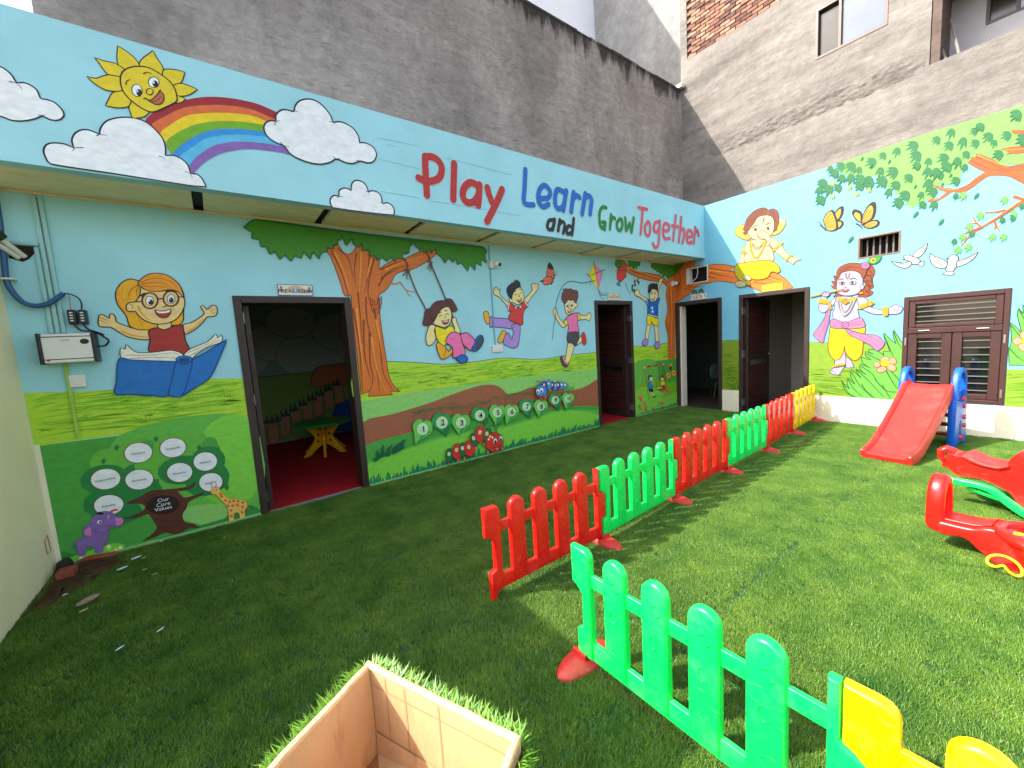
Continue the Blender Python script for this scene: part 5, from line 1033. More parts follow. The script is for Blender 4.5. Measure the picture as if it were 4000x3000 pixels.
S brown .009 .0045 1;2591 2123 2618 2134 2649 2117
S brown .0088 .0044 1;2720 2112 2762 2124 2804 2093
S k .0075 .0045 1;2597 2080 2627 2091 2658 2065
S k .0089 .0044 1;2717 2062 2754 2080 2793 2057
S ele2 .0075 .0045 1;2659 2019 2671 2003 2695 2007
F lip .006 dred 1;2626 1972 2653 1980 2672 1971 2717 1971 2687 1940 2651 1943
S white .0075 .006 1;2648 1966 2690 1963
S dred .0074 .0059 1;2670 2210 2676 2154 2688 2121
S dred .0074 .0059 1;2717 2194 2705 2149 2693 2120
S fl .0269 .0237 1;2256 1919 2451 1950 2617 1973
S k .0047 .0047 1;2256 1909 2451 1939 2618 1962
E lav .0077 ele2 16;2444 1935 2491 1941 2451 1901
S ele2 .0062 .0062 1;2412 1962 2426 1922
S ele2 .0062 .0062 1;2440 1966 2454 1925
S ele2 .0061 .0061 1;2469 1959 2476 1928
S gold .0686 .0686 1;2373 1842 2453 1826
S gold .0529 .0529 1;2844 1701 2969 1750
E gold .0058 brd 16;2947 1744 2976 1741 2948 1706
S gold .0594 .0594 1;3111 1659 3114 1581
S gold .0453 .0453 1;2608 1854 2675 1798 2783 1836
E gold .006 brd 16;2675 1807 2709 1803 2676 1765
S brd .006 .006 0;2690 1805 2688 1798 2684 1792 2679 1789 2672 1790 2667 1794 2662 1801 2661 1809 2662 1816 2666 1822 2672 1825 2678 1824 2684 1820 2688 1813 2690 1805
S gold .0314 .0314 1;2564 860 2681 889
S gold .0277 .0277 1;2485 1815 2505 1721
S pearl .0197 .0197 1;2584 1834 2605 1688 2668 1599 2726 1658 2781 1811
S pearl .0136 .0136 1;2615 1793 2642 1684 2669 1659 2702 1694 2747 1793'''.split('\n')),
('painted_dove','B','left one of two painted white doves','''F dove .0093 k 1;3356 2306 3378 2360 3434 2401 3485 2441 3475 2366 3439 2302 3400 2279
F dove .008 k 1;3412 2209 3465 2228 3460 2200 3468 2185 3457 2174 3452 2157 3435 2152 3418 2181
F dove .0094 k 1;3324 2249 3284 2273 3270 2323 3311 2331 3361 2298 3400 2277 3427 2232 3405 2194 3355 2204
F dove .0094 k 1;3334 2244 3265 2237 3147 2284 3195 2220 3267 2169 3307 2168 3347 2201
S bdk .0053 .004 1;3375 2322 3462 2401
S bdk .0053 .004 1;3390 2305 3466 2361
S bdk .0055 .0041 1;3183 2263 3305 2209
S bdk .0055 .0041 1;3215 2226 3316 2194
F blk .0041 k 0;3276 2278 3254 2268 3273 2291
E k 0 k 16;3298 2289 3303 2288 3298 2284'''.split('\n')),
('painted_dove','B','right one of two painted white doves','''F dove .0089 k 1;3671 2160 3615 2221 3541 2275 3514 2312 3513 2242 3545 2151 3601 2109 3655 2106
F dove .0088 k 1;3740 2159 3808 2183 3873 2219 3915 2245 3883 2168 3819 2119 3750 2095
F dove .0077 k 1;3679 2067 3714 2061 3739 2015 3718 2012 3712 1995 3694 2014 3684 2000 3672 2020 3654 2008 3649 2029 3626 2028
F dove .009 k 1;3664 2108 3670 2172 3675 2222 3702 2257 3742 2242 3760 2193 3743 2146 3745 2096 3712 2051 3665 2066 3654 2087
S bdk .0052 .0039 1;3532 2263 3653 2150
S bdk .0052 .0039 1;3534 2218 3645 2126
S bdk .005 .0038 1;3775 2152 3897 2220
S bdk .005 .0038 1;3776 2127 3867 2166
S bdk .0051 .0038 1;3726 2074 3729 2117
F blk .0038 k 0;3675 2222 3642 2213 3674 2205
E k 0 k 16;3696 2228 3701 2227 3696 2223'''.split('\n')),
('painted_bush','B','painted bright green leafy bush with a peach flower left of the window','''F bush .0109 bushd 2;2652 648 2703 564 2752 521 2720 596 2724 685 2774 630 2810 593 2760 706 2763 809 2830 739 2878 688 2829 769 2822 818 2888 771 2929 739 2863 816 2862 886 2920 869 2966 840 2890 906 2873 992 2928 966 2979 954 2916 1011 2914 1073 2971 1047 3005 1032 2954 1062 2950 1102 3037 1083 3115 1006 3103 1053 3113 1074 3172 1066 3137 1182 3108 1254 3101 1323 3150 1267 3183 1223 3232 1171 3197 1279 3200 1359 3244 1277 3277 1205 3329 1147 3352 426 3218 400 2826 405 2704 486
S bushd .0125 .0062 1;2665 625 2741 458 2826 408
S bushd .0124 .0062 1;2731 659 2800 523 2896 423
S bushd .0123 .0061 1;2770 768 2869 573 3011 416
S bushd .0121 .0061 1;2829 800 2959 653 3121 440
S bushd .012 .006 1;2874 861 3002 744 3049 642
S bushd .0119 .0059 1;2927 1040 3063 951 3108 893
S bushd .0115 .0057 1;3107 1283 3165 1124 3211 994
S bushd .0113 .0057 1;3201 1335 3247 1192 3290 1106
S bushd .0121 .0061 1;2886 597 2940 502 3044 404
S bushd .0119 .0059 1;3026 686 3140 529 3267 508
S bushd .0118 .0059 1;3105 601 3162 487 3197 416
S bushd .0116 .0058 1;3143 799 3211 650 3266 552
S bushd .0115 .0058 1;3185 808 3262 695 3295 625
E petal .0072 brd 16;3127 956 3180 962 3131 915
E petal .0072 brd 16;3204 937 3240 910 3188 895
E petal .0072 brd 16;3194 848 3243 819 3180 803
E petal .0073 brd 16;3094 817 3148 832 3100 777
E petal .0073 brd 16;3042 885 3081 872 3035 846
E pcen .0058 gold 16;3129 904 3176 918 3136 864'''.split('\n')),
('painted_bush','B','painted bright green leaves and peach flower at the right edge of the photo','''F bush .0086 bushd 2;4207 891 4196 1087 4208 1123 4207 1243 4194 1388 4232 1338 4280 1263 4256 1384 4241 1468 4245 1550 4282 1476 4273 1588 4321 1496 4369 1537 4426 1371 4479 1413 4514 1251 4570 1203 4552 1044 4607 998 4586 896
S bushd .0096 .0048 1;4202 1352 4275 1216 4339 1095
S bushd .0097 .0049 1;4202 1086 4263 989 4325 929
S bushd .0095 .0047 1;4250 1526 4296 1404 4346 1260
S bushd .0092 .0046 1;4427 1348 4405 1210 4368 1094
E petal .006 brd 16;4255 1169 4292 1168 4257 1124
E petal .0059 brd 16;4300 1239 4333 1237 4302 1189
E petal .006 brd 16;4299 1096 4336 1074 4292 1056
E petal .0059 brd 16;4348 1213 4381 1211 4351 1166
E petal .0059 brd 16;4353 1124 4386 1123 4355 1079
E pcen .0048 gold 16;4308 1167 4335 1166 4310 1134'''.split('\n')),
('painted_tuft','B','painted grass tuft beside the doorway jamb','''S lime2 .0268 .005 1;1184 426 1153 592 1024 672
S lime2 .0269 .005 1;1152 425 1105 557 991 603
S lime2 .027 .0051 1;1121 423 1056 504 941 532
S lime2 .0268 .005 1;1187 427 1169 559 1105 674
S lime2 .0271 .0051 1;1088 421 1023 468 957 464'''.split('\n')),
('POSTER_core','P','','''F vg2 0 k 0;-8570 968 -7254 951 -7264 -3 -8581 -5
F vg 0 k 1;-8147 962 -7254 951 -7264 -3 -7754 -18 -8137 392
F vg5 0 k 1;-7548 955 -7254 951 -7262 261 -7538 187 -7738 514
F vg4 0 k 1;-7788 245 -7537 199 -7340 133 -7283 76 -7264 -3 -7408 -8 -7931 9 -8085 145
F vg2 0 k 1;-8239 198 -8032 244 -7743 77 -7658 -7 -8184 -4 -8414 5
F vg3 0 k 1;-8581 -5 -8586 115 -8557 126 -8466 58 -8182 18 -7838 48 -7257 62 -7264 -3
F vg3 0 k 1;-7554 52 -7467 114 -7392 142 -7320 121 -7268 65 -7264 -3
E vtree2 0 k 16;-8037 818 -7915 815 -8039 712
E vtree2 0 k 16;-8232 762 -8133 759 -8235 654
E vtree2 0 k 16;-7810 815 -7704 813 -7812 694
E vtree2 0 k 16;-7656 831 -7582 830 -7656 748
E vg2 0 k 16;-7568 777 -7511 776 -7568 717
E vtree 0 k 16;-8264 628 -8127 620 -8266 509
E vtree 0 k 16;-8066 576 -7936 568 -8069 441
E vtree2 0 k 16;-7938 681 -7793 675 -7940 544
E vtree 0 k 16;-7775 583 -7603 573 -7777 454
E vtree 0 k 16;-7595 625 -7471 618 -7596 491
E vtree 0 k 16;-7565 470 -7459 461 -7565 334
E vtree 0 k 16;-7647 417 -7515 406 -7648 308
E vtree 0 k 16;-8272 432 -8135 419 -8275 312
E vtree 0 k 16;-8126 479 -7932 463 -8129 368
E vtree 0 k 16;-8223 328 -8075 312 -8226 228
E vg2 0 k 16;-7984 851 -7935 851 -7985 807
F vleaf3 0 k 2;-8260 755 -8266 765 -8265 779 -8259 800 -8257 784 -8241 809 -8248 778 -8235 786 -8244 764 -8253 753
F vleaf3 0 k 2;-7654 737 -7661 749 -7660 765 -7653 788 -7650 769 -7630 798 -7639 763 -7623 773 -7634 747 -7645 736
F vleaf3 0 k 2;-7526 697 -7533 709 -7532 725 -7525 749 -7522 730 -7502 759 -7510 724 -7494 733 -7505 707 -7516 696
F vleaf3 0 k 2;-7500 324 -7507 336 -7506 353 -7498 376 -7496 357 -7475 385 -7484 350 -7467 358 -7478 333 -7490 321
F vleaf3 0 k 2;-8400 397 -8406 408 -8404 422 -8398 442 -8397 426 -8381 450 -8388 420 -8376 427 -8384 405 -8393 396
F vleaf3 0 k 2;-8173 849 -8179 859 -8178 874 -8171 895 -8169 878 -8153 904 -8160 873 -8147 882 -8156 859 -8165 848
F vleaf3 0 k 2;-7929 871 -7936 882 -7934 897 -7928 919 -7925 901 -7907 928 -7915 896 -7901 905 -7911 881 -7921 870
F trk2 .0047 k 1;-7708 458 -7757 429 -7829 431 -7915 443 -8006 457 -8068 428 -8168 395 -8083 370 -8054 332 -8084 295 -8167 276 -8198 275 -8112 258 -8046 266 -8020 205 -8003 129 -8042 84 -8110 43 -8029 55 -7959 72 -7893 37 -7838 42 -7800 60 -7729 36 -7769 86 -7821 116 -7830 191 -7797 241 -7773 295 -7676 327 -7660 347 -7750 336 -7804 340 -7840 410 -7769 402 -7721 425
S oval .0068 .0034 1;-8010 214 -7947 169 -7853 150
S oval .0068 .0034 1;-7994 138 -7938 95 -7848 113
S oval .0067 .0033 1;-8058 368 -8012 412 -7926 422
E oval .0068 trk2 16;-7943 316 -7831 298 -7946 229
E cloud .0055 trk2 20;-8042 798 -7955 792 -8046 712
E cloud .0057 trk2 20;-7821 794 -7734 788 -7825 708
E cloud .0059 trk2 20;-7617 624 -7531 615 -7620 537
E cloud .0053 trk2 20;-8257 628 -8171 619 -8262 542
E cloud .0055 trk2 20;-8063 573 -7976 563 -8066 486
E cloud .0058 trk2 20;-7802 569 -7715 559 -7805 482
E cloud .006 trk2 20;-7600 427 -7514 416 -7603 340
E cloud .0053 trk2 20;-8265 413 -8179 401 -8269 328
F vg5 0 k 1;-8545 56 -8479 74 -8360 84 -8268 89 -8210 51 -8263 2 -8416 -6 -8515 12
F cream 0 k 2;-8467 52 -8462 49 -8459 40 -8456 29 -8457 16 -8461 27 -8464 15 -8466 27 -8472 6 -8472 29 -8479 17 -8477 34 -8483 31 -8479 43 -8473 52
F cream 0 k 2;-8306 91 -8301 88 -8297 79 -8295 68 -8295 54 -8299 65 -8303 53 -8305 66 -8311 43 -8311 67 -8319 56 -8316 72 -8323 69 -8319 82 -8313 91
F cream 0 k 2;-8241 56 -8235 53 -8231 43 -8229 32 -8230 18 -8233 29 -8237 17 -8239 30 -8246 7 -8246 31 -8254 20 -8251 37 -8257 34 -8254 46 -8247 56
F cream 0 k 2;-8266 43 -8260 39 -8257 30 -8254 18 -8255 5 -8259 16 -8262 4 -8264 17 -8271 -6 -8271 18 -8279 7 -8276 23 -8282 20 -8279 33 -8272 42
F ele .0042 ele2 1;-8484 174 -8450 194 -8390 206 -8292 205 -8305 131 -8336 98 -8346 45 -8387 50 -8389 95 -8430 121 -8445 55 -8480 63 -8479 129
S ele2 .0104 .0062 1;-8487 153 -8504 127 -8520 117
F ele .0042 ele2 1;-8385 303 -8425 273 -8432 220 -8414 187 -8377 190 -8356 238
F elep 0 k 1;-8389 271 -8421 249 -8422 212 -8390 200
F ele .0042 ele2 1;-8375 327 -8325 371 -8266 358 -8233 309 -8201 287 -8199 241 -8221 220 -8275 222 -8315 202 -8359 217 -8382 269
F elep 0 k 1;-8243 295 -8205 283 -8202 242 -8243 228
F k 0 k 1;-8345 361 -8324 377 -8297 351 -8320 348
E white 0 k 16;-8333 291 -8320 287 -8335 276
E k 0 k 16;-8330 289 -8323 287 -8332 279
E white 0 k 16;-8277 314 -8269 311 -8279 301
E k 0 k 16;-8276 312 -8270 311 -8277 303
S dred .0096 .0064 1;-8303 242 -8280 240 -8268 247
S redk .0172 .0107 1;-8254 360 -8234 365 -8220 358
F gir .0036 girs 1;-7591 371 -7613 346 -7601 318 -7574 304 -7559 268 -7518 193 -7505 126 -7508 12 -7474 1 -7464 87 -7429 83 -7422 9 -7386 4 -7382 87 -7356 132 -7371 188 -7434 219 -7492 249 -7534 312 -7548 359 -7570 378
E girs 0 k 6;-7538 275 -7528 264 -7545 265
E girs 0 k 6;-7514 230 -7504 219 -7520 220
E girs 0 k 6;-7486 209 -7476 198 -7493 199
E girs 0 k 6;-7456 207 -7446 195 -7463 197
E girs 0 k 6;-7422 196 -7411 185 -7428 186
E girs 0 k 6;-7388 174 -7378 162 -7395 163
E girs 0 k 6;-7500 175 -7490 164 -7507 165
E girs 0 k 6;-7466 165 -7456 153 -7473 155
E girs 0 k 6;-7431 161 -7420 149 -7437 150
E girs 0 k 6;-7393 130 -7383 118 -7400 119
E girs 0 k 6;-7485 126 -7475 115 -7492 116
E girs 0 k 6;-7545 302 -7535 291 -7551 292
E girs 0 k 6;-7404 81 -7393 69 -7410 71
E girs 0 k 6;-7487 69 -7477 57 -7493 59
S girs .0088 .005 1;-7355 144 -7353 91
S girs .006 .006 1;-7595 372 -7599 410
S girs .006 .006 1;-7571 372 -7563 404
E k 0 k 16;-7593 347 -7590 346 -7594 342
E k 0 k 16;-7569 347 -7565 345 -7570 342'''.split('\n')),
('POSTER_number','P','','''F vg 0 k 0;-6210 976 -2380 989 -2364 1 -6213 -13
F vg4 0 k 1;-6210 976 -2380 989 -2385 792 -2562 754 -2836 691 -2966 698 -3562 867 -4210 794 -4489 957 -4766 928 -5274 859 -6208 742
F vpath 0 k 1;-6208 742 -5870 779 -5431 838 -4939 934 -4618 972 -4433 947 -4322 889 -4210 794 -3962 812 -3787 842 -3455 732 -2991 701 -2701 713 -2476 782 -2384 807 -2393 353 -3233 468 -4233 502 -4971 560 -5610 526 -6215 475
F vg2 0 k 1;-6215 475 -5610 526 -4971 560 -4233 502 -3233 468 -2393 353 -2391 283 -3357 432 -4243 371 -5152 411 -5771 347 -6195 291
F vg5 0 k 1;-6192 264 -5773 326 -5155 381 -4246 338 -3359 405 -2986 375 -2381 203 -2377 23 -4064 16 -5185 40 -6211 7
F tuft .0039 dtuft 2;-6227 13 -6210 65 -6179 113 -6185 58 -6181 6
F tuft .004 dtuft 2;-6186 14 -6168 70 -6166 131 -6140 63 -6136 5
F tuft .004 dtuft 2;-6148 13 -6131 79 -6094 139 -6106 72 -6104 6
F tuft .004 dtuft 2;-6116 12 -6102 58 -6084 103 -6082 53 -6079 8
F tuft .004 dtuft 2;-6078 12 -6067 39 -6061 68 -6047 34 -6042 8
F tuft .004 dtuft 2;-6034 12 -6019 71 -5989 126 -6000 66 -5998 8
F tuft .0041 dtuft 2;-6004 12 -5990 65 -5994 122 -5971 60 -5968 8
F tuft .0041 dtuft 2;-5961 13 -5948 48 -5911 78 -5927 43 -5923 8
F tuft .0041 dtuft 2;-5924 15 -5907 53 -5885 89 -5877 45 -5870 6
F tuft .0041 dtuft 2;-5883 15 -5866 49 -5838 81 -5836 42 -5828 7
F tuft .0041 dtuft 2;-5828 14 -5812 77 -5799 142 -5790 72 -5788 9
F tuft .0042 dtuft 2;-5794 13 -5782 46 -5776 80 -5762 41 -5758 10
F tuft .0042 dtuft 2;-5760 15 -5745 41 -5734 68 -5718 34 -5710 8
F tuft .0042 dtuft 2;-5722 15 -5705 75 -5693 137 -5680 69 -5676 9
F tuft .0042 dtuft 2;-5678 14 -5664 70 -5624 120 -5644 65 -5642 10
F tuft .0042 dtuft 2;-5657 16 -5638 73 -5638 135 -5608 66 -5602 8
F tuft .0043 dtuft 2;-5608 15 -5591 57 -5595 103 -5565 50 -5558 9
F tuft .0043 dtuft 2;-5581 17 -5563 50 -5557 85 -5531 42 -5522 8
F tuft .0043 dtuft 2;-5535 17 -5514 81 -5497 147 -5481 73 -5475 8
F tuft .0043 dtuft 2;-5494 17 -5476 64 -5473 116 -5445 57 -5438 9
F tuft .0043 dtuft 2;-5448 17 -5428 76 -5427 139 -5396 68 -5389 9
F tuft .0044 dtuft 2;-5389 16 -5375 46 -5352 74 -5350 40 -5343 11
F tuft .0044 dtuft 2;-5344 18 -5325 57 -5301 96 -5292 49 -5283 9
F tuft .0044 dtuft 2;-5296 16 -5281 55 -5285 99 -5258 50 -5253 11
F tuft .0044 dtuft 2;-5270 18 -5249 72 -5242 130 -5214 64 -5206 9
F tuft .0044 dtuft 2;-5231 17 -5211 84 -5194 152 -5183 78 -5178 11
F tuft .0045 dtuft 2;-5196 18 -5176 69 -5155 119 -5143 61 -5135 10
F tuft .0045 dtuft 2;-5154 19 -5136 46 -5138 79 -5101 38 -5090 10
F tuft .0045 dtuft 2;-5099 17 -5082 78 -5050 136 -5058 73 -5055 12
F tuft .0045 dtuft 2;-5051 19 -5031 71 -5028 126 -4997 63 -4988 11
F tuft .0046 dtuft 2;-5007 19 -4988 51 -4977 84 -4953 43 -4942 11
F tuft .0046 dtuft 2;-4961 20 -4939 87 -4887 147 -4903 79 -4896 11
F tuft .0046 dtuft 2;-4913 19 -4894 65 -4872 111 -4859 58 -4850 11
F tuft .0046 dtuft 2;-4862 18 -4847 61 -4835 105 -4821 55 -4815 13
F tuft .0047 dtuft 2;-4808 20 -4787 85 -4763 150 -4754 78 -4747 12
F tuft .0047 dtuft 2;-4758 19 -4743 49 -4708 74 -4715 42 -4707 13
F tuft .0047 dtuft 2;-4707 21 -4687 61 -4646 97 -4650 53 -4639 12
F tuft .0047 dtuft 2;-4651 21 -4630 74 -4613 128 -4593 66 -4584 12
F tuft .0048 dtuft 2;-4591 20 -4573 58 -4535 91 -4540 51 -4531 13
F tuft .0048 dtuft 2;-4541 22 -4520 59 -4485 94 -4479 50 -4467 12
F tuft .0048 dtuft 2;-4481 21 -4463 47 -4457 75 -4429 40 -4418 14
F tuft .0049 dtuft 2;-4428 22 -4406 67 -4371 108 -4367 58 -4355 13
F tuft .0049 dtuft 2;-4364 22 -4343 62 -4304 98 -4306 54 -4296 14
F tuft .0049 dtuft 2;-4304 23 -4282 62 -4232 96 -4240 54 -4228 13
F tuft .005 dtuft 2;-4245 24 -4220 89 -4190 154 -4177 80 -4165 13
F tuft .005 dtuft 2;-4187 23 -4166 55 -4111 80 -4123 47 -4110 14
F tuft .005 dtuft 2;-4130 23 -4107 77 -4065 127 -4067 69 -4056 15
F tuft .005 dtuft 2;-4081 23 -4059 81 -4022 136 -4021 73 -4011 15
F tuft .0051 dtuft 2;-4029 24 -4006 75 -3969 123 -3964 66 -3952 15
F tuft .0051 dtuft 2;-3954 22 -3938 49 -3921 76 -3906 43 -3897 17
F tuft .0051 dtuft 2;-3900 24 -3878 59 -3843 90 -3836 50 -3823 16
F tuft .0052 dtuft 2;-3847 23 -3828 68 -3836 119 -3795 62 -3786 18
F tuft .0052 dtuft 2;-3797 23 -3779 62 -3779 105 -3747 56 -3737 18
F tuft .0052 dtuft 2;-3755 24 -3735 69 -3702 112 -3698 62 -3687 17
F tuft .0052 dtuft 2;-3700 26 -3676 61 -3683 101 -3628 51 -3613 16
F tuft .0053 dtuft 2;-3632 25 -3612 62 -3615 103 -3574 54 -3562 18
F tuft .0053 dtuft 2;-3552 24 -3535 65 -3504 105 -3503 59 -3494 20
F tuft .0053 dtuft 2;-3508 25 -3487 73 -3455 120 -3449 66 -3438 19
F tuft .0054 dtuft 2;-3429 26 -3407 85 -3356 139 -3367 78 -3356 19
F tuft .0054 dtuft 2;-3354 25 -3335 66 -3304 105 -3300 60 -3290 20
F tuft .0054 dtuft 2;-3302 28 -3273 93 -3231 154 -3220 83 -3205 17
F tuft .0055 dtuft 2;-3221 25 -3202 88 -3209 156 -3169 82 -3161 21
F tuft .0055 dtuft 2;-3154 26 -3134 77 -3099 126 -3098 71 -3088 21
F tuft .0056 dtuft 2;-3077 28 -3055 68 -3049 112 -3011 60 -2998 20
F tuft .0056 dtuft 2;-3014 28 -2990 93 -2923 152 -2948 86 -2936 21
F tuft .0056 dtuft 2;-2926 28 -2904 78 -2836 120 -2863 70 -2851 21
F tuft .0057 dtuft 2;-2856 28 -2833 71 -2765 105 -2791 63 -2778 21
F tuft .0057 dtuft 2;-2787 29 -2763 66 -2766 108 -2716 58 -2701 21
F tuft .0058 dtuft 2;-2705 29 -2682 73 -2630 111 -2639 65 -2626 22
F tuft .0058 dtuft 2;-2622 30 -2598 56 -2589 83 -2549 47 -2532 22
F tuft .0058 dtuft 2;-2523 30 -2500 87 -2492 148 -2457 80 -2444 23
F tuft .0059 dtuft 2;-2461 30 -2437 96 -2397 160 -2392 89 -2379 23
F dtuft 0 k 2;-6128 292 -6111 359 -6105 418 -6078 346 -6075 296
F dtuft 0 k 2;-6074 306 -6055 394 -6021 468 -6022 379 -6021 311
F dtuft 0 k 2;-6008 305 -5989 387 -5909 445 -5955 372 -5953 309
F dtuft 0 k 2;-5939 317 -5921 393 -5819 441 -5886 378 -5884 321
F dtuft 0 k 2;-5882 332 -5863 415 -5760 471 -5829 400 -5826 336
F dtuft 0 k 2;-5839 350 -5821 420 -5746 468 -5786 407 -5782 355
F dtuft 0 k 2;-6156 278 -6143 306 -6166 331 -6110 296 -6103 282
S vleaf3 .0138 .0083 1;-5638 770 -5437 775 -5123 749 -4854 717
S vleaf3 .0145 .0096 1;-4302 773 -4109 797 -3794 754
S vleaf3 .0139 .0077 1;-4675 730 -4524 756 -4485 782 -4408 788
S vleaf3 .0097 .0055 1;-5630 699 -5589 749 -5530 746 -5547 728 -5559 751 -5497 777 -5469 758
S vleaf3 .0099 .0056 1;-5479 646 -5473 716 -5375 780
S vleaf3 .0101 .0058 1;-5288 701 -5267 764 -5202 769
S vleaf3 .0105 .006 1;-4980 660 -4966 726 -5023 750
S vleaf3 .0102 .0058 1;-5151 798 -5084 811 -5055 769 -5109 718 -5136 781
S vleaf3 .0106 .0061 1;-4846 716 -4799 750 -4738 723
S vleaf3 .0107 .0061 1;-4742 786 -4691 748 -4633 794
S vleaf3 .0111 .0064 1;-4415 692 -4399 770 -4483 798
S vleaf3 .0115 .0066 1;-4140 653 -4133 751 -4047 790
S vleaf3 .0113 .0064 1;-4287 706 -4212 778 -4172 773
S vleaf3 .0117 .0067 1;-3958 719 -3943 776 -3868 775
S vleaf3 .0127 .0073 1;-3067 710 -3074 794 -3136 810
S vleaf3 .0128 .0073 1;-3039 753 -2965 716 -2987 765
F vleaf .0056 vleaf3 1;-5540 663 -5605 668 -5659 603 -5650 522 -5651 407 -5640 362 -5604 404 -5445 470 -5405 545 -5431 626 -5496 643 -5524 632
F vleaf2 0 k 1;-5536 494 -5436 500 -5610 405 -5639 369
E vcirc .0031 vleaf3 20;-5538 544 -5464 531 -5545 468
F vleaf2 .0058 vleaf3 1;-5282 702 -5350 706 -5408 640 -5398 555 -5257 435 -5244 387 -5205 431 -5179 504 -5137 581 -5165 664 -5235 681 -5264 669
F vleaf3 0 k 1;-5276 527 -5169 534 -5212 433 -5244 394
E vcirc .0032 vleaf3 20;-5279 579 -5199 566 -5286 501
F vleaf .006 vleaf3 1;-5017 647 -5084 652 -5140 589 -5130 508 -5069 407 -5056 362 -5019 404 -4916 458 -4874 531 -4903 610 -4971 627 -4999 616
F vleaf2 0 k 1;-5011 481 -4906 487 -5025 405 -5056 370
E vcirc .0033 vleaf3 20;-5013 531 -4936 517 -5020 456
F vleaf2 .0061 vleaf3 1;-4728 692 -4796 697 -4853 634 -4842 555 -4658 471 -4645 426 -4605 468 -4624 507 -4582 579 -4611 657 -4681 673 -4710 662
F vleaf3 0 k 1;-4721 529 -4614 535 -4612 469 -4644 433
E vcirc .0034 vleaf3 20;-4724 578 -4644 565 -4730 504
F vleaf .0063 vleaf3 1;-4451 685 -4519 689 -4575 629 -4563 553 -4500 440 -4487 398 -4449 437 -4347 506 -4306 576 -4335 651 -4404 666 -4432 656
F vleaf2 0 k 1;-4443 528 -4337 534 -4456 439 -4486 406
E vcirc .0035 vleaf3 20;-4446 575 -4367 562 -4451 504
F vleaf .0065 vleaf3 1;-4215 652 -4281 656 -4335 599 -4324 527 -4316 409 -4304 368 -4267 406 -4112 482 -4073 548 -4102 619 -4169 635 -4197 624
F vleaf2 0 k 1;-4206 503 -4103 509 -4274 407 -4303 376
E vcirc .0036 vleaf3 20;-4209 547 -4133 535 -4215 480
F vleaf2 .0067 vleaf3 1;-3942 686 -4011 690 -4066 633 -4054 561 -3917 434 -3903 393 -3865 432 -3836 516 -3796 583 -3826 654 -3895 669 -3924 658
F vleaf3 0 k 1;-3933 537 -3827 543 -3872 433 -3902 402
E vcirc .0037 vleaf3 20;-3936 581 -3857 569 -3941 514
F vleaf .0069 vleaf3 1;-3675 644 -3744 648 -3799 592 -3787 522 -3725 404 -3711 365 -3674 402 -3568 478 -3529 542 -3559 611 -3628 626 -3657 617
F vleaf2 0 k 1;-3665 498 -3560 504 -3680 403 -3710 373
E vcirc .0038 vleaf3 20;-3669 541 -3590 530 -3674 476
F vleaf2 .0071 vleaf3 1;-3384 696 -3452 699 -3507 645 -3494 577 -3343 463 -3329 424 -3291 460 -3277 536 -3237 598 -3268 665 -3337 679 -3365 670
F vleaf3 0 k 1;-3373 555 -3268 561 -3298 461 -3328 433
E vcirc .0039 vleaf3 20;-3377 597 -3298 586 -3381 534
F vleaf .0073 vleaf3 1;-3116 677 -3183 681 -3237 629 -3224 563 -3165 432 -3151 395 -3114 429 -3009 523 -2970 583 -3001 647 -3069 661 -3097 652
F vleaf2 0 k 1;-3104 541 -3000 547 -3121 430 -3150 404
E vcirc .004 vleaf3 20;-3108 582 -3030 571 -3112 521
E foot .0044 k 8;-5226 42 -5210 38 -5228 21
E foot .0045 k 8;-5100 58 -5083 54 -5101 37
E foot .0046 k 8;-5006 60 -4989 56 -5007 38
E foot .0046 k 8;-4908 77 -4891 73 -4910 55
E foot .0046 k 8;-4830 162 -4813 158 -4832 140
E foot .0047 k 8;-4753 224 -4735 221 -4755 203
E foot .0047 k 8;-4692 180 -4674 177 -4694 158
E foot .0047 k 8;-4646 66 -4628 62 -4648 44
E foot .0049 k 8;-4407 64 -4387 59 -4409 41
E catG .0059 k 14;-5217 146 -5168 135 -5225 51
E cream .0044 k 10;-5223 168 -5199 163 -5226 139
E foot 0 k 16;-5223 168 -5213 166 -5224 156
E catR .006 k 14;-5106 174 -5040 160 -5116 67
E cream .0045 k 10;-5113 197 -5088 192 -5115 167
E foot 0 k 16;-5113 197 -5103 195 -5114 185
E catG .006 k 14;-5021 179 -4967 167 -5029 85
E cream .0045 k 10;-5028 202 -5003 197 -5030 172
E foot 0 k 16;-5028 202 -5018 200 -5029 190
E catR .0061 k 14;-4926 174 -4847 170 -4914 64
E cream .0046 k 10;-4933 197 -4907 196 -4930 166
E foot 0 k 16;-4933 197 -4923 197 -4932 185
E catG .0061 k 14;-4847 275 -4795 277 -4828 180
E cream .0046 k 10;-4854 298 -4828 299 -4848 267
E foot 0 k 16;-4854 298 -4844 298 -4852 285
E catR .0062 k 14;-4744 333 -4663 305 -4775 228
E cream .0046 k 10;-4751 357 -4725 348 -4760 327
E foot 0 k 16;-4751 357 -4741 353 -4754 345
E catG .0063 k 14;-4637 297 -4572 274 -4666 199
E cream .0047 k 10;-4644 321 -4617 311 -4653 291
E foot 0 k 16;-4644 321 -4633 317 -4647 309
S catG .0143 .0143 1;-4513 313 -4507 385 -4551 425
S catG .0144 .0144 1;-4494 310 -4458 393 -4398 423
E catR .008 k 20;-4533 180 -4388 150 -4544 46
E white .0064 k 16;-4519 193 -4487 187 -4522 153
E k 0 k 16;-4518 180 -4499 176 -4520 156
E white .0065 k 16;-4425 207 -4396 201 -4428 170
E k 0 k 16;-4426 197 -4408 194 -4427 175
F dred .0064 k 1;-4558 112 -4501 105 -4431 126 -4455 74 -4505 52 -4541 76
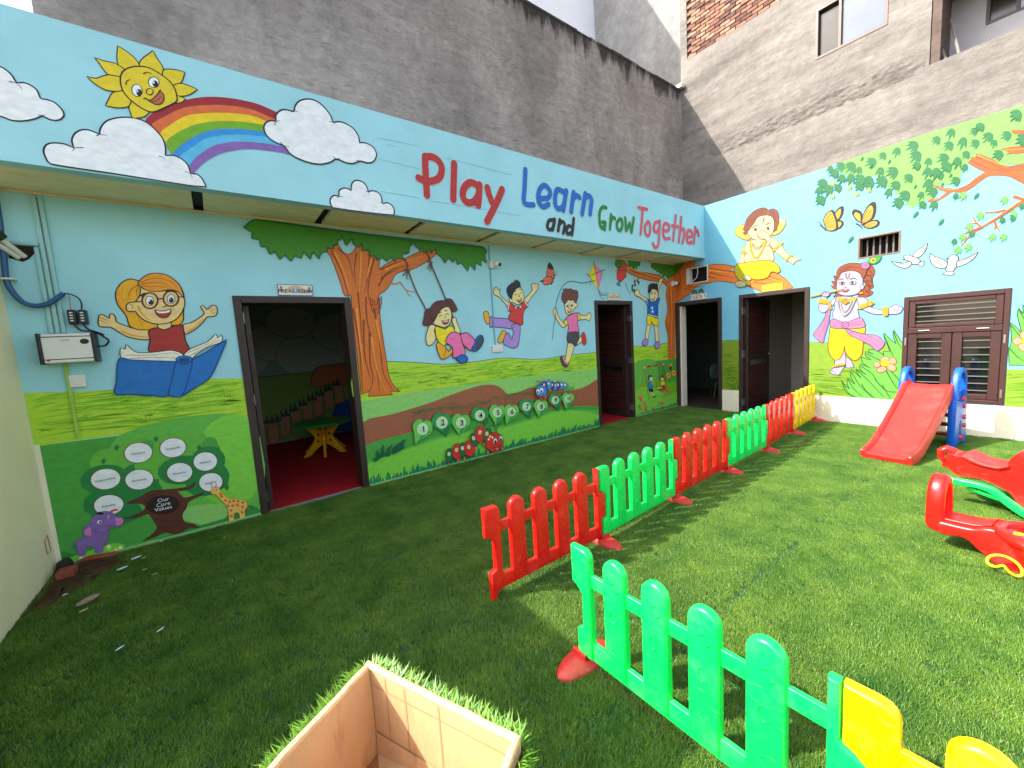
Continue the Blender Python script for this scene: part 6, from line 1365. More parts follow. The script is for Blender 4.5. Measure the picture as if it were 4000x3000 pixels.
F coral 0 k 1;-4531 90 -4482 96 -4475 70 -4508 61
S k .0095 .0064 1;-4545 266 -4507 269
S k .0096 .0064 1;-4439 267 -4407 256
E cream 0 k 8;-4565 251 -4550 248 -4567 235
E cream 0 k 8;-4623 238 -4608 235 -4624 222
E cream 0 k 8;-4601 274 -4586 271 -4602 258
E foot .0035 k 8;-3476 770 -3458 767 -3478 749
E foot .0035 k 8;-3383 758 -3364 756 -3384 737
E foot .0036 k 8;-3287 755 -3268 753 -3288 734
E foot .0036 k 8;-3189 753 -3170 750 -3191 731
E foot .0035 k 8;-3575 677 -3557 674 -3577 656
E foot .0034 k 8;-3666 672 -3648 669 -3668 651
E catB .0054 k 12;-3167 795 -3127 791 -3170 741
E cream .0036 k 8;-3171 810 -3149 808 -3172 787
E catB .0054 k 12;-3240 807 -3191 802 -3244 743
E cream .0036 k 8;-3244 822 -3222 820 -3245 799
E catP .0053 k 12;-3317 813 -3269 807 -3321 745
E cream .0035 k 8;-3321 827 -3299 825 -3322 804
E catB .0053 k 12;-3379 811 -3336 806 -3383 751
E cream .0035 k 8;-3383 826 -3362 823 -3384 803
E catP .0053 k 12;-3437 827 -3390 821 -3442 760
E cream .0035 k 8;-3441 841 -3420 839 -3442 818
E catB .0052 k 12;-3505 852 -3445 845 -3511 776
E cream .0035 k 8;-3509 866 -3488 864 -3510 844
E catP .0052 k 12;-3597 845 -3534 838 -3602 776
E cream .0034 k 8;-3601 860 -3581 857 -3603 837
S catP .0103 .0103 1;-3676 854 -3694 917 -3748 931
S catP .0103 .0103 1;-3665 853 -3660 913 -3637 928
E catB .0069 k 18;-3660 766 -3556 753 -3666 672
E white .0051 k 16;-3726 774 -3691 770 -3729 737
E k 0 k 16;-3731 766 -3713 764 -3732 749
E white .0051 k 16;-3654 783 -3618 778 -3657 745
E k 0 k 16;-3659 771 -3641 769 -3660 754
F dred .0051 k 1;-3730 715 -3676 699 -3618 717 -3643 677 -3693 675'''.split('\n')),
('POSTER_swing','P','','''F vg2 0 k 0;-1370 996 -15 976 11 41 -1365 7
F vg 0 k 1;-1370 996 -733 986 -718 537 -1371 538
F lime2 0 k 1;-1366 519 -1034 611 -715 614 -382 539 -1 476 11 41 -1365 7
F vg5 0 k 1;-1344 479 -881 498 -391 280 0 291 8 83 -1358 34
S red2 .013 .013 1;-1084 889 -1214 360
S brown .013 .013 1;-1078 888 -970 270
S brown .0137 .0137 1;-478 903 -371 368
S brown .0117 .0117 1;-489 894 -575 373
S red2 .0261 .0261 1;-1078 894 -478 907
S k .0263 .0263 1;-959 897 -912 898
S k .0268 .0268 1;-736 900 -687 902
E gold .0056 red2 16;-1078 888 -1041 885 -1079 860
E pink .0059 red2 16;-478 903 -444 900 -479 876
S rope .0075 .0075 1;-966 888 -992 492
S rope .0076 .0076 1;-849 887 -833 493
S rope .0077 .0077 1;-720 889 -704 458
S rope .0077 .0077 1;-606 891 -622 448
E short 0 k 16;-915 684 -839 676 -917 631
E skin2 0 k 16;-881 655 -830 650 -883 617
F teal .0057 k 1;-956 602 -845 590 -835 454 -971 480
F k 0 k 1;-977 481 -835 454 -821 404 -948 407
S skin2 .0153 .0153 1;-916 416 -807 335
S skin2 .0134 .0134 1;-863 554 -819 606
S k .0231 .0154 1;-841 291 -726 314
E hair2 0 k 16;-515 642 -454 636 -517 575
E skin2 0 k 16;-522 613 -482 609 -524 582
F yel .0059 k 1;-558 568 -450 556 -436 455 -555 459
F red2 .0059 k 1;-554 489 -435 485 -439 396 -563 411
S skin2 .0157 .0157 1;-555 450 -721 450
S brown .0155 .0155 1;-722 440 -590 414
S red2 .0158 .0079 1;-562 273 -426 269
E redk 0 k 8;-227 812 -156 806 -228 768
E k 0 k 16;-234 803 -199 800 -235 763
E orange 0 k 16;-215 861 -165 857 -215 841
E orange 0 k 7;-267 656 -236 653 -268 632
E orange 0 k 7;-292 624 -261 621 -293 600
E orange 0 k 7;-341 629 -310 626 -342 605
E orange 0 k 7;-364 666 -333 663 -365 642
E orange 0 k 7;-339 698 -307 695 -339 674
E orange 0 k 7;-290 693 -259 690 -291 669
E brown 0 k 16;-316 661 -291 659 -316 643
E orange 0 k 7;-82 688 -49 685 -82 664
E orange 0 k 7;-108 656 -76 652 -109 631
E orange 0 k 7;-158 661 -126 657 -158 636
E orange 0 k 7;-181 698 -149 695 -182 674
E orange 0 k 7;-155 730 -123 727 -156 706
E orange 0 k 7;-106 725 -73 722 -106 701
E brown 0 k 16;-132 693 -107 690 -132 675
E coral 0 k 6;-1238 372 -1220 370 -1238 359
E coral 0 k 6;-1253 358 -1235 356 -1253 345
E coral 0 k 6;-1276 367 -1258 365 -1277 354
E pink 0 k 6;-1275 387 -1257 385 -1276 374
E pink 0 k 6;-1251 390 -1233 388 -1252 377
E pink 0 k 6;-1180 299 -1162 296 -1181 285
E redk 0 k 6;-1195 285 -1177 282 -1196 271
E redk 0 k 6;-1219 294 -1201 291 -1219 281
E coral 0 k 6;-1218 314 -1200 311 -1219 301
E coral 0 k 6;-1194 317 -1176 314 -1195 304
E redk 0 k 6;-1209 331 -1191 328 -1210 318
E coral 0 k 6;-1224 317 -1206 314 -1225 304
E redk 0 k 6;-1248 326 -1230 324 -1248 313
E coral 0 k 6;-1247 346 -1229 343 -1247 333
E coral 0 k 6;-1223 349 -1205 346 -1224 336
E pink 0 k 6;-330 352 -309 350 -330 338
E redk 0 k 6;-347 337 -326 335 -348 323
E redk 0 k 6;-374 347 -353 345 -374 333
E redk 0 k 6;-373 368 -352 366 -374 355
E coral 0 k 6;-346 372 -325 369 -346 358
E coral 0 k 6;-366 317 -345 314 -366 303
E coral 0 k 6;-383 302 -362 299 -383 288
E pink 0 k 6;-410 312 -389 309 -410 298
E pink 0 k 6;-409 333 -388 330 -409 319
E pink 0 k 6;-382 336 -361 333 -382 322
E redk 0 k 6;-516 147 -495 144 -516 133
E coral 0 k 6;-533 133 -512 130 -533 119
E redk 0 k 6;-559 143 -539 140 -559 129
E coral 0 k 6;-558 164 -538 161 -559 150
E pink 0 k 6;-531 167 -511 164 -532 153
E coral 0 k 6;-1091 229 -1072 227 -1091 216
E coral 0 k 6;-1106 215 -1088 212 -1107 202
E pink 0 k 6;-1130 225 -1112 222 -1131 212
E pink 0 k 6;-1129 245 -1111 242 -1130 232
E redk 0 k 6;-1105 247 -1086 245 -1105 234
E redk 0 k 6;-1062 158 -1044 156 -1063 145
E coral 0 k 6;-1078 144 -1060 142 -1079 131
E coral 0 k 6;-1102 154 -1084 151 -1103 141
E coral 0 k 6;-1101 174 -1083 171 -1102 161
E coral 0 k 6;-1077 177 -1058 174 -1077 163
E coral 0 k 6;-1246 185 -1228 183 -1246 172
E coral 0 k 6;-1261 172 -1243 169 -1262 158
E redk 0 k 6;-1284 181 -1266 179 -1285 168
E redk 0 k 6;-1283 201 -1266 198 -1284 188
E redk 0 k 6;-1260 204 -1242 201 -1260 191
E redk 0 k 6;-1218 125 -1200 122 -1219 111
E coral 0 k 6;-1234 111 -1215 108 -1234 98
E coral 0 k 6;-1257 121 -1239 118 -1257 107
E pink 0 k 6;-1256 140 -1238 138 -1257 127
E redk 0 k 6;-1232 143 -1214 140 -1233 130
E redk 0 k 6;-810 92 -791 89 -811 78
E pink 0 k 6;-827 77 -807 75 -827 64
E redk 0 k 6;-852 88 -832 85 -852 74
E pink 0 k 6;-851 108 -831 105 -851 95
E coral 0 k 6;-825 111 -806 108 -826 97
E redk 0 k 6;-1065 101 -1046 98 -1065 88
E coral 0 k 6;-1081 87 -1062 84 -1081 74
E redk 0 k 6;-1105 97 -1086 94 -1105 84
E coral 0 k 6;-1104 117 -1085 114 -1104 104
E redk 0 k 6;-1079 120 -1061 117 -1080 107
E redk 0 k 6;-610 141 -590 138 -611 127
E pink 0 k 6;-627 126 -607 124 -628 113
E pink 0 k 6;-653 137 -633 134 -653 123
E redk 0 k 6;-652 157 -632 155 -653 144
E coral 0 k 6;-626 160 -606 157 -626 146
F tuft 0 k 0;-1365 19 -1344 72 -1329 17
F tuft 0 k 0;-1333 20 -1309 56 -1297 18
F tuft 0 k 0;-1293 21 -1287 56 -1257 18
F tuft 0 k 0;-1254 21 -1225 84 -1217 19
F tuft 0 k 0;-1226 22 -1182 79 -1189 20
F tuft 0 k 0;-1183 23 -1184 86 -1146 20
F tuft 0 k 0;-1142 23 -1115 63 -1105 21
F tuft 0 k 0;-1100 24 -1096 88 -1062 22
F tuft 0 k 0;-1067 25 -1063 97 -1029 23
F tuft 0 k 0;-1029 25 -1025 77 -991 23
F tuft 0 k 0;-991 26 -990 63 -953 24
F tuft 0 k 0;-956 27 -958 65 -918 25
F tuft 0 k 0;-918 27 -877 88 -880 25
F tuft 0 k 0;-887 28 -875 80 -849 26
F tuft 0 k 0;-849 29 -804 78 -810 27
F tuft 0 k 0;-813 29 -782 62 -774 27
F tuft 0 k 0;-781 30 -759 89 -742 28
F tuft 0 k 0;-737 31 -709 86 -697 29
F tuft 0 k 0;-703 31 -694 89 -663 29
F tuft 0 k 0;-661 32 -658 90 -621 30
F tuft 0 k 0;-627 33 -592 80 -586 31
F tuft 0 k 0;-593 33 -562 96 -553 31
F tuft 0 k 0;-562 34 -561 99 -521 32
F tuft 0 k 0;-529 35 -521 95 -488 33
F tuft 0 k 0;-483 36 -470 91 -442 33
F tuft 0 k 0;-439 36 -404 69 -397 34
F tuft 0 k 0;-407 37 -360 73 -365 35
F tuft 0 k 0;-364 38 -363 84 -322 36
F tuft 0 k 0;-315 39 -274 99 -273 36
F tuft 0 k 0;-281 39 -266 102 -239 37
F tuft 0 k 0;-245 40 -216 87 -203 38
F tuft 0 k 0;-207 41 -204 94 -164 38
F tuft 0 k 0;-160 42 -119 102 -117 39
F tuft 0 k 0;-120 42 -95 114 -76 40
F tuft 0 k 0;-76 43 -39 101 -33 41
F tuft 0 k 0;-36 44 -40 86 8 42'''.split('\n'))]
# ------------------------------------------------------------ annex (right wall facing the yard)
ANX=thing('annex_building','painted light blue annex wall with three dark openings and a brown window','building',(0,0,0))
fb=lambda u,v,w:(w,-u,v)
HOL=[(.03,-.1,-YL-.004,H3-.004),(-YU+.004,-.1,-YU2-.004,H3-.004),(-YW1+.004,ZW1+.004,-YW2-.004,ZW2-.004),(2.795,2.374,3.235,2.668),(.24,2.404,.655,2.696)]
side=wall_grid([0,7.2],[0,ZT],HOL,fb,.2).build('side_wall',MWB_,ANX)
for a,b in ((-YL+.002,-YU-.002),(-YU2+.002,7.2)): MB().box((-.012,-a,0),(-.0005,-b,HPL)).build('plinth',MPLINTH,ANX,'white plinth at the foot of the painted wall')
MB().box((.2,-7.2,3.0),(2.8,3.9,3.15)).build('roof_slab',MCONC,ANX)
MB().box((2.6,-1.03,0),(2.8,3.9,2.998)).build('back_wall',mat('shade_dark_room_paint',(58,62,58),.7,.1,2),ANX)  # corner room wall coloured dark, the shade of the unlit room put in
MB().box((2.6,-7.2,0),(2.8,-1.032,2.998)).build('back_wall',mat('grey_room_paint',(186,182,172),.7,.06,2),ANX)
for y in (-1.13,-7.2,3.5): MB().box((.202,y,0),(2.598,y+.1,2.998)).build('partition_wall',MIN,ANX)
MB().add([(.2,-7.1,.004),(2.6,-7.1,.004),(2.6,3.6,.004),(.2,3.6,.004)],[(0,1,2,3)]).add([(.0,YL+.06,.004),(.2,YL+.06,.004),(.2,-.09,.004),(.0,-.09,.004)],[(0,1,2,3)]).add([(.0,YU2+.06,.004),(.2,YU2+.06,.004),(.2,YU-.06,.004),(.0,YU-.06,.004)],[(0,1,2,3)]).build('room_floor',mat('dark_room_floor',(70,56,46),.6,.1,4),ANX)
MB().box((.2,-7.1,2.86),(2.598,3.5,2.9)).build('room_ceiling',MIN,ANX)
# ---- posters are sheets of their own
def poster(name,label,C):
    cx=(C[0][0]+C[2][0])/2; t=thing(name,label,'poster',(cx,-.006,0)); n=MB()
    n.add([(u,-.0052,max(.004,v)) for u,v in C]+[(u,-.0004,max(.004,v)) for u,v in C],[(0,1,2,3),(0,4,5,1),(1,5,6,2),(2,6,7,3),(3,7,4,0)]); n.build('backing_sheet',MWHITE,t); return t
MB().box((XL+.001,-.008,.0),(-8.572,-.0005,HP+.004)).build('corner_strip',MPLINTH,BLD,'cream strip beside the core values poster')
POST={'core': [(-8.5702, 0.9683), (-7.2544, 0.9514), (-7.2643, -0.0025), (-8.5806, -0.0054)], 'number': [(-6.2095, 0.9759), (-2.3795, 0.989), (-2.3639, 0.0006), (-6.2127, -0.013)], 'swing': [(-1.37, 0.9964), (-0.015, 0.9757), (0.0108, 0.0411), (-1.3653, 0.0066)]}
DOORS=[(X1L,-.1,X1R,H1),(X2L,-.1,X2R,H2)]
def cut(o,h,U):
    bm=bmesh.new(); bm.from_mesh(o.data); U3=Vector((U[0],U[1],0)); eps=.004
    uu=[v.co.dot(U3) for v in bm.verts]; zz=[v.co.z for v in bm.verts]
    if max(uu)<h[0] or min(uu)>h[2] or max(zz)<h[1] or min(zz)>h[3]: bm.free(); return
    bmesh.ops.triangulate(bm,faces=[f for f in bm.faces if len(f.verts)>4])
    for n,d in ((U3,h[0]-eps),(U3,h[2]+eps),(Vector((0,0,1)),h[1]-eps),(Vector((0,0,1)),h[3]+eps)):
        bmesh.ops.bisect_plane(bm,geom=bm.verts[:]+bm.edges[:]+bm.faces[:],plane_co=n*d,plane_no=n,dist=1e-6)
    kill=[f for f in bm.faces if h[0]-eps<f.calc_center_median().dot(U3)<h[2]+eps and h[1]-eps<f.calc_center_median().z<h[3]+eps]
    bmesh.ops.delete(bm,geom=kill,context='FACES'); bm.to_mesh(o.data); bm.free()
PT={'core':poster('wall_poster','green poster of core value circles on a tree between the corner and the wide doorway',POST['core']),
    'number':poster('wall_poster','long green poster with ten numbered leaves and two caterpillars',POST['number']),
    'swing':poster('wall_poster','small green poster of two children on a swing beside the corner doorway',POST['swing'])}
PN=[]
TEXTS=[('core', 'Honesty', (-8.042, 0.796), 0.025, 'k'), ('core', 'Gratitude', (-7.822, 0.792), 0.025, 'k'), ('core', 'Respect', (-7.617, 0.621), 0.025, 'k'), ('core', 'Responsibility', (-8.258, 0.626), 0.021, 'k'), ('core', 'Kindness', (-8.063, 0.571), 0.025, 'k'), ('core', 'Empathy', (-7.802, 0.566), 0.025, 'k'), ('core', 'Integrity', (-7.601, 0.425), 0.025, 'k'), ('core', 'Equality', (-8.265, 0.411), 0.025, 'k'), ('core', 'Our', (-7.936, 0.361), 0.044, 'cloud'), ('core', 'Core', (-7.94, 0.323), 0.044, 'cloud'), ('core', 'Values', (-7.944, 0.287), 0.044, 'cloud'), ('number', '1', (-5.538, 0.544), 0.1, 'k'), ('number', '2', (-5.279, 0.579), 0.1, 'k'), ('number', '3', (-5.013, 0.531), 0.1, 'k'), ('number', '4', (-4.724, 0.578), 0.1, 'k'), ('number', '5', (-4.446, 0.575), 0.1, 'k'), ('number', '6', (-4.209, 0.547), 0.1, 'k'), ('number', '7', (-3.936, 0.581), 0.1, 'k'), ('number', '8', (-3.669, 0.541), 0.1, 'k'), ('number', '9', (-3.377, 0.597), 0.1, 'k'), ('number', '10', (-3.108, 0.582), 0.088, 'k')]; HPREV={}
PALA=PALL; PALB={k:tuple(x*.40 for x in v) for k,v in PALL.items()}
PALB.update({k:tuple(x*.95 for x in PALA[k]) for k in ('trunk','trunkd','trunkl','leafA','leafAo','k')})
for name,pl,label,items in DATA:
    if pl=='A': p=Painter((0,0,0),(1,0,0),(0,-1,0)); par_=front
    elif pl=='F': p=Painter((0,-D,0),(1,0,0),(0,-1,0)); par_=par
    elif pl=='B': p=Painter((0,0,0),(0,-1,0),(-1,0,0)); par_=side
    else: p=Painter((0,-.0052,0),(1,0,0),(0,-1,0)); par_=PT[name[7:]]
    if pl!='P':
        p.h=.0010 if name in('painted_grass','guide_line') else .0024+.00003*len(PN); PN.append(1)
        if any(k in label for k in ('right foot of the rainbow','left foot of the rainbow','rope swing','hanging from the branch','on the limb','with light leaves')): p.h=HPREV[pl]+.0002
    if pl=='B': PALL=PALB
    else: PALL=PALA
    p.items([parse(s) for s in items])
    if pl=='P':
        for k,t,pos,size,c in TEXTS:
            if k==name[7:]: p.text(t,size,pos,PALL[c],0 if k=='core' else .002)
        p.build('printed_picture',PM,par_)
    else:
        o=p.build(name,PM,par_,label); HPREV[pl]=p.h
        for h in (DOORS if pl=='A' else HOL if pl=='B' else ()):
            if name!='painted_grass': cut(o,h,(0,-1) if pl=='B' else (1,0))
PALL=PALA
for a,b in ((XL,X1L-.002),(X1R+.002,X2L-.002),(X2R+.002,-.002)): MB().box((a,-.03,0),(b,-.008,.028)).build('skirting_strip',mat('pale_green_trim',(138,186,116),.6,.1,6),BLD)
# ---- door frames and leaves
def hinge(parent,a,b): MB().box(a,b).build('hinge',MSTEEL,parent)
def frame(parent,u0,u1,h,fr,dep=.2,t=.066,mw=MWOOD):
    m=MB()
    for a,b,c,d in ((u0,u0+t,0,h),(u1-t,u1,0,h),(u0+t,u1-t,h-t,h)):
        P=[fr(a,c,-.018),fr(b,d,dep)]; m.box(P[0],P[1],.006)
    o=m.build('door_frame',mw,parent); return o
fA=lambda u,v,w:(u,w,v)
f1=frame(BLD,X1L,X1R,H1,fA); f2=frame(BLD,X2L,X2R,H2,fA)
for z in (.15,1.12,1.9): hinge(f1,(X1L+.066,.03,z-.05),(X1L+.074,.10,z+.05))
f3=frame(ANX,.0,-YL,H3,fb,mw=MWOOD); f4=frame(ANX,-YU,-YU2,H3,fb)
def leaf(parent,hx,hy,dx,dy,w,h,side_):
    """door leaf from hinge point along (dx,dy): frame stiles, planks as panels"""
    L=math.hypot(dx,dy); ax=Vector((dx/L,dy/L,0)); nx=Vector((-ax.y,ax.x,0))
    def pt(a,b,c): q=Vector((hx,hy,0))+ax*a+nx*b; return (q.x,q.y,c)
    def bx(m,a0,a1,z0,z1,t):
        V=[pt(a,b,c) for c in (z0,z1) for b in (-t/2,t/2) for a in (a0,a1)]
        m.add(V,[(0,2,3,1),(4,5,7,6),(0,1,5,4),(2,6,7,3),(0,4,6,2),(1,3,7,5)])
    m=MB()
    for a0,a1,z0,z1 in ((0,.09,.015,h),(w-.09,w,.015,h),(.09,w-.09,.015,.14),(.09,w-.09,.93,1.05),(.09,w-.09,h-.12,h)): bx(m,a0,a1,z0,z1,.042)
    o=m.build('door_leaf',MWOOD,parent,'brown wooden door leaf standing open')
    z=.14
    while z<h-.13:
        z2=min(z+.098,h-.12)
        if not (z<.93<z2 or .93<=z<1.05): 
            q=MB(); bx(q,.09,w-.09,z+.003,z2-.003,.026); q.build('plank',MDOOR,o)
        z+=.1 if z<.93-.1 or z>=1.05 else (1.05-z if z>=.83 else .1)
    m=MB(); 
    for s in (-1,1): m.tube([pt(w-.05,s*.021,1.0),pt(w-.05,s*.07,1.0),pt(w-.15,s*.07,1.0)],.009)
    m.build('door_handle',MSTEEL,o)
    return o
leaf(f1,X1L+.10,.10,-.10,.95,.90,2.02,1)
l2=leaf(f2,X2R-.085,.09,.10,.85,.85,2.03,1)
l4=leaf(f4,.10,YU-.085,.90,.0,.88,2.0,1)
l3=leaf(f3,.16,YL+.10,.95,-.04,.75,2.0,1)
for z in (.2,1.05,1.8): hinge(f2,(X2R-.075,-.020,z-.05),(X2R-.05,.06,z+.05)); hinge(f4,(-.024,YU-.056,z-.06),(.08,YU-.07,z+.06))
MB().box((.03,-.105,0),(.195,-.07,2.0)).build('door_lining',MPLINTH,f3,'pale inner lining of the corner doorway')
# ---- brown window with bars
def frb(u,v,w): return (w,-u,v)
WIN=MB()
u0,u1=-YW1,-YW2
for a,b,c,d in ((u0,u0+.05,ZW1,ZW2),(u1-.05,u1,ZW1,ZW2),(u0+.05,u1-.05,ZW2-.06,ZW2),(u0+.05,u1-.05,ZW1,ZW1+.05),(u0+.05,u1-.05,1.30,1.37)):
    WIN.box(frb(a,c,-.012),frb(b,d,.10),.005)
wf=WIN.build('window',MWIN,ANX,'brown wooden window with two shutters and a barred top light')
def sash(a,b,c,d,bars,ia):
    s=MB()
    for p,q,r_,t in ((a,a+ia,c,d),(b-ia,b,c,d),(a+ia,b-ia,d-ia*.75,d),(a+ia,b-ia,c,c+ia*.75)): s.box(frb(p,r_,.0),frb(q,t,.045),.006)
    o=s.build('sash',MWIN,wf)
    MB().box(frb(a+ia-.004,c+ia*.75-.004,.05),frb(b-ia+.004,d-ia*.75+.004,.056)).build('pane',MPANE,wf)
    for i in range(bars):
        z=c+ia*.75+(d-c-ia*1.5)*(i+.5)/bars; MB().box(frb(a+ia,z-.006,.026),frb(b-ia,z+.006,.038)).build('window_bar',mat_bar,wf)
mat_bar=mat('grey_iron_bar',(96,90,84),.5,.15,8)
sash(u0+.053,u1-.053,1.375,ZW2-.063,4,.06); sash(u0+.053,(u0+u1)/2-.003,ZW1+.053,1.297,8,.085); sash((u0+u1)/2+.003,u1-.053,ZW1+.053,1.297,8,.085)
for z in (.55,1.2): 
    for u in (u0+.03,u1-.03): MB().box(frb(u-.008,z-.05,-.018),frb(u+.008,z+.05,-.0125)).build('hinge',MSTEEL,wf)
for u in (u0+.2,u1-.2): MB().tube([frb(u-.05,1.335,-.02),frb(u+.05,1.335,-.02)],.006).build('latch',MSTEEL,wf)
# ---- ventilator and fan opening, black backings standing in for the shade inside
vt=MB(); a,b,c,d=2.795,3.235,2.374,2.668
for p in ((a,a+.02,c,d),(b-.02,b,c,d),(a+.02,b-.02,d-.02,d),(a+.02,b-.02,c,c+.02)): vt.box(frb(p[0],p[2],-.006),frb(p[1],p[3],.14))
vo=vt.build('ventilator',mat('brown_grey_wood',(112,94,78),.7,.15,8),ANX,'small dark barred ventilator high on the painted wall')
for i in range(5): MB().box(frb(a+.07+i*.068,c+.02,.105),frb(a+.088+i*.068,d-.02,.123)).build('vent_bar',mat_bar,vo)
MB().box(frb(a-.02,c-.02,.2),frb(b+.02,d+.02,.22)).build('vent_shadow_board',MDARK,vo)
fo=MB(); a,b,c,d=.24,.655,2.404,2.696
for p in ((a,a+.05,c,d),(b-.012,b,c,d),(a+.05,b-.012,d-.012,d),(a+.05,b-.012,c,c+.012)): fo.box(frb(p[0],p[2],-.01),frb(p[1],p[3],.12))
fo_=fo.build('fan_opening',MWHITE,ANX,'square dark fan opening above the corner doorway')
MB().box(frb(a,c,.15),frb(b,d,.17)).build('fan_shade_backing',MDARK,fo_)
MB().tube([frb(.46,2.69,-.02),frb(.48,2.6,-.025),frb(.45,2.5,-.02),frb(.36,2.43,-.02)],.006).build('fan_cable',MWHITE,fo_)
# ------------------------------------------------------------ neighbouring buildings
GX=2.8
GB=thing('plaster_building','tall unfinished grey plaster building with exposed brick and a sliding window','building',(GX,-2,0))
fg=lambda u,v,w:(GX+w,-u,v)
gw=wall_grid([-1.44,3.02],[0,13],[(1.40,6.70,2.475,7.62),(-1.27,8.2,.82,13)],fg,.25).build('outer_wall',MPLG,GB)
wall_grid([3.02,9],[0,5.73],[],fg,1.05).build('lower_wall',MPLG,GB)
wall_grid([3.02,9],[7.05,13],[],fg,1.05).build('upper_wall',MPLG,GB)
wall_grid([3.02,9],[5.735,7.045],[(3.54,6.40,4.5,7.02)],lambda u,v,w:(GX+1.0+w,-u,v),.2).build('recessed_wall',mat('pale_lilac_plaster',(176,174,180),.8,.1,2,.2,20),GB,'set back pale wall behind the ledge')
MB().box((GX+.02,-3.14,5.735),(GX+.9,-3.03,7.045)).build('shutter_board',mat('old_brown_board',(86,70,62),.8,.25,6,.2,30),GB,'weathered brown board in the recess')
for p in (((GX+.1,-3.2,5.74),(GX+.5,-3.05,6.3)),((GX+.12,-3.35,5.74),(GX+.55,-3.18,6.55)),((GX+.3,-3.45,5.74),(GX+.9,-3.6,6.1))): MB().tube(p,.02).build('leaning_pole',MCONC,GB)
def slider(u0,u1,v0,v1,fr,parent,mm,w0=.02):
    m=MB(); t=.04; um=u0+(u1-u0)*.36
    for a,b,c,d in ((u0,u0+t,v0,v1),(u1-t,u1,v0,v1),(u0+t,u1-t,v1-t,v1),(u0+t,u1-t,v0,v0+t),(um-.02,um+.02,v0+t,v1-t)): m.box(fr(a,c,w0-.03),fr(b,d,w0+.08))
    o=m.build('window',mm,parent)
    MB().box(fr(um+.02,v0+t,w0+.03),fr(u1-t,v1-t,w0+.036)).build('pane',mat('sky_reflection_blue_glass',(70,84,104),.08,.2,2,spec=.9),o)  # the blue of this pane is the reflected sky put into its colour
    MB().box(fr(u0+t,v0+t,w0+.06),fr(um-.02,v1-t,w0+.066)).build('pane',mat('brown_glass',(46,40,32),.15,.2,2,spec=.6),o)
    return o
slider(1.403,2.472,6.703,7.617,fg,GB,mat('brown_aluminium',(92,70,62),.4,.1,4))
slider(3.543,4.497,6.403,7.017,lambda u,v,w:(GX+1.0+w,-u,v),GB,mat('grey_window_frame',(70,68,74),.5,.1,4))
# rough band of slapped on mortar at the floor line, and a thin trowel seam
nb=MB(); NU,NV=170,22; V=[]
for j in range(NV+1):
    for i in range(NU+1):
        y=.95-3.93*i/NU; z=5.60+.46*j/NV; e=min(1,4*j/NV,4*(NV-j)/NV,6*i/NU,9*(NU-i)/NU+.4)
        a=noise.noise(Vector((y*1.3,z*3,1)))*.5+.5; b_=noise.fractal(Vector((y*7,z*12,3)),.8,2.1,5)
        V.append((GX-(.004+(.010*a+.016*b_)*1.2)*e*(1 if a>.3 else a/.3)+.007*(1-e),y,z+.02*noise.noise(Vector((y*2,z,7)))))
nb.add(V,[(j*(NU+1)+i,j*(NU+1)+i+1,(j+1)*(NU+1)+i+1,(j+1)*(NU+1)+i) for j in range(NV) for i in range(NU)],True)
nb.build('rough_mortar_band',plaster('rough_mortar',(108,101,96),(138,130,123),(90,85,82),1.6,(1.5,(1,1,2.5)),.6,9),GB)
# brick panel: every brick its own piece, mortar bed behind
MB().box((GX+.06,-.82,8.2),(GX+.25,1.27,13)).build('mortar_bed',mat('grey_mortar',(128,116,106),.95,.2,8,.5,60),GB)
BRM=[mat('fired_brick',c,.9,.3,14,.5,50,.15) for c in ((126,90,78),(142,106,88),(106,78,70),(152,124,104))]
r=random.Random(3); BM=[]
for k in range(8):
    q=MB(); q.box((-.0,-.108,-.034),(.075,.108,.034),.007); BM.append(q)
brick_mesh=[]
for k,q in enumerate(BM):
    q.v=[(x+r.uniform(-.004,.004),y+r.uniform(-.005,.005),z+r.uniform(-.004,.004)) for x,y,z in q.v]
    o=q.build('brick',BRM[k%4],GB,world=False); brick_mesh.append(o.data); bpy.data.objects.remove(o)
row=0; z=8.24; gl=OFF[GB.name]
while z<10.0:
    y=1.27-.115-(row%2)*.113
    if row%2: pass
    ymin=-.82+.1
    while y>ymin:
        sight=8.10+ (z-8.10)   # all rows
        if z<9.75+ (1.0-y)*.03:
            o=bpy.data.objects.new('brick',r.choice(brick_mesh)); COL.objects.link(o); o.parent=GB; o.location=Vector((GX+.0+r.uniform(-.004,.018),y,z))-gl; o.rotation_euler=(r.uniform(-.03,.03),0,r.uniform(-.02,.02))
        y-=.231
    row+=1; z+=.082
st=MB()
while z<13:
    y=1.15-(row%2)*.113
    while y>-.72: st.box((GX+.004,y-.105,z-.033),(GX+.06,y+.105,z+.033)); y-=.231
    row+=1; z+=.082
st.build('upper_bricks',BRM[0],GB,kind='stuff')
YC=1.4418
cw=MB(); cw.box((-8.46,YC,ZS+.202),(GX-.002,YC+.23,7.545)); 
CW=tag(cw.build('boundary_wall',MPLC),'high rough grey rendered wall with dark drip stains rising behind the blue parapet','wall')
cp=MB(); rr=random.Random(8); x=-8.46
while x<GX-.05:
    x2=min(x+rr.uniform(.3,.7),GX-.004); cp.box((x,YC-.012,7.545),(x2-.004,YC+.24,7.58+rr.uniform(0,.03)),.006); x=x2
cp.build('coping',MPLC,CW)
MB().box((GX-.14,YC-.1,7.60),(GX-.02,YC+.05,7.68)).build('loose_brick',MWHITE,CW)
DB=tag(MB().box((6.0,1.0,0),(9,6.86,24)).build('pale_building',MPLD),'pale concrete building behind the high grey wall half in shadow','building')
WBD=tag(MB().box((-5,6.87,0),(9,10,17.6)).build('white_building',MWB),'plain white building showing as a bright strip above the grey wall','building')
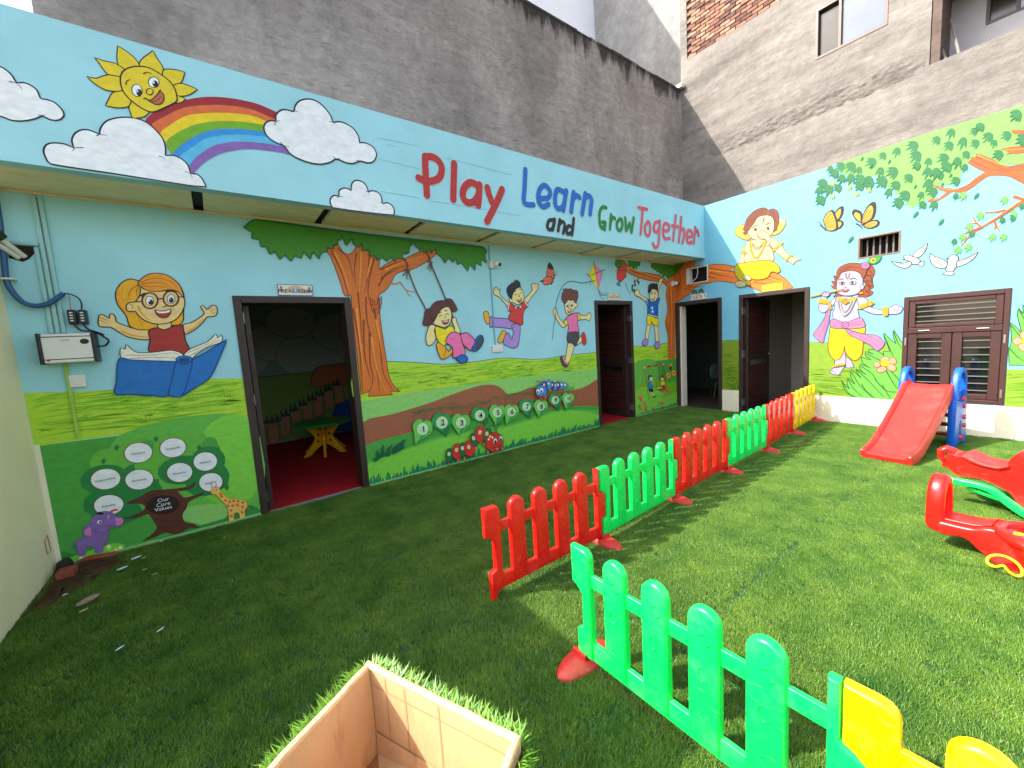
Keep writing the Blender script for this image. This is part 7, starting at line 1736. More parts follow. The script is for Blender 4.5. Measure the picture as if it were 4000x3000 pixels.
LW=tag(MB().box((XL-.16,-2.5,0),(XL,-.001,2.5)).build('side_yard_wall',MCREAM),'cream painted yard wall at the left edge of the photo','wall')
# ------------------------------------------------------------ signs
def sign(label,fr,u0,u1,v0,v1,back,border,txt,tc,size,rain=True,bold=.0006):
    c=fr((u0+u1)/2,v0,0); t=thing('room_sign',label,'sign',c)
    m=MB(); P=fr(u0,v0,-.014); Q=fr(u1,v1,-.002); m.box(P,Q); m.build('board',back,t)
    nrm=Vector(fr(0,0,-1))-Vector(fr(0,0,0)); U=Vector(fr(1,0,0))-Vector(fr(0,0,0)); p=Painter(Vector(fr(0,0,0))+nrm*.014,U,nrm,.0008)
    W_=u1-u0; H_=v1-v0; cx=(u0+u1)/2
    for a,b,c_,d in ((u0,v0,u1,v0+.006),(u0,v1-.006,u1,v1),(u0,v0,u0+.006,v1),(u1-.006,v0,u1,v1)): p.rect(a,b,c_,d,lin(border))
    if rain:
        for k,col in enumerate(((214,150,90),(220,196,130),(150,180,200))):
            R=H_*.72-k*.010; p.h+=LAY; P_=[Vector((cx+R*1.15*math.cos(q),v0+.012+R*math.sin(q))) for q in [math.pi*(.12+.76*i/12) for i in range(13)]]; p.stroke(P_,.009,.009,lin(col))
        for s in (-1,1):
            for q in range(4): p.h+=LAY; p.poly([Vector((cx+s*W_*.40+dx*.012,v1-.024-q*.014+dy*.008)) for dx,dy in ((-1,0),(0,1),(1,0),(.2,-1))],lin((40,50,40) if q%2 else (190,120,60)))
    p.text(txt,size,(cx,v0+H_*.38),lin(tc),bold)
    p.build('lettering',PM,t); return t
sign('white PRE-NURSERY sign with rainbow above the wide doorway',fA,-6.884,-6.573,2.108,2.217,MWHITE,(120,60,110),'PRE-NURSERY',(60,52,60),.050)
sign('small white sign with gold lettering above the narrow doorway',fA,-2.047,-1.728,2.113,2.228,MWHITE,(196,120,80),'NURSERY',(214,160,60),.056)
sg=sign('white L.K.G sign topped by a green caterpillar above the corner doorway',fb,.318,.624,2.088,2.203,MWHITE,(150,110,120),'L.K.G.',(120,40,50),.072)
for x in (.40,.53): MB().tube([frb(x-.03,2.205,-.01),frb(x-.025,2.25,-.01),frb(x+.01,2.27,-.01),frb(x+.035,2.24,-.01),frb(x+.04,2.205,-.01)],.016,8).build('green_loop',mat('dark_green_foam',(26,84,48),.6,.1,5),sg)
sy=sign('yellow U.K.G sign above the open brown door',fb,1.566,1.872,2.086,2.195,mat('yellow_board',(240,214,40),.4,.05,4),(190,160,40),'U.K.G.',(96,90,70),.072,False)
p=Painter((-.014,0,0),(0,-1,0),(-1,0,0),.0016); 
p.items([('E','redk',0,'k',10,[(1.62,2.118),(1.635,2.118),(1.62,2.128)]),('E','kiteP',0,'k',10,[(1.622,2.143),(1.634,2.143),(1.622,2.155)])]+[('E','redk' if i%2 else 'blk',0,'k',7,[(1.67+i*.03,2.103),(1.677+i*.03,2.103),(1.67+i*.03,2.108)]) for i in range(6)])
p.build('printed_dots',PM,sy)
# ------------------------------------------------------------ wiring and boxes on the long wall
def b3(m,u0,v0,u1,v1,d0,d1,bev=.004): return m.box((u0,-d0,v0),(u1,-d1,v1),bev)
iv=thing('inverter_box','white wall mounted inverter box with black end caps below the black meters','electrical box',(-8.31,-.07,1.57))
b3(MB(),-8.445,1.575,-8.185,1.79,.001,.12,.008).build('casing',MWHITE,iv)
for a,b in ((-8.466,-8.446),(-8.184,-8.164)): b3(MB(),a,1.568,b,1.796,.001,.126,.006).build('end_cap',MBLACK,iv)
for z in (1.602,1.768): b3(MB(),-8.445,z-.003,-8.185,z+.003,.1195,.1225,.001).build('groove',MBLACK,iv)
p=Painter((0,-.1205,0),(1,0,0),(0,-1,0)); p.items([('E','blk',0,'k',16,[(-8.222,1.728),(-8.197,1.728),(-8.222,1.748)])]); p.rect(-8.43,1.59,-8.412,1.604,PALL['redk']); p.rect(-8.345,1.738,-8.30,1.744,lin((160,158,150))); p.build('front_marks',PM,iv)
for i,(u,l) in enumerate(((-8.30,'left'),(-8.243,'right'))):
    mt=thing('meter_box',f'{l} one of two small black meters above the inverter box','meter',(u+.02,-.03,1.86))
    b3(MB(),u,1.862,u+.045,1.972,.001,.06,.006).build('casing',MBLACK,mt)
    for q in range(4): b3(MB(),u+.012,1.885+q*.02,u+.03,1.893+q*.02,.0605,.063,0).build('screw_label',MWHITE,mt)
cb=MB(); C_=[(-8.54,2.826),(-8.543,2.707),(-8.547,2.572),(-8.559,2.329),(-8.567,2.182),(-8.55,2.101),(-8.51,2.026),(-8.456,2.001),(-8.391,2.014),(-8.332,2.062),(-8.298,2.093)]
CS=smooth_loop(C_,1,False,3)
cb.tube([(q.x,-.05,q.y) for q in CS],.017,10)
cable=tag(cb.build('cable',mat('blue_pipe',(38,84,128),.4,.1,6)),'thick blue cable looping down the left wall corner','cable')
for z in (2.46,2.19): MB().box((-8.585,-.075,z-.006),(-8.525,-.001,z+.006)).build('cable_clip',MWHITE,cable)
for lab,pts,rr_,mm in (('thin black wire from the blue cable to the right meter',[(-8.298,2.093),(-8.268,2.089),(-8.228,2.063),(-8.214,2.019),(-8.22,1.972)],.005,MBLACK),('thin pink wire down to the left meter',[(-8.275,2.088),(-8.272,2.05),(-8.277,1.972)],.003,mat('pink_wire',(180,110,100),.5,.1,5)),('black wire curling from left meter round the inverter box',[(-8.272,1.86),(-8.24,1.815),(-8.172,1.802),(-8.118,1.755),(-8.10,1.727),(-8.125,1.692),(-8.163,1.691)],.007,MBLACK),('black wire from the right meter joining the loop',[(-8.222,1.86),(-8.201,1.822),(-8.16,1.80),(-8.12,1.775)],.007,MBLACK)):
    w=MB(); w.tube([(q.x,-.055,q.y) for q in smooth_loop(pts,1,False,4)],rr_,6); tag(w.build('wire',mm),lab,'wire')
MCOND=mat('painted_conduit',(150,192,190),.5,.05,3)
for lab,u,z0,z1 in (('left pale blue conduit running up to the soffit corner',-8.372,1.80,2.80),('right pale blue conduit running up beside its twin',-8.340,1.80,2.80),('short pale blue conduit under the pipe hole',-8.404,1.80,2.43)):
    tag(MB().box((u-.012,-.022,z0),(u+.012,-.001,z1),.005).build('conduit',MCOND),lab,'conduit')
tag(MB().box((-8.376,-.02,.985),(-8.354,-.012,1.57),.003).build('conduit',mat('lime_conduit',(150,186,70),.5,.1,3)),'conduit below the inverter box painted with the grass','conduit')
tag(MB().box((-8.575,-.02,2.44),(-8.39,-.001,2.462),.004).build('cable_trunking',MCOND),'short pale blue trunking above the pipe hole','trunking')
ho=tag(MB().add([(u,-.003,v) for u,v in ((-8.54,2.436),(-8.411,2.437),(-8.419,2.389),(-8.45,2.345),(-8.483,2.322),(-8.546,2.346))],[tuple(range(6))]).build('pipe_hole',mat('broken_dark_hole',(44,30,28),.9,.4,20,.5,60)),'broken dark hole in the wall where pipes enter','hole')
ps=thing('pipe_bundle','white pipes strapped together entering the broken wall hole','pipe',(-8.5,-.1,2.4))
for k,(a,b) in enumerate((((-8.60,-.2,2.53),(-8.47,-.004,2.36)),((-8.60,-.16,2.46),(-8.50,-.004,2.35)),((-8.60,-.12,2.5),(-8.445,-.004,2.375)))): MB().tube([a,tuple((x+y)/2 for x,y in zip(a,b)),b],.017 if k<2 else .01,8).build('pipe',MWHITE if k<2 else MBLACK,ps)
MB().tube([(-8.565,-.15,2.495),(-8.54,-.115,2.455)],.04,10).build('tape_band',MBLACK,ps)
def switch(label,u0,v0,u1,v1,n):
    t=thing('switch_plate',label,'switch',((u0+u1)/2,-.01,v0)); b3(MB(),u0,v0,u1,v1,.001,.026,.004).build('plate',MWHITE,t)
    w=(u1-u0)/(n+.6)
    for i in range(n): b3(MB(),u0+w*(.4+i),v0+(v1-v0)*.25,u0+w*(1.2+i),v1-(v1-v0)*.25,.0265,.032,.002).build('rocker' if i else 'socket',MWHITE,t)
switch('blank white switch plate between inverter box and painted grass',-8.359,1.383,-8.27,1.478,1)
switch('white socket plate below the jumping boy',-4.44,1.393,-4.275,1.49,3)
tag(MB().box((-4.395,-.012,1.49),(-4.378,-.001,2.80),.003).build('conduit',mat('thin_blue_conduit',(110,160,166),.5,.1,3)),'thin conduit from the socket plate up past the small camera','conduit')
def cctv(label,u,v,dx):
    t=thing('security_camera',label,'camera',(u,-.05,v)); b3(MB(),u-.045,v-.05,u+.02,v+.045,.001,.05,.008).build('mount',MWHITE,t)
    M=Matrix.Translation((u+.03,-.07,v)); bm=bmesh.new(); bmesh.ops.create_uvsphere(bm,u_segments=16,v_segments=10,radius=.04); MB().bm(bm,True,M).build('dome',MWHITE,t)
    MB().tube([(u+.03+dx*.02,-.085,v-.006),(u+.03+dx*.05,-.115,v-.012)],.022,12).build('lens',MLENS,t)
cctv('round white security camera between painted leaves and the jumping boy',-4.36,2.553,1); cctv('white security camera on the painted corner trunk',-.12,2.45,1)
# ------------------------------------------------------------ furniture seen in the rooms
def arc_table():
    t=thing('play_table','round green table with yellow cut-out legs inside the wide doorway','table',(-6.24,2.1,0)); ox,oy=-6.24,2.1
    MB().lathe([(.0,.455),(.36,.455),(.40,.462),(.41,.475),(.40,.49),(.36,.496),(0,.496)],32,(ox,oy,0)).build('tabletop',MGRN_D,t)
    for k in range(6):
        q=k*math.pi/3+.3; fr=lambda u,v,w,q=q:(ox+u*math.cos(q)-w*math.sin(q),oy+u*math.sin(q)+w*math.cos(q),v)
        P=smooth_loop([(.02,.15),(.03,.33),(.10,.40),(.20,.455),(.30,.455),(.22,.38),(.15,.29),(.16,.22),(.24,.12),(.34,.004),(.25,.004),(.16,.07),(.08,.12)],1)
        MB().slab([tuple(p) for p in P],.04,.006,fr).build('leg',MYEL_D,t)
        for a,b in ((.10,.30),(.11,.2)):
            M=Matrix.Translation(fr(a,b,0))@Matrix.Rotation(q,4,'Z')@Matrix.Rotation(math.pi/2,4,'X'); bm=bmesh.new(); bmesh.ops.create_cone(bm,cap_ends=True,segments=12,radius1=.018,radius2=.018,depth=.043); MB().bm(bm,False,M).build('leg_hole',MDARK,t)
MGRN_D=mat('green_tabletop',(30,150,60),.35,.1,5); MYEL_D=mat('yellow_leg_plastic',(232,170,20),.4,.08,5)
arc_table()
def chair(label,loc,rz,m,s=1):
    t=thing('chair',label,'chair',loc,rz)
    B=lambda mb,n: mb.build(n,m,t,world=False)
    B(MB().box((-.18*s,-.18*s,.36*s),(.18*s,.18*s,.40*s),.015),'seat')
    B(MB().slab([tuple(p) for p in smooth_loop([(-.18*s,.46*s),(.18*s,.46*s),(.2*s,.72*s),(.1*s,.80*s),(-.1*s,.80*s),(-.2*s,.72*s)],1)],.025,.006,lambda u,v,w:(u,.18*s+w+(v-.46*s)*.15,v)),'backrest')
    for x in (-1,1):
        for y in (-1,1): B(MB().tube([(x*.15*s,y*.15*s,.36*s),(x*.2*s,y*.2*s,0)],.014,8),'leg')
    for x in (-1,1): B(MB().tube([(x*.15*s,.16*s,.38*s),(x*.16*s,.19*s,.6*s)],.012,8),'back_post')
chair('small dark green chair in the unlit corner room',(1.5,-.15,.006),-.9,mat('dark_green_plastic',(16,60,44),.4,.1,5),.9)
chair('black office chair by the grey wall inside the brown door',(1.9,-2.35,.006),-1.2,mat('black_chair_plastic',(20,19,19),.5,.1,5),1.25)
tag(MB().box((2.56,-3.3,.85),(2.598,-2.1,1.75),.005).build('notice_board',mat('dark_board',(40,40,38),.5,.1,4)),'dark board on the grey wall inside the brown door','board')
# ------------------------------------------------------------ picket fence panels
def arc_top(x0,x1,z0,zt,n=9):
    r=(x1-x0)/2; c=(x0+x1)/2; k=zt-r*.95
    return [(x0,z0),(x1,z0)]+[(c+r*math.cos(math.pi*i/n),k+r*.95*math.sin(math.pi*i/n)) for i in range(n+1)]
PICK=[.217,.411,.605,.80]
def panel(name,label,m,L,marks=True,group='plastic picket fence panels',feet=()):
    t=thing(name,label,'fence',group=group); s=L/1.02; B=lambda mb,n,p=t: mb.build(n,m,p,world=False)
    ss=lambda P:[(x*s,z) for x,z in P]
    for x in PICK:
        o=B(MB().slab(ss(arc_top(x-.058,x+.058,.062,.585,13)),.042,.013),'picket')
        if marks:
            mk=MB()
            for side_ in (-1,1):
                fr=lambda u,v,w,x=x,sd=side_:((x+u)*s,sd*(.0225+w),v)
                for (a,b),(c,d) in (((-.012,.488),(.010,.503)),((.012,.455),(.028,.472)),((-.016,.185),(-.002,.202)),((-.016,.182),(.012,.164))):
                    e=Vector((c-a,d-b)).normalized(); n=Vector((-e.y,e.x))*.0032
                    mk.slab([(a+n.x,b+n.y),(a-n.x,b-n.y),(c-n.x,d-n.y),(c+n.x,d+n.y)],.006,.0015,fr)
                P=[Vector((.018*math.cos(q),.345+.026*math.sin(q))) for q in [math.pi*(.55+1.25*i/9) for i in range(10)]]
                l_,r_=stroke_poly(P,.005,.005); mk.slab([tuple(q) for q in l_+r_[::-1]],.006,.0015,fr)
            B(mk,'moulded_mark',o)['kind']='stuff'
    xs=[.08]+[v for x in PICK for v in (x-.056,x+.056)]+[.958]
    for i in range(0,len(xs),2):
        B(MB().slab(ss([(xs[i],.405),(xs[i+1],.405),(xs[i+1],.468),(xs[i],.468)]),.020,.006),'top_rail')
    B(MB().slab(ss([(.082,.05),(.957,.05),(.957,.138),(.082,.138)]),.024,.007),'bottom_rail')
    P=[(-.03,.40),(.0,.385),(.03,.36),(.03,.185),(-.008,.17),(-.008,.004),(.034,.004),(.034,.05),(.084,.05),(.084,.535),(.081,.549),(.074,.561),(.063,.570),(.048,.574),(.03,.575),(-.03,.575)]
    B(MB().slab(ss(P),.042,.012),'end_post')
    P=[(.955,.05),(1.0,.05),(1.0,.004),(1.04,.004),(1.04,.06),(1.006,.17),(1.006,.19),(1.04,.205),(1.04,.375),(1.0,.39),(.985,.40),(.985,.575),(.955,.575)]
    P=[(.955,.05),(1.005,.05),(1.005,.19),(1.046,.205),(1.046,.375),(1.005,.39),(.984,.40),(.984,.573),(.955,.573)]
    B(MB().slab(ss(P),.042,.012),'end_post')
    if feet:
        for x in feet:
            o=B(MB().lathe([(1.0,-.004),(1.0,.010),(.93,.022),(.72,.037),(.42,.045),(0,.048)],28,(x,0,0),.070,.165),'foot',MREDF) if False else MB().lathe([(1.0,-.004),(1.0,.010),(.93,.022),(.72,.037),(.42,.045),(0,.048)],28,(x,0,0),.070,.165).build('foot',MREDF,t,'red domed plastic foot',world=False)
            for sd in (-1,1): MB().box((x-.04,sd*.028-.006,.025),(x+.04,sd*.028+.006,.068),.003).build('socket_lip',MREDF,o,world=False)
    return t
FP=[(-6.277,-2.59),(-5.278,-2.578),(-4.237,-2.526),(-3.192,-2.495),(-2.169,-2.469),(-1.10,-2.392),(-.075,-2.335)]
FC=[('red',MRED,'near red picket fence panel with a free end standing on the grass'),('green',MGRN,'green picket fence panel next after the near red one'),('red',MRED,'red picket fence panel between two green ones'),('green',MGRN,'green picket fence panel farther along between two red ones'),('red',MRED,'far red picket fence panel beside the yellow one'),('yellow',MYEL,'yellow picket fence panel reaching the far wall')]
for i in range(6):
    a,b=Vector(FP[i]),Vector(FP[i+1]); d=b-a
    t=panel('picket_fence',FC[i][2],FC[i][1],d.length-.004,i<4,feet=(d.length,)); t.location=(a.x,a.y,.006); t.rotation_euler.z=math.atan2(d.y,d.x)
t=panel('picket_fence','nearest green picket fence panel crossing the foreground',MGRN,1.0,feet=(.01,1.0)); t.location=(-6.2,-3.243,.006); t.rotation_euler.z=-math.pi/2+.01
t=panel('picket_fence','yellow picket fence panel at the bottom right corner of the photo',MYEL,1.0); t.location=(-6.188,-4.242,.006); t.rotation_euler.z=-math.pi/2+.012
# ------------------------------------------------------------ slide
SLD=thing('toy_slide','red plastic toddler slide with blue ladder sides under the brown window','slide',(-.60,-3.665,.004),math.radians(-7.5))
B=lambda mb,n,m,p=SLD,lab=None: mb.build(n,m,p,lab,world=False)
def arch_side(sgn):
    b=sgn*.222; fr=lambda u,v,w:(u,b+w,v)
    out=[(-.20,.0),(-.215,.2),(-.215,.45),(-.205,.60),(-.165,.78),(-.11,.87),(-.02,.912),(.07,.90),(.125,.85),(.15,.74),(.155,.55),(.175,.25),(.20,.08),(.20,.0),(.12,.0),(.07,.035),(-.06,.035),(-.12,.0)]
    ins=[(-.11,.62),(-.085,.74),(-.05,.81),(.0,.835),(.05,.80),(.07,.70),(.07,.58),(.03,.52),(-.06,.53)]
    O=[tuple(p) for p in smooth_loop(out,1,True,3)]; t=.066
    # split the panel round the hand hole: lower plate, two uprights and the bow
    low=[(-.20,.0),(-.216,.2),(-.216,.45),(-.207,.56),(-.1,.545),(.03,.52),(.08,.545),(.155,.56),(.158,.5),(.175,.25),(.20,.08),(.20,.0),(.12,.0),(.07,.035),(-.06,.035),(-.12,.0)]
    mb=MB(); mb.slab(low,t,.016,fr)
    o=B(mb,'side_panel',MBLU)
    bow=[(-.158,.545),(-.155,.66),(-.125,.78),(-.075,.86),(-.01,.882),(.055,.868),(.10,.81),(.117,.70),(.115,.55)]
    hb=MB(); P=smooth_loop(bow,1,False,3)
    l_,r_=stroke_poly(P,.062,.052); hb.slab([tuple(q) for q in l_+r_[::-1]],t,.018,fr); B(hb,'hand_bow',MBLU,o)
    B(MB().slab([(-.03,.535),(.005,.525),(-.004,.60),(-.014,.63),(-.024,.60)],t*.6,.012,fr),'bow_spoke',MBLU,o)
    # oval recess and bolts
    rg=MB(); rg.slab([(-.03+.042*math.cos(q),.22+.085*math.sin(q)) for q in [2*math.pi*i/20 for i in range(20)]],.004,.001,lambda u,v,w:(u,b+sgn*(t/2+.001)+w,v)); B(rg,'oval_recess',mat_navy,o)
    for a,z in ((-.02,.105),(.09,.23),(.075,.33),(.055,.46),(.0,.55)):
        M=Matrix.Translation((a,b+sgn*(t/2+.008),z))@Matrix.Rotation(math.pi/2,4,'X'); bm=bmesh.new(); bmesh.ops.create_cone(bm,cap_ends=True,segments=14,radius1=.026,radius2=.024,depth=.02); MB_=MB(); MB_.bm(bm,False,M); B(MB_,'bolt',MRED,o)
mat_navy=mat('navy_recess',(18,52,110),.5,.1,5)
arch_side(-1); arch_side(1)
for a,z in ((.10,.10),(.09,.22),(.075,.335),(.055,.455)): B(MB().box((a-.05,-.182,z-.018),(a+.05,.182,z+.018),.012),'step',MREDF)
CL=[(-.02,.705),(-.10,.70),(-.17,.672),(-.30,.575),(-.50,.43),(-.72,.285),(-.92,.165),(-1.06,.10),(-1.16,.076),(-1.25,.07),(-1.275,.06)]
CS_=[(-.205,-.075),(-.212,.03),(-.205,.052),(-.188,.056),(-.172,.045),(-.160,.012),(-.12,.002),(0,-.002),(.12,.002),(.160,.012),(.172,.045),(.188,.056),(.205,.052),(.212,.03),(.205,-.075)]
P=smooth_loop(CL,1,False,3); V=[];F=[]; n=len(CS_)
for i,q in enumerate(P):
    a=P[max(0,i-1)];b=P[min(len(P)-1,i+1)]; d=(b-a).normalized(); nn=Vector((-d.y,d.x))*(-1 if d.x<0 else 1); nn=Vector((abs(nn.x)*(-1 if d.y<0 and d.x<0 else 1),abs(nn.y)))
    e=i/(len(P)-1); fl=1 if e<.93 else 1-(e-.93)*4
    for bb,h in CS_:
        hh=h*fl if h>0 else max(h,-(q.y-.006)*.98)
        V.append((q.x+nn.x*hh,bb*(1+.06*(1-e)),q.y+nn.y*hh))
for i in range(len(P)-1):
    for k in range(n-1): F.append((i*n+k,i*n+k+1,(i+1)*n+k+1,(i+1)*n+k))
k0=(len(P)-1)*n
F.append(tuple(range(k0,k0+n)))
for i in range(len(P)-1): F.append((i*n+n-1,i*n,(i+1)*n,(i+1)*n+n-1))
ch=MB(); ch.add(V,F,True); co=B(ch,'chute',mat('sheen_lightened_red_plastic',(230,46,38),.40,.06,5,.02,60,.5,scuff=.12))  # chute red set a little lighter, bright sheen put into the base colour
# ------------------------------------------------------------ rocking toys
def profile(t,name,m,pts,w0,w1,bev=.02,mode=1,p=None):
    P=[tuple(q) for q in smooth_loop(pts,mode)]; c=(w0+w1)/2
    return MB().slab(P,w1-w0,bev,lambda u,v,w:(u,c+w,v)).build(name,m,p or t,world=False)
# near red seesaw seat: local x runs along the toy, local y away from the camera
RK=thing('rocking_seesaw','red plastic rocking seesaw with a looped backrest cut by the right edge','rocking toy',(-3.80,-4.06,.004),math.atan2(-.99,-.12))
profile(RK,'body',MRED,[(.0,.14),(.08,.115),(.17,.125),(.23,.075),(.32,.006),(.45,-.0),(.62,.0),(.74,.07),(.80,.12),(.95,.125),(1.0,.15),(1.0,.20),(.85,.205),(.74,.23),(.66,.225),(.55,.17),(.45,.17),(.35,.225),(.26,.232),(.19,.205),(.05,.20),(.0,.19)],.0,.23,.018)
profile(RK,'seat_pad',MRED,[(.03,.2),(.19,.205),(.26,.232),(.27,.242),(.19,.222),(.03,.215)],.03,.20,.006)
def loop_back(parent,x,s):
    fr=lambda u,v,w:(x+w*s,u,v)
    P=smooth_loop([(.03,.15),(.028,.30),(.05,.40),(.11,.455),(.17,.41),(.20,.30),(.205,.15)],1,False,4)
    l_,r_=stroke_poly(P,.062,.062)
    MB().slab([tuple(q) for q in l_+r_[::-1]],.085,.024,fr).build('backrest',MRED,parent,world=False)
loop_back(RK,.03,1); loop_back(RK,.97,1)
def ring(parent,c,rx,ry,z,m,r=.022,name='tub_rim',tilt=0):
    mb=MB(); P=[(c[0]+rx*math.cos(q),c[1]+ry*math.sin(q),z+tilt*math.cos(q)) for q in [2*math.pi*i/28 for i in range(29)]]
    mb.tube(P,r,8,None,False); return mb.build(name,m,parent,world=False)
ring(RK,(.50,.06),.20,.175,.215,MRED,.028,'tub_rim',-.02)
MB().lathe([(.14,-.08),(.165,.0),(.175,.02)],24,(.50,.06,.18)).build('tub_floor',MRED,RK,world=False)
YR=mat('yellow_rope',(246,206,30),.6,.15,30,.3,120)
for q in ([(.36,.02,.235),(.45,.0,.25),(.55,-.06,.2),(.6,-.1,.14)],):
    MB().tube([(a.x,a.y,a.z) for a in [Vector(v) for v in q]],.009,8).build('tie_rope',YR,RK,world=False)
yl=tag(MB().tube([(-3.94+.03*math.cos(q),-4.395+.055*math.sin(q)+.02*math.sin(2*q),.075+.028*math.cos(2*q)+.02*math.sin(q+1)) for q in [2*math.pi*i/30 for i in range(31)]],.007,8,None,False).build('rope_loop',YR),'loose loop of yellow rope hanging on the red seesaw','rope')
# far red animal rocker on green rails
R1=thing('animal_rocker','red animal shaped rocker on bright green rails near the slide','rocking toy',(-2.81,-4.03,.004),math.atan2(-.98,-.15))
rail=[(.0,.205),(.015,.175),(.09,.172),(.19,.178),(.25,.155),(.33,.085),(.42,.025),(.52,.0),(.64,.0),(.74,.03),(.84,.10),(.93,.16),(1.02,.17),(1.06,.2),(1.0,.21),(.92,.20),(.80,.14),(.72,.075),(.62,.045),(.52,.045),(.44,.07),(.36,.13),(.27,.20),(.19,.222),(.06,.226),(.02,.226)]
for y0 in (0,.26): profile(R1,'rocker_rail',MGRN,rail,y0-.025,y0+.025,.012)
MB().slab([(.12,.02),(.30,.02),(.30,.24),(.12,.24)],.03,.01,lambda u,v,w:(u,v,.155+w-.25*(u-.12))).build('foot_board',MGRN,R1,world=False)
bd=[(-.01,.30),(-.012,.385),(.012,.41),(.05,.395),(.085,.412),(.13,.385),(.19,.362),(.26,.355),(.305,.372),(.33,.45),(.37,.505),(.43,.54),(.52,.55),(.58,.50),(.60,.44),(.54,.42),(.48,.40),(.47,.30),(.47,.14),(.44,.06),(.38,.10),(.345,.16),(.28,.205),(.19,.24),(.06,.235),(.02,.265)]
P=smooth_loop(bd,1,True,3)
bm=bmesh.new(); n=len(P); LV=[(.03,.50),(.045,.86),(.075,1.0),(.13,1.03),(.185,1.0),(.215,.86),(.23,.50)]
c=Vector((.24,.30)); rows=[]
for y,k in LV: rows.append([bm.verts.new((c.x+(q.x-c.x)*(1-(1-k)*.10),y,c.y+(q.y-c.y)*(1-(1-k)*.16))) for q in P])
for a,b in zip(rows,rows[1:]):
    for i in range(n): bm.faces.new((a[i],a[(i+1)%n],b[(i+1)%n],b[i]))
bm.faces.new(rows[0][::-1]); bm.faces.new(rows[-1]); bmesh.ops.recalc_face_normals(bm,faces=bm.faces[:])
MB().bm(bm,True).build('body',MRED,R1,world=False)
profile(R1,'saddle',MREDF,[(.075,.40),(.10,.425),(.14,.405),(.20,.38),(.27,.375),(.312,.40),(.325,.375),(.27,.345),(.19,.35),(.12,.37)],.0,.262,.018)
MB().tube([(.02,.11,.41),(-.02,.09,.435),(-.05,.08,.41),(-.05,.08,.36),(-.02,.09,.31),(-.03,.09,.28)],.030,10,.016).build('tail',MRED,R1,world=False)
for y in (.02,.24):
    bm=bmesh.new(); bmesh.ops.create_uvsphere(bm,u_segments=14,v_segments=8,radius=.028); MB().bm(bm,True,Matrix.Translation((.46,y,.48))).build('eye_boss',MRED,R1,world=False)
MB().tube([(.42,-.06,.42),(.42,.32,.42)],.018,10).build('grip_bar',MREDF,R1,world=False)
# ------------------------------------------------------------ cardboard box wrapped in turf
BXZ=.70; P0=Vector((-7.197,-3.449)); E1=Vector((.405,-.914)).normalized(); E2=Vector((-.865,-.503)).normalized(); LA,LB=.462,.50
BX=thing('cardboard_box','open cardboard box wrapped in artificial grass in the foreground','box',(P0.x,P0.y,.004))
MCB=mat('cardboard',(198,160,116),.8,.10,4,.1,40,.15,stretch=(3,3,1),stain=(150,104,58)); MCRS=mat('cardboard_crease',(178,134,88),.8,.1,4); MCBI=mat('brown_cardboard_floor',(150,96,54),.85,.12,4)
bp=lambda a,b,z:(P0.x+E1.x*a+E2.x*b,P0.y+E1.y*a+E2.y*b,z)
def wallp(name,a0,a1,b0,b1,z0,z1,m=MCB,bulge=0):
    mb=MB(); V=[];F=[]; N=10; rb=random.Random(name+str(a0)+str(b0))
    ax=abs(a1-a0)>abs(b1-b0)
    for i in range(N+1):
        t=i/N; jz=rb.uniform(-.002,.002); j=rb.uniform(-.0015,.0015)
        for k,(s_) in enumerate((0,1)):
            for z in (z0,z1+jz):
                if ax: V.append(bp(a0+(a1-a0)*t,(b0 if s_==0 else b1)+j,z))
                else: V.append(bp((a0 if s_==0 else a1)+j,b0+(b1-b0)*t,z))
    for i in range(N):
        o=i*4; q=o+4
        F+= [(o,q,q+1,o+1),(o+2,o+3,q+3,q+2),(o+1,q+1,q+3,o+3),(o,o+2,q+2,q)]
    F+=[(0,1,3,2),(N*4,N*4+2,N*4+3,N*4+1)]
    return mb.add(V,F).build(name,m,BX)
T=.012
MRIM=mat('torn_pale_card_edge',(216,180,134),.85,.22,40,.3,80,.1)
wallp('side_panel',0,LA,0,T,.0,BXZ); wallp('side_panel',0,T,T+.001,LB,.0,BXZ-.004); wallp('side_panel',LA-T,LA,T+.001,LB,.0,BXZ-.006); wallp('side_panel',0,LA,LB+.001,LB+T,.0,BXZ)
for k,(a0,b0,a1,b1) in enumerate(((0,.006,LA,.006),(.006,.006,.006,LB),(LA-.006,.006,LA-.006,LB))):
    rr_=random.Random(k); MB().tube([bp(a0+(a1-a0)*t/14,b0+(b1-b0)*t/14,BXZ-.003+rr_.uniform(-.0025,.0025)) for t in range(15)],.0085,8).build('torn_rim',MRIM,BX)
MB().add([bp(T,T,.45),bp(LA-T,T,.45),bp(LA-T,LB,.45),bp(T,LB,.45)],[(0,1,2,3)]).build('box_floor',MCBI,BX)
# folded inner flap along the far side: a creased strip standing off the panel
MB().add([bp(T+.005,T+.003,.45+.065),bp(LA-T-.005,T+.003,.45+.065),bp(LA-T-.005,T+.06,.452),bp(T+.07,T+.06,.452),bp(T+.005,T+.006,.45)],[(0,1,2,3,4)]).build('inner_flap',MCB,BX)
for a in (.07,.135,.245): MB().add([bp(a-.0012,T+.0012,.47),bp(a+.0012,T+.0012,.47),bp(a+.0012,T+.0012,BXZ-.012),bp(a-.0012,T+.0012,BXZ-.012)],[(0,1,2,3)]).build('crease',MCRS,BX)
for z in (BXZ-.05,): MB().add([bp(.02,T+.0016,z),bp(LA-.02,T+.0016,z+.004),bp(LA-.02,T+.0016,z+.007),bp(.02,T+.0016,z+.003)],[(0,1,2,3)]).build('crease',MCRS,BX)
MSOIL=mat('smudged_cardboard',(186,146,98),.85,.2,18,0)
r=random.Random(4)
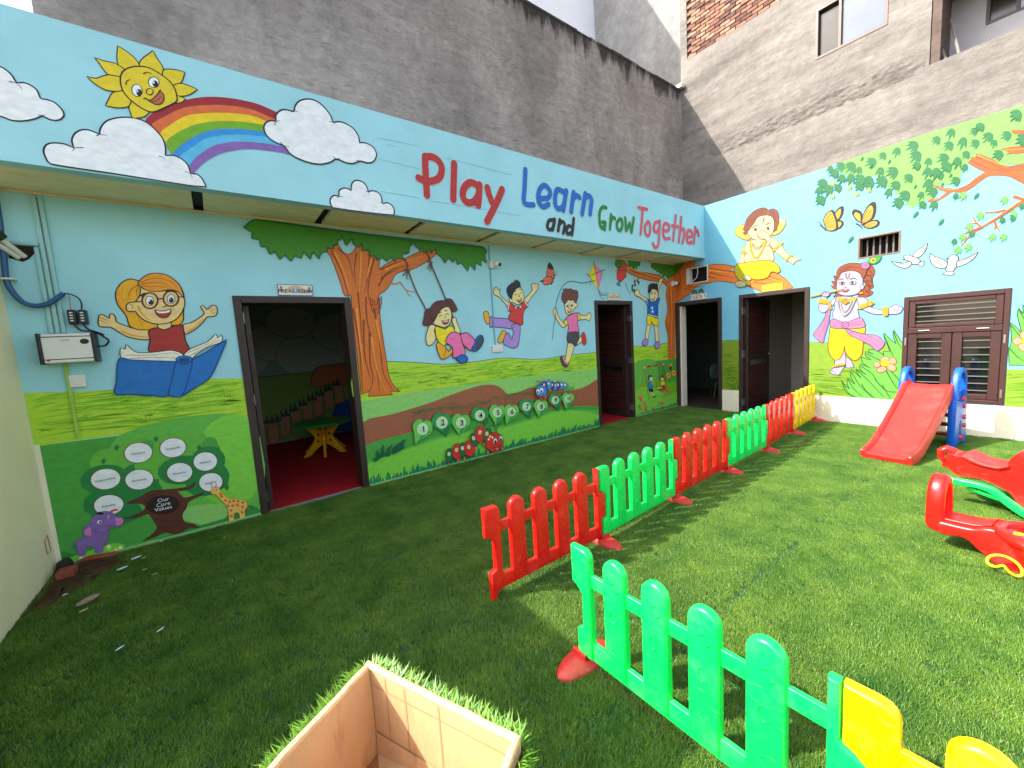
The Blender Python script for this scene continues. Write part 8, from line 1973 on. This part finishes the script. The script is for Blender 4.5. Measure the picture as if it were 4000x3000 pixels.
for a,z,w,h in ():
    MB().add([bp(a+w*.5*math.cos(q)*r.uniform(.7,1.1),T+.0018+.0002*a,z+h*.5*math.sin(q)*r.uniform(.7,1.1)) for q in [2*math.pi*i/14 for i in range(14)]],[tuple(range(14))]).build('smudge',MSOIL,BX)
def leafmat(name,c1,c2,rough=.45,tr=.25,nsc=3.2):
    m=bpy.data.materials.new(name); m.use_nodes=True; t=m.node_tree; b=t.nodes['Principled BSDF']; L=t.links.new
    a=t.nodes.new('ShaderNodeAttribute'); a.attribute_name='Col'; oi=t.nodes.new('ShaderNodeObjectInfo')
    ge=t.nodes.new('ShaderNodeNewGeometry'); n=t.nodes.new('ShaderNodeTexNoise'); n.inputs['Scale'].default_value=nsc; n.inputs['Detail'].default_value=9; L(ge.outputs['Position'],n.inputs['Vector'])
    n.inputs['Roughness'].default_value=.7
    r=t.nodes.new('ShaderNodeValToRGB'); r.color_ramp.elements[0].position=.3; r.color_ramp.elements[1].position=.7; r.color_ramp.elements[0].color=(*c1,1); r.color_ramp.elements[1].color=(*c2,1); L(n.outputs[0],r.inputs[0])
    v=t.nodes.new('ShaderNodeMix'); v.data_type='RGBA'; v.blend_type='MULTIPLY'; v.inputs[0].default_value=1; L(r.outputs[0],v.inputs[6]); L(a.outputs['Color'],v.inputs[7])
    L(v.outputs[2],b.inputs['Base Color']); b.inputs['Roughness'].default_value=rough; b.inputs['Specular IOR Level'].default_value=.45
    tl=t.nodes.new('ShaderNodeBsdfTranslucent'); L(v.outputs[2],tl.inputs['Color']); mx=t.nodes.new('ShaderNodeMixShader'); mx.inputs[0].default_value=tr; L(b.outputs[0],mx.inputs[1]); L(tl.outputs[0],mx.inputs[2]); L(mx.outputs[0],t.nodes['Material Output'].inputs['Surface'])
    return m
MBLD=leafmat('turf_blade_plastic',(.030,.125,.009),(.165,.300,.036),.42,.22); MMAT=leafmat('bright_turf_blade',(.13,.33,.03),(.22,.46,.05),.4,.3)
def blade(mb,p,dirv,h,w,bend,c,side_=None):
    d=Vector(dirv).normalized(); s=Vector((-d.y,d.x,0)) if side_ is None else side_
    if s.length<1e-3: s=Vector((1,0,0))
    s=s.normalized()*w/2; p=Vector(p); b=Vector(bend); m=p+d*h*.55+b*.35; e=p+d*h+b
    mb.add([p-s,p+s,m+s*.8,m-s*.8,e],[(0,1,2,3),(3,2,4)],False,c)
gm_=MB(); r=random.Random(12)
def matside(a,b,nrm,n):
    for i in range(n):
        t=r.random(); z=BXZ-.012-abs(r.gauss(0,.16)); 
        if z<.02: continue
        q=Vector(bp(a[0]+(b[0]-a[0])*t,a[1]+(b[1]-a[1])*t,z)); N=Vector((nrm.x,nrm.y,0)); Tn=Vector((-nrm.y,nrm.x,0))
        d=N*r.uniform(.5,1.1)+Vector((0,0,1))*r.uniform(.2,1.0)+Tn*r.uniform(-.7,.7); f=r.uniform(.6,1.25); y=r.random()<.12
        blade(gm_,q+N*.004,d,r.uniform(.024,.048),r.uniform(.0024,.0042),Tn*r.uniform(-.014,.014)+Vector((0,0,-1))*r.uniform(-.004,.012),(f*(1.6 if y else 1),f*(1.15 if y else 1),f),Tn)
matside((0,-.004),(LA,-.004),-E2,4200); matside((-.004,0),(-.004,LB),-E1,3800); matside((LA+.004,0),(LA+.004,LB),E1,1800); matside((0,LB+T+.004),(LA,LB+T+.004),E2,900)
gmo=gm_.build('grass_mat',MMAT,BX,kind='stuff')
mb=MB(); g=.003
for a0,a1,b0,b1 in ((-g*2,LA+g*2,-g*2,-g),(-g*2,-g,0,LB),(LA+g,LA+g*2,0,LB),(-g*2,LA+g*2,LB+T+g,LB+T+g*2)):
    V=[bp(a,b,z) for z in (0,BXZ-.03) for a,b in ((a0,b0),(a1,b0),(a1,b1),(a0,b1))]; mb.add(V,[(0,3,2,1),(4,5,6,7),(0,1,5,4),(1,2,6,5),(2,3,7,6),(3,0,4,7)])
mb.build('mat_backing',mat('dark_mat_backing',(46,40,28),.9,.2,8),BX)
# ------------------------------------------------------------ litter in the corner
so_=MB(); r=random.Random(6); N=26
ring0=[(-8.58,-.03),(-8.3,-.05),(-8.16,-.14),(-8.14,-.28),(-8.26,-.4),(-8.3,-.56),(-8.44,-.72),(-8.58,-.8)]
R0=smooth_loop(ring0,1,True,3); c=Vector((-8.42,-.32)); V=[(c.x,c.y,.026)]; 
for k in (.35,.7,1.0):
    for q in R0: V.append((c.x+(q.x-c.x)*k+r.uniform(-.03,.03)*(k<1),c.y+(q.y-c.y)*k+r.uniform(-.03,.03)*(k<1),(.022,.016,.002)[(.35,.7,1.0).index(k)]+r.uniform(-.008,.012)*(k<1)))
n=len(R0); F=[(0,1+i,1+(i+1)%n) for i in range(n)]
for k in (0,1):
    for i in range(n): F.append((1+k*n+i,1+(k+1)*n+i,1+(k+1)*n+(i+1)%n,1+k*n+(i+1)%n))
soil=tag(so_.add(V,F,True).build('loose_soil',mat('loose_brown_soil',(78,58,40),.95,.4,14,.8,90,.1)),'brown loose soil spilled over the grass in the left corner','soil',kind='stuff')
def pebble(name,label,cat,x,y,z,sx,sy,sz,m,seed,rz=0):
    bm=bmesh.new(); bmesh.ops.create_icosphere(bm,subdivisions=2,radius=1); rr=random.Random(seed)
    for v in bm.verts:
        f=1+.28*noise.noise(v.co*1.7+Vector((seed,0,0))); v.co=Vector((v.co.x*sx*f,v.co.y*sy*f,v.co.z*sz*f))
    o=MB().bm(bm).build(name,m); o.location=(x,y,z); o.rotation_euler=(rr.uniform(-.2,.2),rr.uniform(-.2,.2),rz); return tag(o,label,cat)
MBK=mat('broken_brick_red',(140,66,44),.9,.2,12,.5,60); MST=mat('dusty_pink_stone',(150,124,108),.9,.2,10,.4,60); MPAP=mat('pale_paper',(206,222,222),.7,.08,10)
tag(MB().box((-8.54,-.34,.02),(-8.44,-.22,.075),.014).build('broken_brick',MBK),'red broken brick lying in the corner soil against the cream wall','brick')
pebble('dirt_clod','dark clod of earth right in the wall corner','clod',-8.545,-.08,.04,.05,.06,.05,mat('dark_clod',(40,34,24),.95,.3,20,.6,80),3)
pebble('brick_chip','long reddish brick chip along the painted wall foot','brick chip',-8.36,-.055,.025,.12,.028,.022,MBK,5)
pebble('flat_stone','flat dusty pink stone nearest the camera in the left corner litter','stone',-8.28,-.86,.035,.055,.035,.014,MST,7,.5)
for i,(x,y,s,rz,lab) in enumerate(((-8.11,-.33,.045,.5,'pale blue paint flake at the edge of the corner soil'),(-8.17,-.47,.045,.4,'second pale paint flake below the first one'),(-7.98,-.10,.022,.6,'small white scrap close to the core values poster'),(-8.06,-.38,.02,.2,'tiny pink white scrap beside the pale paint flake'),(-8.03,-.62,.02,.3,'small cream scrap on the grass below the flakes'),(-7.96,-.76,.02,.1,'small whitish scrap farther out on the shaded grass'),(-8.42,-.66,.018,.3,'white bit beside the cream yard wall'),(-7.62,-.10,.02,.4,'cream scrap on the grass in front of the painted tree trunk'),(-7.55,-.42,.016,.7,'white thread on the shaded grass near the wide doorway'),(-8.02,-1.62,.03,.7,'white feather like scrap lying by the turf seam at left'),(-7.86,-1.58,.03,.8,'thin whitish stick lying on the left turf'),(-8.27,-1.0,.03,.5,'dry leaf coloured scrap below the flat stone'),(-5.82,-2.9,.014,.5,'white fleck beside the nearest fence shadow'))):
    mb=MB(); s*=.72; w=.45 if i not in (9,10) else .22
    P=[(x+s*a*math.cos(rz)-s*b*w*math.sin(rz),y+s*a*math.sin(rz)+s*b*w*math.cos(rz)) for a,b in ((-1,-.2),(-.4,-.9),(.6,-.7),(1,.1),(.3,.9),(-.7,.8))]
    z=.034; mb.add([(p[0],p[1],z) for p in P]+[(p[0],p[1],z+.003) for p in P],[tuple(range(6))[::-1],tuple(range(6,12))]+[(k,(k+1)%6,6+(k+1)%6,6+k) for k in range(6)])
    tag(mb.build('scrap',MPAP if i in (0,1,2,6,9,10,12) else mat('dull_scrap',(176,160,130),.8,.1,10)),lab,'scrap')
tag(MB().tube([(XL+.004,-.08,.30),(XL+.006,-.16,.28),(XL+.006,-.155,.18),(XL+.004,-.07,.17),(XL+.004,-.085,.30)],.003,6).build('wire_loop',mat('pink_wire2',(190,130,110),.5,.1,5)),'thin pinkish wire loop at the foot of the cream yard wall','wire')
tag(MB().add([(x,-.002+dy,.012+dz) for x,dy,dz in ((X1L+.08,-.02,0),(X1L+.35,-.055,.004),(X1L+.65,-.06,.008),(X1R-.08,-.02,.01),(X1R-.08,.03,.008),(X1L+.6,.03,.004),(X1L+.08,.03,.0))],[tuple(range(7))]).build('plastic_strip',mat('clear_grey_plastic',(150,150,150),.2,.1,5)),'greyish plastic carpet edge at the wide doorway sill','strip')
# ------------------------------------------------------------ turf blades: tufts of real blades spread over the three rolls
cl=MB(); r=random.Random(21)
for i in range(40):
    q=r.uniform(0,6.283); R_=.026*math.sqrt(r.random()); f=r.uniform(.62,1.3); dry=r.random()<.10
    blade(cl,(R_*math.cos(q),R_*math.sin(q),0),(r.gauss(.25,.38),r.gauss(0,.38),1),r.uniform(.013,.025),r.uniform(.0014,.0022),(r.uniform(-.006,.010),r.uniform(-.01,.01),-.002),(f*(2.3 if dry else 1),f*(1.5 if dry else 1),f*(1.3 if dry else 1)))
tb=tag(cl.build('turf_blades',MBLD),'green artificial grass blades covering the whole yard','grass',kind='stuff')
ng=bpy.data.node_groups.new('turf_scatter','GeometryNodeTree'); ng.interface.new_socket('Geometry',in_out='INPUT',socket_type='NodeSocketGeometry'); ng.interface.new_socket('Geometry',in_out='OUTPUT',socket_type='NodeSocketGeometry')
N=ng.nodes.new; L=ng.links.new; gi=N('NodeGroupInput'); go=N('NodeGroupOutput'); jn=N('GeometryNodeJoinGeometry')
for k,(a,b) in enumerate(((-1.666,-.004),(-3.480,-1.692),(-5.31,-3.513),(-7.2,-5.34))):
    g=N('GeometryNodeMeshGrid'); g.inputs['Size X'].default_value=-XL-.02; g.inputs['Size Y'].default_value=b-a; g.inputs['Vertices X'].default_value=2; g.inputs['Vertices Y'].default_value=2
    tr=N('GeometryNodeTransform'); tr.inputs['Translation'].default_value=(XL/2,(a+b)/2,.002); L(g.outputs[0],tr.inputs[0])
    ds=N('GeometryNodeDistributePointsOnFaces'); ds.inputs['Density'].default_value=2600 if k!=3 else 800; ds.inputs['Seed'].default_value=k; L(tr.outputs[0],ds.inputs[0])
    ins=N('GeometryNodeInstanceOnPoints'); L(ds.outputs[0],ins.inputs['Points']); L(gi.outputs[0],ins.inputs['Instance'])
    rv=N('FunctionNodeRandomValue'); rv.data_type='FLOAT_VECTOR'; rv.inputs[0].default_value=(-.12,-.12,-1.1); rv.inputs[1].default_value=(.12,.12,1.1)
    L(rv.outputs[0],ins.inputs['Rotation'])
    rs=N('FunctionNodeRandomValue'); rs.data_type='FLOAT'; rs.inputs[2].default_value=.75; rs.inputs[3].default_value=1.2; L(rs.outputs[1],ins.inputs['Scale'])
    L(ins.outputs[0],jn.inputs[0])
L(jn.outputs[0],go.inputs[0])
md=tb.modifiers.new('scatter','NODES'); md.node_group=ng
